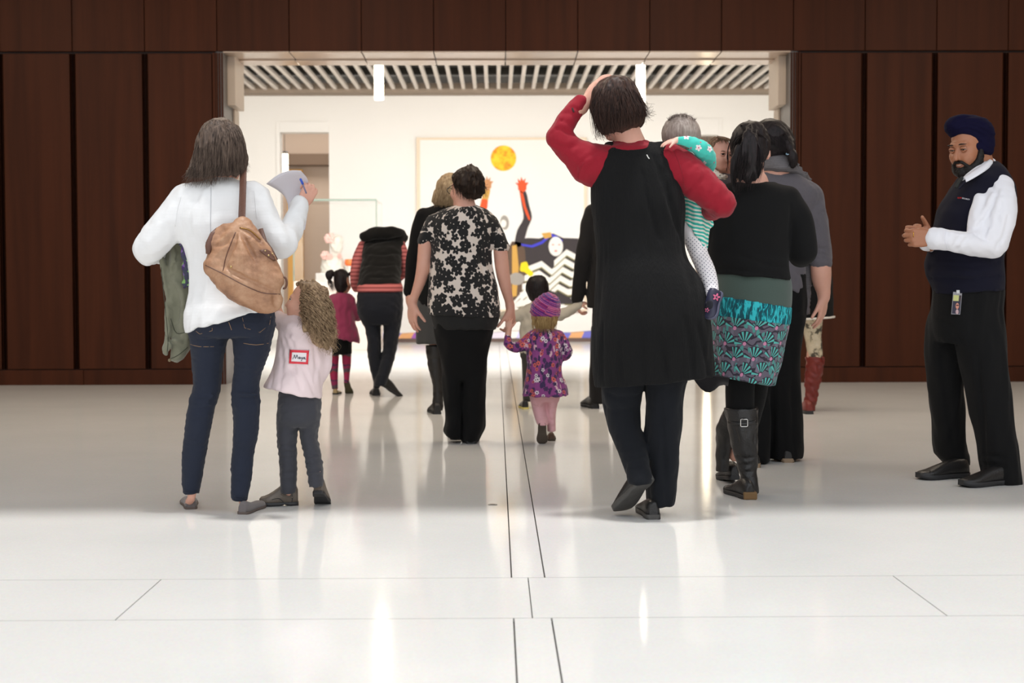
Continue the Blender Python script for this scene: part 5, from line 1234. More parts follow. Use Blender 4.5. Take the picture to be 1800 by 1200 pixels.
# ================================================================== guard with the turban
def text_on(name, body, p, xdir, size, mat, parent, up=(0, 0, 1), depth=.0006):
    c = bpy.data.curves.new(name, 'FONT'); c.body = body; c.size = size; c.extrude = depth; c.align_x = 'LEFT'
    t = bpy.data.objects.new(name, c); COL.objects.link(t)
    x = _n(xdir); z = np.cross(x, _n(up)); y = np.cross(z, x)
    me = bpy.data.meshes.new_from_object(t.evaluated_get(bpy.context.evaluated_depsgraph_get()))
    bpy.data.objects.remove(t); bpy.data.curves.remove(c)
    for v in me.vertices: v.co = Vector(p)+Vector(x)*v.co.x+Vector(y)*v.co.y+Vector(z)*v.co.z
    return link_mesh(name, me, parent, mat)
if on('guard'):
    w = Fig('guard in dark blue turban and knit vest, hands clasped, beside the panelled wall', 7.15, (1705, 846), skin=SK_B)
    vest_m = fabric('navy_knit_vest', lin(15, 15, 33), 360, .9, .4, .4, .02, rib=150); shirt_m = fabric('white_shirting', lin(236, 236, 242), 600, .8, .1, .06, .1)
    vs = Field()
    w.lo(vs, [(284, 1734, 1752, .08, .02), (291, 1722, 1760, .12, .02), (300, 1704, 1768, .15, .01), (312, 1688, 1774, .17, 0), (326, 1677, 1779, .18, 0), (345, 1663, 1783, .185, 0), (366, 1652, 1783, .19, 0), (395, 1644, 1777, .19, 0), (420, 1638, 1769, .19, 0), (445, 1632, 1763, .19, 0), (465, 1628, 1761, .195, 0), (480, 1629, 1762, .195, 0), (492, 1635, 1763, .19, 0), (504, 1640, 1763, .185, 0), (516, 1641, 1763, .185, 0)], n=2.1)
    w.ch(vs, [(1690, 306, -.10, 12), (1703, 292, -.07, 9)], .01, op='s')
    vs.add(Half(w.p(1700, 513, 0), (.06, 0, -1)), op='i')
    crease(w, vs, [[(1632, 470), (1660, 466), (1710, 470), (1756, 462)], [(1650, 456), (1690, 458), (1740, 456)], [(1634, 488), (1680, 492), (1755, 486)]], [.007, .005, .006], 's', .018)
    vs.disp += [folds(.003, .09, (1.6, 1.6, .8), 111)]
    sh = Field()
    w.lo(sh, [(292, 1706, 1752, .09, .02), (302, 1694, 1762, .12, .01), (320, 1690, 1772, .15, 0), (350, 1690, 1770, .15, 0), (400, 1680, 1765, .15, 0)])
    w.ch(sh, [(1757, 330, -.13, 24), (1757, 352, -.165, 28), (1755, 380, -.19, 30), (1750, 405, -.20, 28), (1742, 425, -.20, 26)], .03)
    w.ch(sh, [(1722, 350, -.17, 10), (1716, 385, -.20, 14), (1716, 412, -.21, 16)], .03)
    w.ch(sh, [(1744, 426, -.20, 26), (1712, 429, -.235, 21), (1680, 424, -.265, 18.5), (1656, 420, -.275, 18), (1643, 419, -.28, 19)], .02)
    w.ch(sh, [(1712, 335, .15, 20), (1690, 385, .22, 20), (1668, 420, .16, 16), (1640, 430, .0, 12), (1626, 430, -.11, 11)], .02)
    sh.add(Half(w.p(1640.5, 419, -.28), (-1, -.05, .05)), op='i') if False else None
    crease(w, sh, [[(1752, 335), (1738, 372), (1715, 402)], [(1762, 340), (1750, 385), (1728, 418)], [(1705, 404), (1722, 416), (1742, 424)], [(1664, 409), (1662, 420), (1665, 434)], [(1690, 410), (1684, 420), (1676, 432)], [(1700, 412), (1694, 426), (1684, 438)], [(1772, 380), (1766, 410), (1752, 436)], [(1740, 318), (1746, 330), (1752, 342)]], [.008, .007, .006, .004, .006, .005, .006, .004], 's', .016)
    crease(w, sh, [[(1745, 340), (1728, 375), (1712, 396)], [(1758, 350), (1746, 395), (1735, 418)], [(1710, 410), (1690, 414), (1672, 410)]], [.006, .006, .005], 'u', .02)
    sh.disp += [folds(.0022, .06, (1, 1, 1), 112)]
    tr = Field()
    w.lo(tr, [(495, 1644, 1761, .165), (515, 1642, 1763, .17), (545, 1640, 1760, .17), (580, 1640, 1756, .165), (600, 1644, 1754, .14)], n=2.2)
    w.lo(tr, [(535, 1690, 1748, .06, -.05), (560, 1668, 1755, .10, -.06), (600, 1671, 1756, .11, -.08), (640, 1678, 1759, .11, -.09), (700, 1690, 1764, .11, -.10), (760, 1701, 1769, .11, -.12), (800, 1707, 1772, .115, -.13), (830, 1712, 1774, .12, -.14), (842, 1716, 1775, .12, -.14)], .025, n=2.2)
    w.lo(tr, [(535, 1652, 1700, .06, .06), (560, 1641, 1704, .10, .08), (600, 1638, 1704, .11, .10), (640, 1640, 1704, .11, .11), (700, 1648, 1708, .11, .13), (760, 1656, 1712, .11, .15), (795, 1661, 1716, .11, .16), (806, 1664, 1720, .11, .16), (822, 1680, 1722, .10, .16)], .025, n=2.2)
    crease(w, tr, [[(1718, 620), (1726, 720), (1734, 830)], [(1655, 600), (1664, 700), (1678, 790)], [(1650, 560), (1670, 575), (1690, 600)], [(1716, 822), (1735, 816), (1768, 822)], [(1712, 806), (1735, 800), (1765, 806)]], [.008, .006, .006, .007, .006], 's', .02)
    tr.disp += [folds(.004, .10, (1, 1, 1.8), 113)]
    w.skin_from(tr, sh); w.skin_from(vs, inset=.03)
    fdir = (-.76, -.56, -.26); C = w.p(1703, 257, -.02)
    w.ch(w.body, [(1716, 262, .0, 22), (1722, 285, .0, 23), (1726, 305, .0, 28)], .02, sub=1)
    q, R = head(w.body, C, fdir, (-.03, 0, 1), 1.04, h=.004)
    for a in (-1, 1): w.body.chain([q(a*.012, .086, -.02), q(a*.03, .085, -.042), q(a*.036, .078, -.06)], [.006, .012, .008], .012)
    Wn = w.p(1640, 419, -.28)
    hand(w.body, Wn, (-1, -.02, .03), (0.05, 1, 0), side=-1, sc=1.02, curl=((.75, 1.0, .5), (.8, 1.05, .6), (.8, 1.1, .6), (.85, 1.1, .6)), spread=.05, thumb=(.35, .25, .2), wrist=w.p(1660, 421, -.27), rs=1.1)
    Wf = w.p(1640, 420, -.185)
    hand(w.body, Wf, (-1, -.30, .22), (.25, -1, .1), side=1, sc=1.0, curl=((.6, .9, .5), (.7, 1.0, .5), (.75, 1.0, .5), (.8, 1.0, .5)), thumb=(.75, .12, .25), wrist=w.p(1634, 430, -.06), rs=1.05)
    w.done(.011)
    vo = w.make('vest', vs, vest_m, .008); so = w.make('shirt', sh, shirt_m, .0065); to = w.make('trousers', tr, blk_cloth, .009)
    TV = bvh(vo); TS = bvh(so); TT = bvh(to)
    # armhole and collar
    stitch(TS, 'cuff_seam', [[(1663, 403), (1661, 420), (1664, 437)]], .0012, shirt_m, so)
    top_ = crom([w.p(*v) for v in ((1745, 279, .03), (1740, 280, -.05), (1730, 287, -.10), (1716, 296, -.125), (1703, 305, -.14), (1694, 311, -.145))], 4)
    bot_ = crom([w.p(*v) for v in ((1750, 288, .03), (1745, 290, -.08), (1734, 299, -.14), (1720, 308, -.165), (1706, 316, -.175), (1698, 320, -.17))], 4)
    sheet('collar', [[a_*(1-t)+b_*t+np.array([0, -.006*math.sin(math.pi*t), 0]) for t in (0, .33, .66, 1)] for a_, b_ in zip(top_, bot_)], shirt_m, w.root, .004)
    co = Field(); w.ch(co, [(1742, 287, .0, 8), (1738, 287, .10, 7), (1715, 297, .12, 7), (1698, 308, .06, 6), (1694, 312, -.06, 6)], .01); w.ch(co, [(1742, 286, -.0, 8), (1728, 294, -.08, 8), (1712, 304, -.11, 7), (1700, 311, -.12, 5)], .01)
    w.make('collar_stand', co, shirt_m, .006)
    tie = Field(); w.ch(tie, [(1691, 313, -.145, 3.2), (1686, 319, -.14, 3), (1681, 328, -.135, 3.2)], .01); w.make('tie', tie, plain('dark_tie', lin(26, 28, 26), .7), .005)
    hd = plain('navy_vest_ribbing', lin(26, 26, 46), .9)
    stitch(TV, 'neck_band', [[(1738, 287), (1722, 300), (1704, 313), (1692, 325), (1686, 332)]], .005, hd, vo, .001)
    # lettering on the chest
    rl = plain('red_embroidery', lin(196, 40, 44), .7); wl = plain('white_embroidery', lin(224, 222, 230), .7)
    p0 = hit(TV, 1683, 349, .004); p1 = hit(TV, 1690, 349, .004); p2 = hit(TV, 1706, 352.5, .004)
    text_on('lettering', 'ROM', p0, p1-p0, .0105, rl, vo)['label'] = 'red embroidered letters'; text_on('lettering', 'SECURITY', p1+(p1-p0)*.12, p2-p1, .0095, wl, vo)['label'] = 'white embroidered letters'
    # turban
    tb = Field(); Rt = np.array(Matrix.Rotation(math.radians(-14), 3, 'Y').inverted())
    w.el(tb, 1704, 226, -.01, 42, 24, 41, .03, rot=np.array(Matrix.Rotation(math.radians(8), 3, 'Y')))
    w.ch(tb, [(1692, 228, -.03, 19), (1712, 237, -.03, 22), (1727, 246, -.01, 21)], .03)
    w.ch(tb, [(1692, 218, -.06, 16), (1679, 221, -.05, 16), (1675, 223, .02, 13)], .02)
    w.ch(tb, [(1700, 240, -.05, 12), (1721, 255, -.055, 16), (1732, 261, -.03, 15)], .02)
    crease(w, tb, [[(1666, 228), (1680, 216), (1704, 211), (1736, 222)], [(1668, 234), (1684, 222), (1708, 219), (1742, 236)], [(1674, 237), (1690, 228), (1714, 231), (1744, 250)], [(1684, 238), (1700, 239), (1722, 250), (1738, 262)], [(1670, 222), (1684, 208), (1712, 204)]], [.005, .005, .005, .005, .004], 's', .008)
    tb.disp += [folds(.002, .04, (2, 2, .8), 114)]
    w.make('turban', tb, fabric('indigo_turban_cloth', lin(17, 15, 42), 480, .9, .25, .35, .0, spec=.1), .0055)
    # beard, moustache, brows
    bd = Field(); k = 1.04
    for a in (-1, 1):
        bd.chain([q(a*.070, .012, -.012), q(a*.068, .018, -.04), q(a*.058, .036, -.075), q(a*.034, .066, -.100), q(0, .082, -.108)], [.009, .017, .023, .025, .022], .02)
        bd.chain([q(0, .101, -.054), q(a*.014, .099, -.054), q(a*.028, .090, -.064), q(a*.034, .080, -.085), q(a*.030, .074, -.10)], [.005, .0078, .0085, .010, .013], .008)
    bd.chain([q(-.024, .082, -.083), q(0, .090, -.086), q(.024, .082, -.083)], [.009, .009, .009], .008)
    bd.chain([q(0, .088, -.090), q(0, .086, -.112), q(0, .078, -.125)], [.011, .017, .015], .015)
    bd.disp.append(folds(.0016, .009, (1, 1, 2), 115))
    bm_ = hair_mat('grizzled_beard', lin(10, 8, 7), lin(34, 28, 25), (90, 90, 20)); w.make('beard', bd, bm_, .0035)
    MB().ball(q(0, .087, -.0715), (.021, .0145, .0075), 10, Matrix([list(r) for r in R])).build('lips', plain('dark_lips', lin(150, 86, 74), .45), w.root)
    MB().ball(q(0, .097, -.0685), (.014, .006, .0022), 10, Matrix([list(r) for r in R])).build('teeth', plain('teeth', lin(214, 200, 184), .3), w.root)
    eyes(w, q, R, 1.04, SK_B, look=(.05, .95, -.28))
    for a in (-1, 1): MB().tube([q(a*(.031+t*.019), .098-.010*abs(t)**2-(.006 if t > .5 else 0), .024+.004*math.cos(t*1.6)) for t in (-1, -.5, 0, .5, 1)], [.0014, .003, .0034, .003, .001], 6).build('eyebrow', bm_, w.root)
    rg_ = w.p(1605.5, 412, -.292); MB().tube([rg_+np.array([.006*math.cos(a)*.4, .011*math.cos(a), .0115*math.sin(a)]) for a in np.linspace(0, 2*math.pi, 17)], .0022, 6).build('ring', plain('gold', lin(220, 170, 80), .25, 1.0), w.root)
    shoe(w, G(1773, 850), (-.84, -.36), .285, .105, .085, blk_leather, BLK_SOLE, sole=.024); shoe(w, G(1700, 838), (-.86, -.30), .285, .105, .09, blk_leather, BLK_SOLE, sole=.024)
    # badge on the belt
    bg = thing('id_badge', 'plastic identity badge clipped at the waist of the turbaned guard', 'badge', hit(TT, 1682, 535, .004))
    c0, c1, c2, c3 = [hit(TT, 1682, 532, .012)+np.array([dx, 0, dz]) for dx, dz in ((-.017, .052), (.0255, .049), (.0165, -.056), (-.0255, -.054))]
    def quad(name, u0, u1, v0, v1, mat, dy, th=.001, lab=None):
        f = lambda u, v: (c0*(1-u)+c1*u)*(1-v)+(c3*(1-u)+c2*u)*v+np.array([0, dy, 0])
        return MB().prism([f(u0, v0), f(u1, v0), f(u1, v1), f(u0, v1)], (0, th, 0)).build(name, mat, bg, lab)
    quad('sleeve', 0, 1, 0, 1, plain('clear_plastic_edge', lin(150, 148, 154), .25), .002, .003)
    quad('photo_card', .06, .93, .40, .97, plain('dark_card', lin(40, 36, 58), .5), 0, .0015); quad('label_card', .06, .66, .14, .40, plain('yellow_card', lin(196, 198, 128), .5), 0, .0015); quad('chip', .70, .93, .14, .40, plain('brown_card', lin(60, 44, 44), .5), 0, .0015)
    f = lambda u, v: (c0*(1-u)+c1*u)*(1-v)+(c3*(1-u)+c2*u)*v
    pc = plain('printed_face', lin(206, 140, 120), .5); cp = f(.58, .62); MB().ball(cp, (.0085, .0012, .015), 12).build('portrait', pc, bg); MB().ball(f(.62, .88), (.008, .0012, .012), 10).build('portrait_collar', plain('printed_shirt', lin(190, 160, 164), .5), bg)
    MB().ball(f(.58, .59)+np.array([0, -.001, .0]), (.0075, .0009, .0028), 8).build('portrait_brow', plain('printed_dark', lin(60, 30, 34), .5), bg)
    MB().box(f(.3, -.09)-np.array([0, .003, 0]), f(.75, .06)+np.array([0, .006, 0]), .002).build('clip', plain('steel_clip', (.5, .5, .5), .3, .9), bg)
# ================================================================== woman in the black and white flowered blouse
hair_bn = hair_mat('short_dark_brown_hair', lin(24, 16, 12), lin(70, 52, 40))
if on('blouse'):
    w = Fig('woman with short dark hair in black and cream flowered blouse and wide black trousers', 8.9, (818, 778), skin=SK)
    fm = NT('black_flower_print'); pv = fm.pat()
    m1, c1, _, _ = flowers(fm, pv, .105, 5, .47, .03, .7); m2, c2, _, _ = flowers(fm, fm.scale(pv, 1.0, (.37, .21, 0)), .075, 5, .43, .035, .9); m3, _, _, _ = flowers(fm, fm.scale(pv, 1.0, (.11, .53, 0), (0, 0, .6)), .05, 3, .24, .02, 1.0)
    mm = fm.m_('MAXIMUM', fm.m_('MAXIMUM', m1, m2), m3); cc = fm.m_('MAXIMUM', c1, c2)
    fm.set(Base_Color=fm.mix(cc, fm.mix(mm, lin(222, 210, 200), lin(20, 20, 22)), lin(222, 210, 200)), Roughness=.85, Sheen_Weight=.1); fm = fm.m
    bl = Field()
    L = w.lo(bl, [(361, 799, 838, .06, .01), (365, 785, 850, .08, .01), (372, 770, 861, .10, 0), (385, 757, 868, .125, 0), (402, 752, 872, .14, 0), (428, 757, 866, .15, 0), (450, 757, 864, .15, 0), (475, 755, 868, .155, -.005), (510, 753, 875, .165, -.015), (540, 752, 879, .17, -.02), (565, 753, 879, .165, -.02)])
    w.ch(bl, [(764, 392, 0, 16), (753, 410, -.01, 14.5), (747, 423, -.01, 13.5)], .025); w.ch(bl, [(860, 395, 0, 17), (873, 415, -.01, 15.5), (881, 433, -.01, 14)], .025)
    bl.add(Half(w.p(820, 555, 0), (-.05, 0, -1)), op='i'); 
    crease(w, bl, [[(770, 480), (800, 470), (830, 476)], [(790, 380), (782, 420), (785, 450)], [(840, 440), (852, 480), (858, 530)], [(800, 500), (796, 530), (798, 552)]], [.004, .005, .006, .006], 's', .02); bl.disp += [folds(.003, .08, (1, 1, 1.6), 121)]
    bb = Field(); w.lo(bb, [(535, 755, 877, .155, -.02), (560, 758, 877, .16, -.02), (579, 764, 872, .155, -.02)]); bb.add(Half(w.p(820, 579, 0), (0, 0, -1)), op='i'); bb.disp += [folds(.003, .07, (1, 1, 2), 122)]
    tr = Field(); w.lo(tr, [(555, 762, 868, .14, -.02), (580, 764, 867, .145, -.02), (610, 770, 860, .135, -.01), (635, 775, 855, .13, -.01), (655, 778, 854, .115, 0), (668, 781, 852, .095, 0)], n=2.2)
    w.lo(tr, [(620, 776, 814, .10), (660, 778, 812, .11), (700, 781, 811, .11), (740, 783, 812, .115, -.0), (755, 780, 813, .12, 0), (764, 784, 812, .115), (770, 790, 812, .10)], .02, n=2.2)
    w.lo(tr, [(620, 815, 855, .10), (660, 814, 855, .11), (700, 813, 854, .11), (740, 812, 853, .115), (752, 811, 852, .12), (765, 812, 846, .115), (776, 814, 841, .10)], .02, n=2.2); tr.disp += [folds(.004, .10, (1, 1, 2.5), 123)]
    w.skin_from(tr, inset=.02); w.skin_from(bl, inset=.02)
    w.ch(w.body, [(748, 420, -.01, 12), (747, 440, -.01, 12.5), (744, 470, -.01, 12), (738, 495, .0, 10), (729, 520, .02, 7.5), (725, 534, .03, 6.6)], .02)
    hand(w.body, w.p(725, 535, .03), (-.02, .12, -1), (.75, .65, 0), side=1, sc=1.0, curl=((.25, .35, .2), (.2, .35, .2), (.2, .3, .2), (.25, .35, .2)), thumb=(.75, .15, .1), h=.0055)
    w.ch(w.body, [(879, 432, -.01, 12), (881, 455, -.01, 12.5), (884, 480, -.01, 12), (889, 505, .0, 10), (895, 530, .03, 7.5), (897, 543, .04, 6.6)], .02)
    hand(w.body, w.p(897, 545, .04), (.02, .10, -1), (-.75, .65, 0), side=-1, sc=.98, curl=((.6, .8, .5), (.6, .8, .5), (.65, .8, .5), (.7, .8, .5)), thumb=(.7, .2, .2), h=.0055)
    w.ch(w.body, [(815, 338, .0, 16), (817, 355, .0, 16), (819, 370, 0, 20)], .02)
    q, R = head(w.body, w.p(819, 328, .02), (-.66, .70, -.26), (.10, .1, 1), 1.0, h=.006)
    w.done(.012)
    blo = w.make('blouse', bl, fm, .0085, pat=L, label='cream blouse printed with black flowers'); w.make('blouse_band', bb, fabric('sheer_black_band', lin(30, 30, 30), 300, .8, .2, .3, .1), .01); w.make('trousers', tr, blk_cloth, .011)
    shoe(w, G(828, 780), (.0, 1), .25, .092, .07, blk_leather, BLK_SOLE); shoe(w, G(801, 773), (-.05, 1), .25, .09, .07, blk_leather, BLK_SOLE)
    hr = Field(); w.lo(hr, [(291, 823, 833, .03), (295, 811, 839, .07), (302, 801, 845, .098), (312, 796, 849, .11), (325, 797, 851, .112, .0), (335, 803, 851, .10, .0), (343, 809, 848, .085, -.01), (350, 816, 840, .06, -.02)], .01)
    hr.disp += [folds(.008, .028, (1.3, 1.3, 2.2), 124), folds(.004, .013, (1, 1, 3), 125)]; ho = w.make('hair', hr, hair_bn, .007)
    rg = np.random.default_rng(12); gs = []
    for i in range(330):
        t = rg.uniform(0, 1); x0 = 797+t*54; y1 = 350-12*abs(t-.5)*2+rg.uniform(-14, 6); k = rg.uniform(0, .8)
        gs.append([w.p(822+t*10, 293+rg.uniform(0, 4), -.02), w.p(806+t*38, 306, -.08), w.p(x0, 325, -.115+.1*abs(t-.5)), w.p(x0+(6 if t > .7 else 4*(0.5-t))+rg.normal()*2, y1, -.09)])
    strands(w, 'hair_strands', hair_bn, gs, ho, .0024, seg=8, wave=.008, seed=3)
    gl = plain('dark_frame', (.03, .025, .025), .3); MB().tube([q(-.078, .0, .006), q(-.072, .06, .008), q(-.060, .095, .006)], .0025, 6).build('glasses_arm', gl, w.root)
    MB().tube([q(-.034+.024*math.cos(a), .108, .002+.019*math.sin(a)) for a in np.linspace(0, 2*math.pi, 17)], .0022, 6).tube([q(-.010, .111, .004), q(.010, .111, .004)], .002, 5).tube([q(.034+.024*math.cos(a), .108, .002+.019*math.sin(a)) for a in np.linspace(0, 2*math.pi, 17)], .0022, 6).build('glasses', gl, w.root)

# ================================================================== fair-haired woman beyond her
if on('blonde'):
    w = Fig('woman with blonde bob in black jacket, grey skirt and black boots beside flowered-blouse woman', 10.9, (770, 727), skin=SK)
    jk = Field(); w.lo(jk, [(359, 768, 806, .07), (366, 750, 824, .09), (376, 738, 834, .12), (400, 734, 838, .13), (450, 733, 834, .13), (500, 733, 832, .14), (540, 734, 832, .14)])
    w.ch(jk, [(746, 380, 0, 15), (736, 410, 0, 14), (728, 450, 0, 13), (722, 490, .01, 11.5), (719, 512, .02, 10.5)], .025); w.ch(jk, [(826, 380, 0, 15), (836, 440, 0, 13), (840, 505, .02, 11)], .025); jk.disp += [folds(.004, .1, (1, 1, 2), 131)]
    sk = Field(); Ls = w.lo(sk, [(520, 735, 828, .13), (560, 732, 822, .14), (604, 732, 814, .14)]); sk.disp += [folds(.004, .1, (1, 1, 4), 132)]
    bt = Field(); w.lo(bt, [(606, 748, 778, .07), (625, 750, 777, .068), (650, 754, 777, .06), (680, 761, 778, .048), (700, 761, 779, .048), (722, 759, 779, .05)]); bt.disp += [folds(.003, .06, seed=133)]
    b2 = Field(); w.lo(b2, [(600, 786, 812, .07, .1), (650, 786, 808, .06, .14), (700, 784, 802, .05, .18)])
    w.skin_from(jk, sk, inset=.025); w.ch(w.body, [(762, 590, 0, 9), (765, 640, 0, 7.5), (770, 712, 0, 5)], .01); w.ch(w.body, [(798, 590, .05, 12), (794, 690, .18, 5)], .02); w.ch(w.body, [(787, 345, 0, 14), (787, 370, 0, 17)], .02)
    head(w.body, w.p(788, 341, .01), (.35, .93, -.1), (.05, 0, 1), .97)
    hand(w.body, w.p(718, 513, .02), (-.05, .1, -1), (.9, .3, 0), side=1, sc=.95, curl=((.3, .4, .2),), thumb=(.6, .1, .1), h=.008)
    w.done(.014); w.make('jacket', jk, blk_cloth, .011); w.make('skirt', sk, fabric('slate_grey_wool', lin(66, 66, 66), 300, .9, .3, .4, .15), .012); w.make('boot', bt, blk_leather, .009); w.make('boot', b2, blk_leather, .012)
    shoe(w, G(769, 728), (-.2, 1), .26, .09, .08, blk_leather, BLK_SOLE, style='boot', name='boot_foot'); shoe(w, G(793, 716), (.1, 1), .26, .09, .08, blk_leather, BLK_SOLE, style='boot', name='boot_foot')
    hb = hair_mat('blonde_hair', lin(128, 104, 76), lin(216, 192, 156)); hr = Field(); w.lo(hr, [(304, 786, 798, .04), (309, 777, 804, .08), (320, 769, 809, .105), (335, 764, 811, .118), (347, 760, 813, .118), (355, 759, 813, .11), (362, 766, 808, .09)], .01); hr.disp += [folds(.005, .04, (1, 1, 4), 134)]
    ho = w.make('hair', hr, hb, .008); rg = np.random.default_rng(4)
    strands(w, 'hair_strands', hb, [[w.p(790, 305, -.02), w.p(778+t*22, 316, -.09), w.p(766+t*42, 335, -.12), w.p(759+t*52, 352, -.12), w.p(762+t*46+rg.normal()*2, 362+rg.uniform(-5, 3), -.09)] for t in rg.uniform(0, 1, 220)], ho, .0024, seg=8, wave=.005)

# ================================================================== bent-over woman in the padded vest
if on('bent'):
    w = Fig('woman bending forward in black padded vest over striped pink top and dark jeans', 12.6, (676, 697), skin=SK)
    vs = Field()
    w.lo(vs, [(405, 655, 704, .08, .38), (412, 640, 708, .11, .36), (425, 634, 707, .14, .32), (440, 632, 704, .15, .26), (458, 633, 703, .155, .20), (475, 630, 703, .16, .14), (490, 629, 703, .165, .08), (510, 626, 707, .17, .02)], n=2.3)
    w.ch(vs, [(640, 416, .22, 9), (660, 410, .20, 11), (682, 409, .20, 11), (700, 409, .24, 9), (711, 417, .32, 7)], .02)
    vs.add(Half(w.p(668, 506, 0), (.0, .03, -1)), op='i'); crease(w, vs, [[(634, 445), (668, 447), (702, 445)], [(632, 465), (668, 467), (702, 465)], [(630, 485), (668, 487), (702, 485)], [(636, 426), (668, 425), (706, 417)]], [.007, .007, .007, .011], 's', .015); vs.disp += [folds(.004, .07, seed=141)]
    st = NT('pink_striped_jersey'); o_ = st.obj(); wv = st.n('SeparateXYZ', [o_]).outputs[2]; st.set(Base_Color=st.mix(st.m_('GREATER_THAN', st.m_('SINE', st.m_('MULTIPLY', wv, 185)), .35), lin(206, 118, 116), lin(150, 70, 72)), Roughness=.85); st = st.m
    tp = Field(); w.lo(tp, [(440, 644, 694, .10, .30), (480, 640, 694, .11, .18), (498, 630, 705, .155, .05), (505, 627, 708, .172, .02), (516, 627, 708, .172, .0)], n=2.3)
    tp.add(Half(w.p(668, 513.5, 0), (.0, .0, -1)), op='i')
    w.ch(tp, [(640, 432, .30, 11), (630, 455, .24, 11), (625, 480, .22, 9.5), (624, 500, .26, 8), (630, 512, .4, 7)], .02); w.ch(tp, [(702, 428, .30, 10), (710, 450, .26, 9), (712, 475, .28, 8), (700, 490, .45, 7)], .02)
    jn = Field(); w.lo(jn, [(507, 632, 704, .12, .02), (513, 629, 707, .148, .0), (524, 628, 708, .165, -.01), (545, 629, 708, .165, -.02), (560, 633, 706, .15, -.01), (570, 638, 704, .13, 0)], n=2.3)
    w.lo(jn, [(550, 633, 669, .12), (575, 641, 669, .11), (600, 646, 670, .10), (620, 646, 670, .09), (645, 650, 669, .08), (668, 656, 669, .07), (682, 656, 668, .06)], .015); w.lo(jn, [(550, 671, 706, .12), (575, 674, 704, .11), (600, 674, 700, .10), (615, 673, 697, .09), (640, 668, 691, .08, -.03), (665, 661, 683, .075, -.06), (677, 660, 680, .07, -.07)], .015); jn.disp += [folds(.003, .06, (1.4, 1, .8), 142)]
    w.skin_from(jn, tp, inset=.02); w.ch(w.body, [(672, 420, .35, 14), (673, 425, .50, 12)], .02); head(w.body, w.p(673, 432, .60), (0, .75, -.65), (0, .65, .75), 1.0)
    w.ch(w.body, [(662, 660, 0, 5), (662, 680, 0, 4)], .01); w.ch(w.body, [(670, 660, -.06, 5), (670, 676, -.06, 4)], .01)
    w.done(.016); w.make('vest', vs, fabric('black_quilted_vest', lin(15, 14, 13), 220, .95, .5, .5, .15), .011); w.make('top', tp, st, .011, label='pink striped top'); w.make('jeans', jn, fabric('ink_blue_denim', lin(26, 29, 38), 500, .85, .3, .5, .12), .011)
    shoe(w, G(662, 695), (-.15, 1), .25, .095, .07, blk_leather, BLK_SOLE); hp = w.p(664, 674, -.05); shoe(w, hp, (1, 0), .25, .10, .085, blk_leather, BLK_SOLE, sole=.02, frame=((.74, .40, -.54), (.45, .1, .89)))
    hr = Field(); hr.ell(w.p(673, 430, .58), (.1, .11, .12), .01); w.make('hair', hr, hair_db, .014)

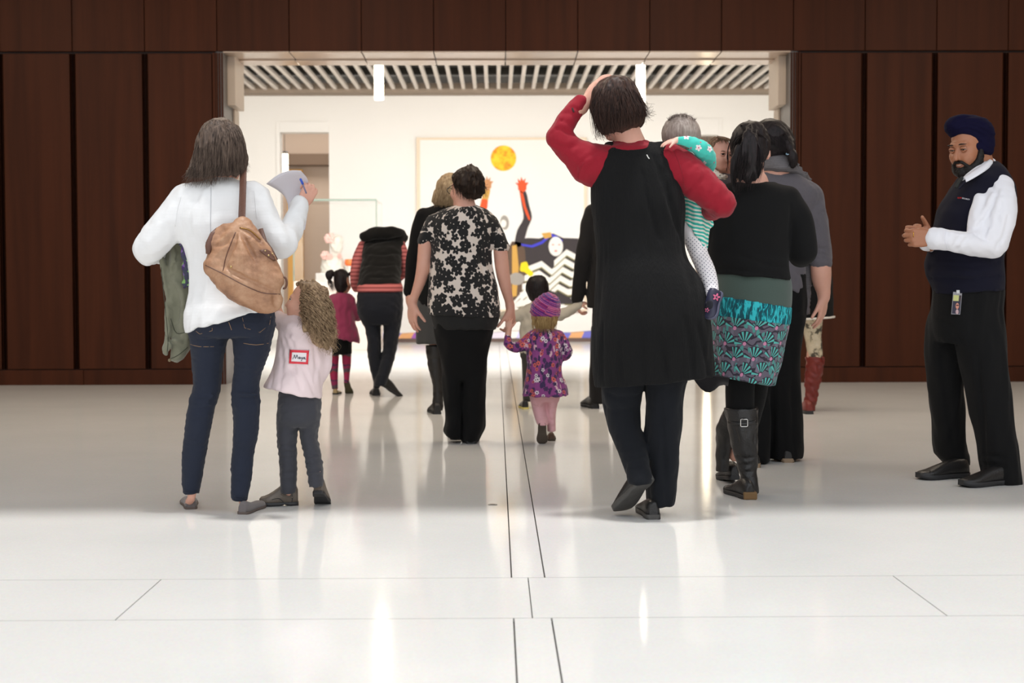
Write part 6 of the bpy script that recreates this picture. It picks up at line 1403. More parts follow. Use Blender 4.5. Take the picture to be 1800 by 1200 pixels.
# ================================================================== small children in the middle
tod_skin = skin_mat('toddler_skin', lin(230, 180, 158))
if on('pinkjacket'):
    c = Fig('small girl in raspberry fleece jacket, black skirt and argyle tights, hair in bunches', 12.9, (597, 692), 'child', skin=skin_mat('child_olive_skin', lin(196, 146, 116)), name='child')
    jk = Field(); L = c.lo(jk, [(514, 592, 610, .05), (519, 584, 616, .075), (530, 579, 621, .09), (550, 580, 623, .10), (575, 581, 627, .12), (590, 580, 632, .13), (604, 580, 632, .13)])
    c.ch(jk, [(614, 526, 0, 9), (622, 545, 0, 8), (628, 555, .06, 7), (630, 558, .12, 6.5)], .02); c.ch(jk, [(586, 526, 0, 9), (580, 550, .02, 8), (580, 570, .06, 6.5)], .02); jk.add(Half(c.p(606, 596, 0), (-.28, 0, -1)), op='i'); jk.disp += [folds(.005, .06, (1, 1, 1.5), 151)]
    sk = Field(); c.lo(sk, [(580, 582, 620, .10), (600, 579, 619, .115), (622, 576, 618, .12)]); sk.disp += [folds(.004, .05, (1, 1, 3), 152)]
    tg = Field(); c.lo(tg, [(610, 578, 597, .055), (640, 579, 595, .05), (660, 580, 594, .045), (684, 584, 594, .035)]); c.lo(tg, [(610, 600, 618, .055), (640, 602, 617, .05), (655, 604, 615, .045), (672, 605, 614, .035, -.02)])
    c.skin_from(jk, sk); c.skin_from(tg, inset=.01); c.ch(c.body, [(600, 500, 0, 8), (600, 518, 0, 9)], .02); head(c.body, c.p(602, 497, .0), (.35, .93, -.1), (0, 0, 1), .82, child=.8); c.done(.012)
    c.make('jacket', jk, fabric('raspberry_fleece', lin(156, 58, 92), 260, .95, .4, .3, .4), .01); c.make('skirt', sk, blk_cloth, .011)
    ag = NT('argyle_tights'); z_ = ag.n('SeparateXYZ', [ag.obj()]).outputs[2]; n_ = ag.n('TexVoronoi', {'Vector': ag.obj(), 'Scale': 22.0}).outputs[0]; zz = ag.m_('ADD', z_, ag.m_('MULTIPLY', n_, .03))
    ag.set(Base_Color=ag.ramp(ag.m_('FRACT', ag.m_('MULTIPLY', zz, 7.2)), [(0, lin(170, 44, 86)), (.42, lin(168, 50, 70)), (.5, lin(96, 78, 88)), (.68, lin(150, 46, 92)), (.88, lin(90, 52, 84))], 'CONSTANT'), Roughness=.9); c.make('tights', tg, ag.m, .008)
    gd = plain('gold_leather', lin(176, 152, 108), .35, .5); shoe(c, G(589, 693), (.05, 1), .17, .07, .05, gd, BLK_SOLE, style='flat', sole=.012); shoe(c, c.p(609, 672, -.03), (0, 1), .16, .07, .05, gd, plain('olive_sole', lin(88, 82, 58), .7), style='flat', sole=.012, frame=((.12, .62, -.75), (.0, .8, .6)))
    hr = Field(); c.lo(hr, [(473, 596, 604, .03), (476, 590, 609, .07), (485, 587, 613, .085), (497, 587, 613, .088), (508, 590, 611, .075), (514, 593, 607, .05)], .01); c.ch(hr, [(585, 481, 0, 4), (580, 481, 0, 7.5), (579, 486, 0, 6)], .01); c.ch(hr, [(616, 481, .02, 3), (620, 483, .04, 5)], .01); hr.disp.append(folds(.004, .03, (1, 1, 3), 153)); ho = c.make('hair', hr, hair_bk, .007)
    rg = np.random.default_rng(4); strands(c, 'hair_strands', hair_bk, [[c.p(582, 480, -.02), c.p(578, 488, -.03), c.p(580+rg.uniform(-4, 8), 500, -.03), c.p(582+rg.uniform(-6, 12), 508+rg.uniform(-6, 8), -.03)] for _ in range(60)], ho, .002, seg=7, wave=.008)

if on('toddler'):
    c = Fig('toddler in purple knitted hat, flowered purple dress and pale pink trousers', 8.87, (955, 778), 'child', skin=tod_skin, name='child')
    pr = NT('purple_flower_print'); pv = pr.pat(); base = pr.mix(pr.noise(pv, 12, 3), lin(152, 74, 142), lin(126, 54, 120))
    m1, c1, r1, d1 = flowers(pr, pv, .050, 6, .30, .09, .9); m2, c2, r2, d2 = flowers(pr, pr.scale(pv, 1.0, (.31, .17, 0)), .045, 5, .26, .08, .9); m3, _, r3, _ = flowers(pr, pr.scale(pv, (1.9, 1, 1), (.13, .41, 0), (0, 0, .7)), .06, 2, .36, .05, 1.0)
    cl = pr.mix(m3, base, pr.ramp(r3, [(0, lin(60, 40, 84)), (.6, lin(56, 36, 80)), (.8, lin(216, 176, 190))], 'CONSTANT')); cl = pr.mix(m2, cl, pr.ramp(r2, [(0, lin(62, 44, 88)), (.55, lin(206, 96, 96)), (.82, lin(222, 208, 216))], 'CONSTANT')); cl = pr.mix(c2, cl, lin(60, 36, 76)); cl = pr.mix(m1, cl, pr.ramp(r1, [(0, lin(214, 100, 90)), (.4, lin(66, 44, 88)), (.8, lin(226, 214, 220))], 'CONSTANT')); cl = pr.mix(c1, cl, lin(74, 48, 82))
    pr.set(Base_Color=cl, Roughness=.85, Sheen_Weight=.15); pr = pr.m
    dr = Field(); L = c.lo(dr, [(575, 945, 970, .05), (580, 934, 980, .07), (588, 927, 987, .085), (605, 925, 989, .10), (630, 926, 989, .105), (650, 926, 988, .11), (660, 925, 989, .115), (675, 921, 995, .13), (700, 916, 1002, .145)])
    c.ch(dr, [(935, 590, 0, 10), (918, 606, -.01, 10), (903, 610, -.01, 9), (893, 604, 0, 7.5), (892, 594, .01, 6.5)], .02); c.ch(dr, [(982, 590, 0, 10), (994, 608, 0, 9.5), (997, 622, .01, 9), (988, 628, .08, 7)], .02)
    dr.add(Half(c.p(955, 695, 0), (0, 0, -1)), op='i'); crease(c, dr, [[(926, 656), (957, 659), (988, 656)], [(940, 662), (936, 680), (932, 694)], [(955, 662), (954, 680), (952, 694)], [(970, 662), (974, 680), (977, 694)], [(982, 662), (988, 680), (992, 694)]], [.004, .006, .006, .006, .006], 's', .012); dr.disp += [folds(.003, .05, (1, 1, 1.6), 161)]
    tr = Field(); c.lo(tr, [(670, 930, 986, .09), (690, 930, 986, .09), (705, 934, 982, .075)]); c.lo(tr, [(685, 931, 961, .075), (705, 933, 961, .07), (720, 936, 961, .065), (735, 940, 962, .055, -.04), (745, 944, 963, .05, -.06)], .015); c.lo(tr, [(685, 960, 985, .07), (705, 960, 981, .065), (730, 961, 977, .055), (758, 962, 977, .048)], .015); crease(c, tr, [[(934, 712), (948, 716), (960, 712)], [(962, 716), (970, 719), (979, 715)], [(962, 735), (970, 738), (977, 734)], [(962, 746), (970, 749), (977, 746)], [(940, 732), (950, 735), (961, 731)]], [.005, .004, .004, .004, .004], 's', .01)
    c.skin_from(dr, tr, inset=.014); c.ch(c.body, [(958, 560, 0, 12), (958, 580, 0, 13)], .02); head(c.body, c.p(957, 552, .01), (.05, .99, -.1), (.05, 0, 1), .84, child=.9)
    c.ch(c.body, [(892, 598, .01, 6), (893, 588, .02, 5.6), (894, 580, .03, 5)], .01); hand(c.body, c.p(894, 580, .03), (.0, .1, 1), (.2, .9, .1), side=-1, sc=.52, curl=((.5, .6, .4),), thumb=(.7, .2, .2), h=.004); c.done(.010)
    c.make('dress', dr, pr, .007, pat=L); c.make('trousers', tr, fabric('pale_pink_cotton', lin(222, 172, 178), 300, .85, .3, .3, .2), .007)
    kh = NT('striped_hat_yarn'); pv = kh.pat(); wv = kh.noise(kh.scale(pv, (.4, 62, 1)), 1.0, 2, .5); yv = kh.noise(pv, 90, 3)
    kh.set(Base_Color=kh.mix(kh.m_('MULTIPLY', yv, .5), kh.ramp(wv, [(.36, lin(70, 36, 130)), (.44, lin(150, 28, 108)), (.50, lin(226, 120, 170)), (.56, lin(90, 44, 150)), (.64, lin(176, 60, 140))], 'CONSTANT'), lin(120, 20, 90)), Roughness=.95, Sheen_Weight=.4); kh.bump(yv, .7, .008)
    ax = _n([.42, -.25, .87]); cc_ = c.p(958.5, 546, .0); ht = Field(); Rh = np.column_stack([_n(np.cross([0, 1, 0], ax)), _n(np.cross(ax, np.cross([0, 1, 0], ax))), ax])
    ht.ell(cc_, (.090, .098, .098), .02, Rh); ht.ell(cc_+ax*.078, (.052, .056, .030), .03, Rh); ht.add(Half(cc_-ax*.052, -ax), op='i'); ht.disp.append(folds(.003, .018, (1, 1, 1), 162))
    V, Q = ht.mesh(.005); me = np_mesh('hat', V, Q); d_ = V-cc_; at = me.attributes.new('pat', 'FLOAT_VECTOR', 'POINT'); at.data.foreach_set('vector', np.column_stack([np.arctan2(d_@Rh[:, 0], d_@Rh[:, 1])*.09, d_@ax, d_@ax*0]).astype(np.float32).ravel()); link_mesh('hat', me, c.root, kh.m)['label'] = 'knitted hat in purple and pink stripes'
    hf = Field(); c.lo(hf, [(540, 936, 982, .08), (555, 935, 982, .085), (568, 937, 979, .08), (578, 944, 973, .06)]); hf.disp.append(folds(.004, .02, (1, 1, 4), 163)); bh2 = hair_mat('honey_hair', lin(128, 96, 56), lin(206, 176, 122)); ho = c.make('hair', hf, bh2, .007); rg = np.random.default_rng(5)
    strands(c, 'hair_strands', bh2, [[c.p(936+t*44, 556, -.06-.03*math.sin(3.14*t)), c.p(935+t*44, 568, -.075-.03*math.sin(3.14*t)), c.p(936+t*42+rg.normal()*2, 578+rg.uniform(-5, 5)+4*math.sin(3.14*t), -.075-.025*math.sin(3.14*t))] for t in rg.uniform(0, 1, 200)], ho, .0016, seg=7, wave=.004)
    br = leather('brown_shoe_leather', lin(92, 66, 52), .5); bs_ = plain('dark_brown_sole', lin(72, 62, 52), .75)
    shoe(c, c.p(953, 744, -.10), (0, 1), .128, .062, .05, br, bs_, sole=.014, frame=((0, .12, -.99), (0, .99, .12))); shoe(c, G(969.5, 775), (.0, 1), .14, .058, .05, br, bs_, sole=.014)

if on('greychild'):
    c = Fig('child with short black hair in pale oatmeal sweater reaching up to hold hands', 11.35, (940, 717), 'child', skin=tod_skin, name='child')
    sw = Field(); c.lo(sw, [(531, 934, 958, .06), (538, 922, 970, .08), (550, 917, 974, .095), (575, 914, 976, .11), (600, 913, 978, .12), (621, 914, 978, .12)])
    c.ch(sw, [(966, 550, 0, 12), (985, 553, 0, 10), (1002, 545, .01, 9), (1018, 535, .01, 7)], .02); c.ch(sw, [(924, 550, 0, 12), (902, 557, 0, 10), (884, 555, .02, 8)], .02); sw.disp += [folds(.004, .06, seed=171)]
    tr = Field(); c.lo(tr, [(605, 915, 977, .10), (628, 914, 976, .11)]); c.lo(tr, [(620, 916, 942, .08), (660, 918, 940, .07), (705, 919, 938, .06)], .01); c.lo(tr, [(620, 948, 975, .08), (660, 948, 972, .07), (705, 948, 968, .06)], .01)
    c.skin_from(sw, tr, inset=.02); c.ch(c.body, [(945, 520, 0, 10), (945, 540, 0, 12)], .02); head(c.body, c.p(945, 509, 0), (-.1, 1, -.05), (0, 0, 1), .88, child=.7); hand(c.body, c.p(1017, 535.5, .01), (.95, .1, .25), (0, .5, -.85), side=-1, sc=.6, curl=((.5, .6, .4),), h=.007); c.done(.012)
    c.make('sweater', sw, fabric('oatmeal_knit', lin(196, 188, 172), 260, .95, .5, .25, .3), .009); c.make('trousers', tr, fabric('charcoal_print', lin(64, 62, 58), 200, .9, .3, .6, .1), .01)
    yl = plain('yellow_sole', lin(220, 206, 120), .7); shoe(c, G(924, 719), (-.1, 1), .19, .075, .07, blk_leather, yl, sole=.014); shoe(c, G(958, 714), (.1, 1), .19, .075, .07, blk_leather, yl, sole=.014)
    hr = Field(); c.lo(hr, [(484, 940, 952, .03), (487, 931, 958, .07), (496, 926, 963, .095), (510, 925, 964, .10), (520, 928, 962, .088), (530, 934, 955, .06)], .01); hr.disp.append(folds(.004, .03, (1, 1, 4), 172)); c.make('hair', hr, hair_bk, .007)

# ================================================================== curly-haired girl with the name sticker
if on('curly'):
    c = Fig('girl with long curly light-brown hair in pale pink shirt with a red-bordered name sticker', 6.36, (522, 889), 'child', skin=tod_skin, name='child')
    pk = fabric('pale_pink_jersey', lin(240, 220, 222), 500, .85, .2, .1, .2)
    sh = Field(); L = c.lo(sh, [(553, 508, 540, .05, .01), (560, 501, 548, .065, .01), (570, 496, 556, .08, 0), (585, 490, 566, .09, 0), (605, 487, 573, .098, 0), (625, 484, 576, .10, 0), (645, 480, 574, .105, 0), (662, 473, 570, .115, -.01), (680, 465, 567, .125, -.015), (705, 460, 567, .13, -.015)])
    c.ch(sh, [(508, 572, .0, 19), (497, 566, .03, 15), (492, 556, .07, 11)], .02); c.ch(sh, [(566, 605, 0, 16), (573, 630, .0, 12), (570, 652, .0, 10), (562, 664, .03, 8)], .02)
    sh.add(Half(c.p(513, 688, 0), (-.21, 0, -1)), op='i')
    crease(c, sh, [[(497, 590), (510, 630), (530, 685)], [(492, 600), (496, 640), (492, 680)], [(505, 585), (535, 650), (552, 690)], [(552, 610), (556, 640), (552, 670)], [(494, 580), (504, 586), (516, 586)], [(480, 650), (478, 668), (474, 680)]], [.006, .006, .005, .005, .004, .005], 's', .015); sh.disp += [folds(.0025, .06, (1, 1, 1.5), 181)]
    lg = Field(); c.lo(lg, [(672, 492, 564, .085), (695, 490, 565, .095), (720, 488, 565, .098, -.01), (738, 488, 562, .09, -.01), (748, 489, 560, .075)], n=2.2)
    c.lo(lg, [(730, 488, 526, .075), (752, 487, 524, .07), (780, 488, 521, .062), (800, 490, 522, .056), (830, 492, 522, .05), (856, 493, 521, .045), (866, 494, 520, .042)], .015); c.lo(lg, [(730, 525, 562, .075), (752, 526, 559, .07, .01), (772, 527, 558, .062, .02), (790, 532, 562, .058, .01), (815, 539, 568, .052, -.02), (840, 544, 571, .046, -.05), (851, 546, 571, .044, -.06)], .015)
    crease(c, lg, [[(488, y), (505, y+3), (523, y)] for y in (782, 792, 803, 815, 828, 842)]+[[(530+(y-770)*.2, y+2), (546+(y-770)*.2, y+2), (560+(y-770)*.2, y-2)] for y in (776, 787, 799, 812, 826)], [.0035]*11, 's', .008); lg.disp += [folds(.0022, .03, (1.6, 1, .7), 182)]
    c.skin_from(sh, lg, inset=.014)
    c.ch(c.body, [(535, 545, .0, 15), (527, 565, .0, 16)], .02); q, R = head(c.body, c.p(535, 531, .0), (-.95, .02, .14), (.10, 0, 1), .70, child=.75, h=.0035); c.ch(c.body, [(494, 560, .06, 9), (490, 548, .10, 7.5), (488, 538, .13, 6)], .01); hand(c.body, c.p(488, 538, .13), (-.1, .1, 1), (-.6, .7, 0), side=1, sc=.6, curl=((.3, .4, .3),), h=.005)
    c.ch(c.body, [(566, 655, .02, 7), (558, 672, .07, 6)], .01)
    c.ch(c.body, [(507, 850, 0, 7), (507, 866, 0, 6)], .01); c.ch(c.body, [(558, 830, -.05, 7), (559, 850, -.06, 6)], .01); c.done(.009)
    sho = c.make('shirt', sh, pk, .0065); c.make('leggings', lg, fabric('charcoal_leggings', lin(62, 63, 70), 500, .85, .25, .35, .2), .0065)
    e = MB().ball(q(-.032, .074, .003), .0095, 14).build('eye', EYE_W, c.root); MB().ball(q(-.0335, .0795, .003), .0056, 10).build('iris', EYE_D, e)
    MB().tube([q(-.034+t*.014, .085-.004*t*t, .0085-.002*t*t) for t in np.linspace(-1, 1, 6)], .0024, 5).build('eyelashes', LASH, c.root)
    TS = bvh(sho); rd = plain('red_print', lin(226, 60, 74), .6); wp = plain('sticker_white', lin(246, 242, 244), .5); ink = plain('dark_blue_ink', lin(36, 34, 60), .6)
    st_ = thing('name_sticker', 'white name sticker with red border on the back of the curly-haired girl', 'sticker', hit(TS, 525, 627, .003))
    pt = lambda a, b: ((506.5+1.8*(1-b))*(1-a)+(542.5+2.2*(1-b))*a, (613.5*(1-a)+615*a)*(1-b)+(639.5*(1-a)+641.2*a)*b)
    def card(name, a0, a1, b0, b1, mat, out):
        rows = []
        for b in np.linspace(b0, b1, 7):
            rows.append([hit(TS, *pt(a, b), out) for a in np.linspace(a0, a1, 9)])
        o = sheet(name, rows, mat, st_, .0008); return o
    card('card', 0, 1, 0, 1, wp, .0030)
    for n_, a in (('border', (0.03, .97, .03, .20)), ('border', (.03, .97, .82, .97)), ('border', (.03, .14, .19, .83)), ('border', (.86, .97, .19, .83))): card(n_, *a, rd, .0056)
    strokes = [[(.20, .66), (.25, .52), (.28, .36), (.31, .52), (.34, .60), (.38, .46), (.40, .36), (.43, .50), (.46, .62)], [(.56, .50), (.51, .50), (.49, .58), (.53, .62), (.56, .52), (.57, .60), (.59, .62)], [(.61, .50), (.62, .58), (.66, .58), (.68, .50), (.67, .62), (.62, .76)], [(.79, .50), (.74, .51), (.72, .58), (.76, .62), (.79, .52), (.80, .60), (.84, .64)]]
    mb = MB()
    for s_ in strokes: mb.tube(path_on(TS, [pt(*a) for a in s_], .0058, 3), .0011, 5)
    o_ = mb.build('lettering', ink, st_); o_['label'] = 'handwritten name in dark ink'
    hm = hair_mat('curly_light_brown_hair', lin(96, 72, 52), lin(216, 186, 148), (40, 40, 20)); hr = Field()
    c.lo(hr, [(494, 531, 548, .03), (498, 525, 560, .07), (510, 529, 573, .09), (530, 532, 580, .10), (550, 530, 584, .11), (572, 532, 586, .11, -.01), (592, 545, 588, .10, -.02), (608, 558, 586, .08, -.03)], .01); hr.disp += [folds(.009, .04, (1, 1, 1.6), 183), folds(.004, .018, (1, 1, 1.5), 184)]
    ho = c.make('hair', hr, hm, .0065); rg = np.random.default_rng(21); gs = []
    for i in range(520):
        t = rg.uniform(0, 1); xe = 528+t*62+rg.normal()*3; ye = 568+50*min(1, t*1.5)+rg.uniform(-40, 6); dd = -.06-.06*math.sin(math.pi*min(1, max(0, t)))+rg.uniform(-.02, .015)
        gs.append([c.p(536+t*12, 500, -.02), c.p(531+t*40, 514, dd*.8), c.p(532+t*52, 542, dd-.015), c.p((532+t*52+xe)/2, (542+ye)/2, dd-.02), c.p(xe, ye, dd-.015)])
    strands(c, 'hair_curls', hm, gs, ho, .0021, seg=40, wave=.008, curl=.0105, curls=5.5, seed=8)
    sm = leather('pewter_leather', lin(120, 110, 100), .4); so = plain('dark_grey_rubber', (.03, .03, .032), .5)
    u, _ = shoe(c, G(524, 887), (-.93, -.14), .165, .07, .085, sm, so, style='boot', sole=.016); Tsh = bvh(u)
    stitch(Tsh, 'strap', [[(494, 868), (505, 872), (516, 874)]], .004, sm, u, .001); stitch(Tsh, 'seam', [[(478, 878), (490, 876), (500, 884)], [(512, 862), (514, 876), (512, 886)]], .0014, so, u)
    shoe(c, c.p(559, 868, -.07), (0, 1), .155, .07, .075, sm, so, style='boot', sole=.016, frame=((.05, .88, -.46), (0, .46, .88)))
# ================================================================== THINGS IN THE GALLERY
def tube_lamp(label, px, Y, z0, z1, r, zc):
    c = P(px, 300, Y); t = thing('tube_lamp', label, 'lamp', (c[0], Y, z0), 'hanging tube lamps')
    MB().tube([(c[0], Y, z0), (c[0], Y, z1)], r, 16).build('tube', glow, t)
    MB().tube([(c[0], Y, z1), (c[0], Y, z1+.05)], r*1.08, 16).build('cap', grey_metal, t)
    MB().tube([(c[0], Y, z1+.05), (c[0], Y, zc)], .006, 6).build('rod', grey_metal, t)
    return t
YT = 18.6
tube_lamp('glowing tube lamp hanging near the jamb beside the sweater woman', 667, YT, Z_(175, YT), gz-.12, .057, gz+.07)
tube_lamp('glowing tube lamp hanging over the woman with hand on her head', 1126, YT, Z_(181, YT), gz-.12, .057, gz+.07)
tube_lamp('glowing tube lamp seen through the narrow doorway behind the raised paper', 500.5, GY+1.2, Z_(335, GY+1.2), Z_(270, GY+1.2), .06, 4.4)
tube_lamp('glowing tube lamp in the doorway behind the baby in teal', 1243, GY+0.8, Z_(490, GY+.8), Z_(312, GY+.8), .06, 4.4)

# --- painting: a collage of flat cut shapes on a pale canvas in a thin wooden frame
pc0 = P(882, 540, GY-.08)
pt_ = thing('painting', 'large framed collage of raised arms below an orange sun on gallery far wall', 'painting', (pc0[0], GY-.06, Z_(545, GY-.06)))
PY = GY-.06
q2 = lambda x, y, dy=0.0: np.array([P(x, y, PY)[0], PY+dy, P(x, y, PY)[2]])
MB().box(q2(736, 545, -.0), q2(1029, 244, .05)).build('canvas', plain('warm_white_canvas', (.84, .82, .78), .85, var=.02), pt_)
fw = plain('pale_oak_frame', lin(226, 208, 182), .5)
for a, b in (((733.5, 548), (738, 241.5)), ((1027, 548), (1031.5, 241.5)), ((738, 548), (1027, 543.5)), ((738, 246), (1027, 241.5))): MB().box(q2(*a, -.02), q2(*b, .055), .004).build('frame_rail', fw, pt_)
def cut(name, pts, mat, lay, lab=None, smooth=0):
    p = np.asarray(pts, float)
    if smooth: p = crom(np.vstack([p, p[:1]]), smooth)[:-1]
    return MB().prism([q2(x, y, -.004*lay) for x, y in p], (0, .004*lay-.0005, 0)).build(name, mat, pt_, lab)
sun = NT('mottled_sun_paint'); sn = sun.noise(sun.obj(), 6, 4, .65); sun.set(Base_Color=sun.ramp(sn, [(.38, lin(228, 130, 36)), (.5, lin(246, 190, 40)), (.62, lin(252, 212, 60))]), Roughness=.8); sun = sun.m
ink_ = plain('charcoal_paint', lin(58, 52, 54), .8); orr = plain('orange_red_paint', lin(232, 88, 44), .8); ochr = plain('ochre_paint', lin(206, 160, 80), .8); blu = plain('ultramarine_paint', lin(60, 60, 200), .7); wht = plain('white_paint', lin(240, 236, 228), .8); yel = plain('yellow_paint', lin(240, 214, 30), .8); gry = plain('grey_paint', lin(160, 154, 146), .8); olv = plain('olive_paint', lin(128, 124, 84), .8)
cut('sun', [(885+22.5*math.cos(a), 278+22.5*math.sin(a)) for a in np.linspace(0, 2*math.pi, 40)[:-1]], sun, 1, 'orange sun disc')
cut('dark_block', [(905, 421), (928, 418), (948, 419), (972, 410), (990, 418), (1017, 419), (1019, 532), (905, 532)], ink_, 1)
cut('torso', [(900, 424), (920, 430), (924, 470), (920, 520), (900, 540), (886, 500), (888, 450)], plain('brown_paint', lin(96, 76, 62), .8), 2, None, 3)
def hand_cut(cx, cy, s, mat, lay):
    pts = []
    for a, r in ((-2.9, 7), (-2.62, 13), (-2.42, 8), (-2.1, 15), (-1.92, 9), (-1.66, 16), (-1.45, 9), (-1.2, 15), (-1.0, 8), (-.55, 12), (-.25, 7), (.6, 8), (1.57, 11), (2.5, 8)): pts.append((cx+r*s*math.cos(a), cy+r*s*math.sin(a)))
    return cut('hand_shape', pts, mat, lay)
cut('arm_shape', [(913, 336), (924, 336), (930, 360), (935, 382), (928, 400), (918, 430), (905, 432), (909, 405), (920, 384), (917, 360)], ink_, 2, None, 3); cut('arm_edge', [(913, 336), (919, 338), (924, 362), (932, 384), (929, 386), (920, 364)], orr, 3, None, 2); hand_cut(918, 328, 1.1, orr, 3)
cut('arm_shape', [(852, 333), (862, 333), (858, 350), (854, 372), (842, 374), (846, 352)], ochr, 2, None, 2); cut('arm_edge', [(847, 350), (857, 352), (854, 373), (843, 374)], orr, 3, None, 2); hand_cut(857, 325, 1.0, plain('tan_paint', lin(196, 140, 96), .8), 3)
cut('oval', [(887+9*math.cos(a)*.8+3*math.sin(a), 391+12*math.sin(a)-4*math.cos(a)) for a in np.linspace(0, 6.28, 24)[:-1]], gry, 2); cut('oval_light', [(885+5*math.cos(a), 393+7*math.sin(a)) for a in np.linspace(0, 6.28, 20)[:-1]], wht, 3)
cut('post', [(900, 432), (908, 430), (912, 470), (908, 520), (900, 522)], ochr, 3)
for k in range(6):
    y0 = 446+k*15; x0 = 930-k*4
    pts = [(x0, y0+8), (x0+26, y0-4+k*1.5), (x0+44, y0+12), (x0+66, y0-8), (x0+84, y0+2), (1018, y0-12+k*3)]
    lo_ = [(x, y+10.5) for x, y in pts[::-1]]
    if k == 0: pts = pts[2:]; lo_ = lo_[:4]
    cut('zigzag', pts+lo_, wht, 3 if k else 2); cut('zigzag_line', [(x, y+10.5) for x, y in pts]+[(x, y+13) for x, y in pts[::-1]], olv, 4)
cut('dark_wedge', [(960, 508), (1000, 522), (1016, 534), (940, 534)], ink_, 5)
cut('mask', [(977+12.5*math.cos(a), 433+17*math.sin(a)) for a in np.linspace(0, 6.28, 26)[:-1]], wht, 5)
for x, y, r in ((972, 430, 2.2), (983, 430, 2.2), (977, 441, 3)): cut('mask_mark', [(x+r*math.cos(a), y+r*.6*math.sin(a)) for a in np.linspace(0, 6.28, 10)[:-1]], plain('rose_paint', lin(216, 150, 144), .8), 6)
cut('ribbon', [(916, 428), (934, 431), (952, 424), (966, 409), (978, 414), (990, 423), (984, 425), (968, 415), (954, 428), (936, 435), (918, 432)], blu, 4, 'blue ribbon'); cut('shoulder', [(952, 410), (968, 408), (970, 416), (958, 420)], ochr, 5)
cut('yellow_shape', [(916, 462), (926, 460), (930, 472), (938, 480), (932, 486), (922, 478), (914, 476)], yel, 5, None, 2); cut('sphere_shape', [(908+14*math.cos(a), 490+11*math.sin(a)) for a in np.linspace(0, 6.28, 22)[:-1]], gry, 4)
for k in range(3): cut('stripe', [(895+k*6, 538), (925+k*8, 505+k*3), (928+k*8, 507+k*3), (900+k*6, 540)], wht, 6)

# --- low plinth with a striped textile along the far wall
pf = GY-1.0; pl = thing('low_platform', 'low dark-edged platform with striped textile along the gallery far wall', 'platform', (P(850, 590, pf)[0], pf, 0))
xa, xb = X_(560, pf), X_(1160, pf); MB().box((xa, pf-.02, 0), (xb, pf+.55, .06), .005).build('base', plain('dark_plinth', lin(92, 72, 66), .7), pl)
colr = [lin(214, 206, 220), lin(150, 90, 170), lin(110, 110, 190), lin(230, 224, 220), lin(80, 70, 90), lin(214, 160, 110), lin(196, 190, 230)]
n_ = 26; ml = [plain('textile_%s' % w_, c_, .9) for w_, c_ in zip(('lilac', 'purple', 'blue', 'cream', 'plum', 'apricot', 'sky'), colr)]
for i in range(n_):
    a, b = xa+(xb-xa)*i/n_, xa+(xb-xa)*(i+1)/n_; k = .12*math.sin(i*2.1)
    MB().prism([(a, pf, .062), (b, pf, .062), (b+.05, pf, .155+.02*math.sin(i)), (a+.05, pf, .155+.02*math.sin(i-1))], (0, .5, 0)).build('stripe', ml[(i*3+i//4) % 7], pl)

# --- glass case with the white bust
VY = 21.6; vc = thing('display_case', 'tall pale plinth topped by a glass case holding a white bust', 'display case', (P(590, 600, VY)[0], VY, 0))
v0, v1 = X_(516, VY), X_(663, VY); zt_, zg = Z_(493, VY), Z_(352, VY)
pm = plain('pale_taupe_plinth', lin(206, 192, 182), .6); MB().box((v0, VY, 0), (v1, VY+1.0, zt_), .006).build('plinth', pm, vc)
gl_ = NT('clear_glass'); gl_.set(Base_Color=(.98, .985, .985), Roughness=.02); gl_.b.inputs['Transmission Weight'].default_value = 1.0; gl_.b.inputs['IOR'].default_value = 1.06; gl_ = gl_.m
ge = plain('green_glass_edge', lin(128, 142, 132), .2)
e_ = .012
for a, b in (((v0, VY, zt_), (v1, VY+e_, zg)), ((v0, VY+1.0-e_, zt_), (v1, VY+1.0, zg)), ((v0, VY+e_, zt_), (v0+e_, VY+1-e_, zg)), ((v1-e_, VY+e_, zt_), (v1, VY+1-e_, zg)), ((v0, VY, zg), (v1, VY+1.0, zg+e_))): MB().box(np.array(a)+.0005, np.array(b)-.0005).build('pane', gl_, vc)
for a, b in (((v0, VY-.004, zg-.004), (v1, VY+.014, zg+.026)), ((v1-.016, VY-.004, zt_), (v1+.004, VY+.014, zg)), ((v0-.004, VY-.004, zt_), (v0+.014, VY+.014, zg))): MB().box(a, b).build('glass_edge', ge, vc)
FY = VY+.45; fs = FY/F; wg = plain('white_glaze', (.85, .82, .74), .25); bu = thing('figurine', 'white glazed bust with pink flowers inside the glass case', 'figurine', (P(588, 490, FY)[0], FY, zt_))
qf = lambda x, y, dy=0.0: P(x, y, FY+dy)
xq = qf(588, 490)[0]
MB().box((X_(558, FY), FY-.22, zt_+.001), (X_(626, FY), FY+.22, Z_(479, FY)), .008).build('stand', plain('white_stand', (.82, .80, .77), .5), bu)
ff = Field(); zz = lambda y: qf(588, y)[2]
ff.add(Loft([(zz(480), qf(586, 480)[0], FY, .185, .17), (zz(468), qf(586, 470)[0], FY, .175, .16), (zz(455), qf(586, 455)[0], FY, .15, .13), (zz(447), qf(589, 447)[0], FY, .065, .065), (zz(442), qf(591, 442)[0], FY, .055, .055)]), .02)
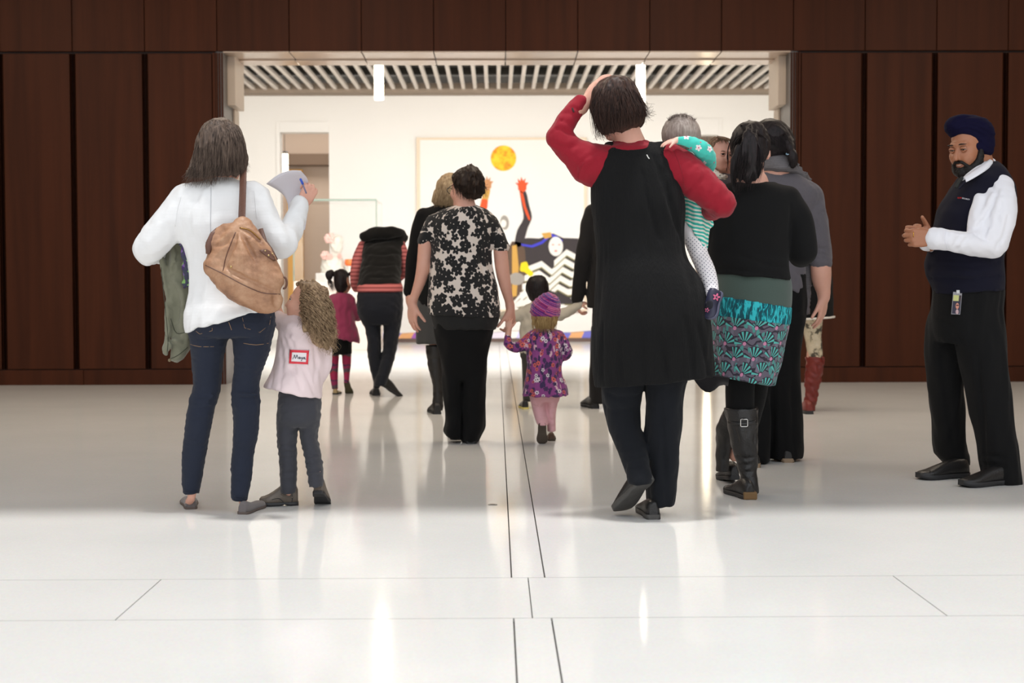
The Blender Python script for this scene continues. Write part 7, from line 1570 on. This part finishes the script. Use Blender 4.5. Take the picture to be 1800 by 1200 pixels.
ff.ell(qf(592, 432), (.095, .10, .13), .03); ff.ell(qf(590, 422, .02), (.115, .12, .09), .03); ff.chain([qf(590, 436, -.09), qf(590, 441, -.11)], [.02, .018], .02, sub=1); ff.disp.append(folds(.008, .06, seed=201))
V, Q = ff.mesh(.012); link_mesh('bust', np_mesh('bust', V, Q), bu, wg); pkf = plain('pale_pink_glaze', lin(244, 200, 190), .4)
for x, y, r in ((578, 419, .075), (582, 414, .05), (572, 449, .07), (580, 452, .045), (597, 450, .04)):
    m_ = MB()
    for a in np.linspace(0, 6.28, 7)[:-1]: m_.ball(qf(x, y, -.13)+np.array([r*.6*math.cos(a), 0, r*.6*math.sin(a)]), (r*.45, r*.35, r*.45), 8)
    m_.ball(qf(x, y, -.16), r*.35, 8).build('flower', pkf, bu)
cup = thing('cup', 'small orange and white cup beside the white bust in the glass case', 'cup', (qf(610, 478)[0], FY-.05, Z_(478, FY)))
cx_ = qf(616, 478)[0]; zc_ = Z_(478.5, FY)
MB().rings([[(cx_+r*math.cos(a), FY-.1+r*math.sin(a), zc_+h) for a in np.linspace(0, 6.28, 17)[:-1]] for r, h in ((.045, 0), (.05, .03), (.03, .05), (.06, .10))]).build('foot', wg, cup); MB().rings([[(cx_+r*math.cos(a), FY-.1+r*math.sin(a), zc_+h) for a in np.linspace(0, 6.28, 17)[:-1]] for r, h in ((.058, .098), (.075, .13), (.075, .19), (.06, .20))]).build('bowl', plain('orange_glaze', lin(232, 110, 50), .3), cup)
# --- small floor socket
fs_ = G(866, 887); ds = thing('floor_socket', 'small flush metal floor socket beside the long floor joint', 'socket', (fs_[0], fs_[1], 0))
MB().rings([[(fs_[0]+r*math.cos(a), fs_[1]+r*math.sin(a), h) for a in np.linspace(0, 6.28, 21)[:-1]] for r, h in ((.020, 0.0002), (.020, .0015), (.017, .002))]).build('rim', plain('brushed_steel', (.42, .41, .39), .4, .8), ds); MB().rings([[(fs_[0]+r*math.cos(a), fs_[1]+r*math.sin(a), h) for a in np.linspace(0, 6.28, 21)[:-1]] for r, h in ((.012, .0019), (.012, .0024))]).build('lid', plain('dark_steel', (.2, .19, .18), .5, .8), ds)
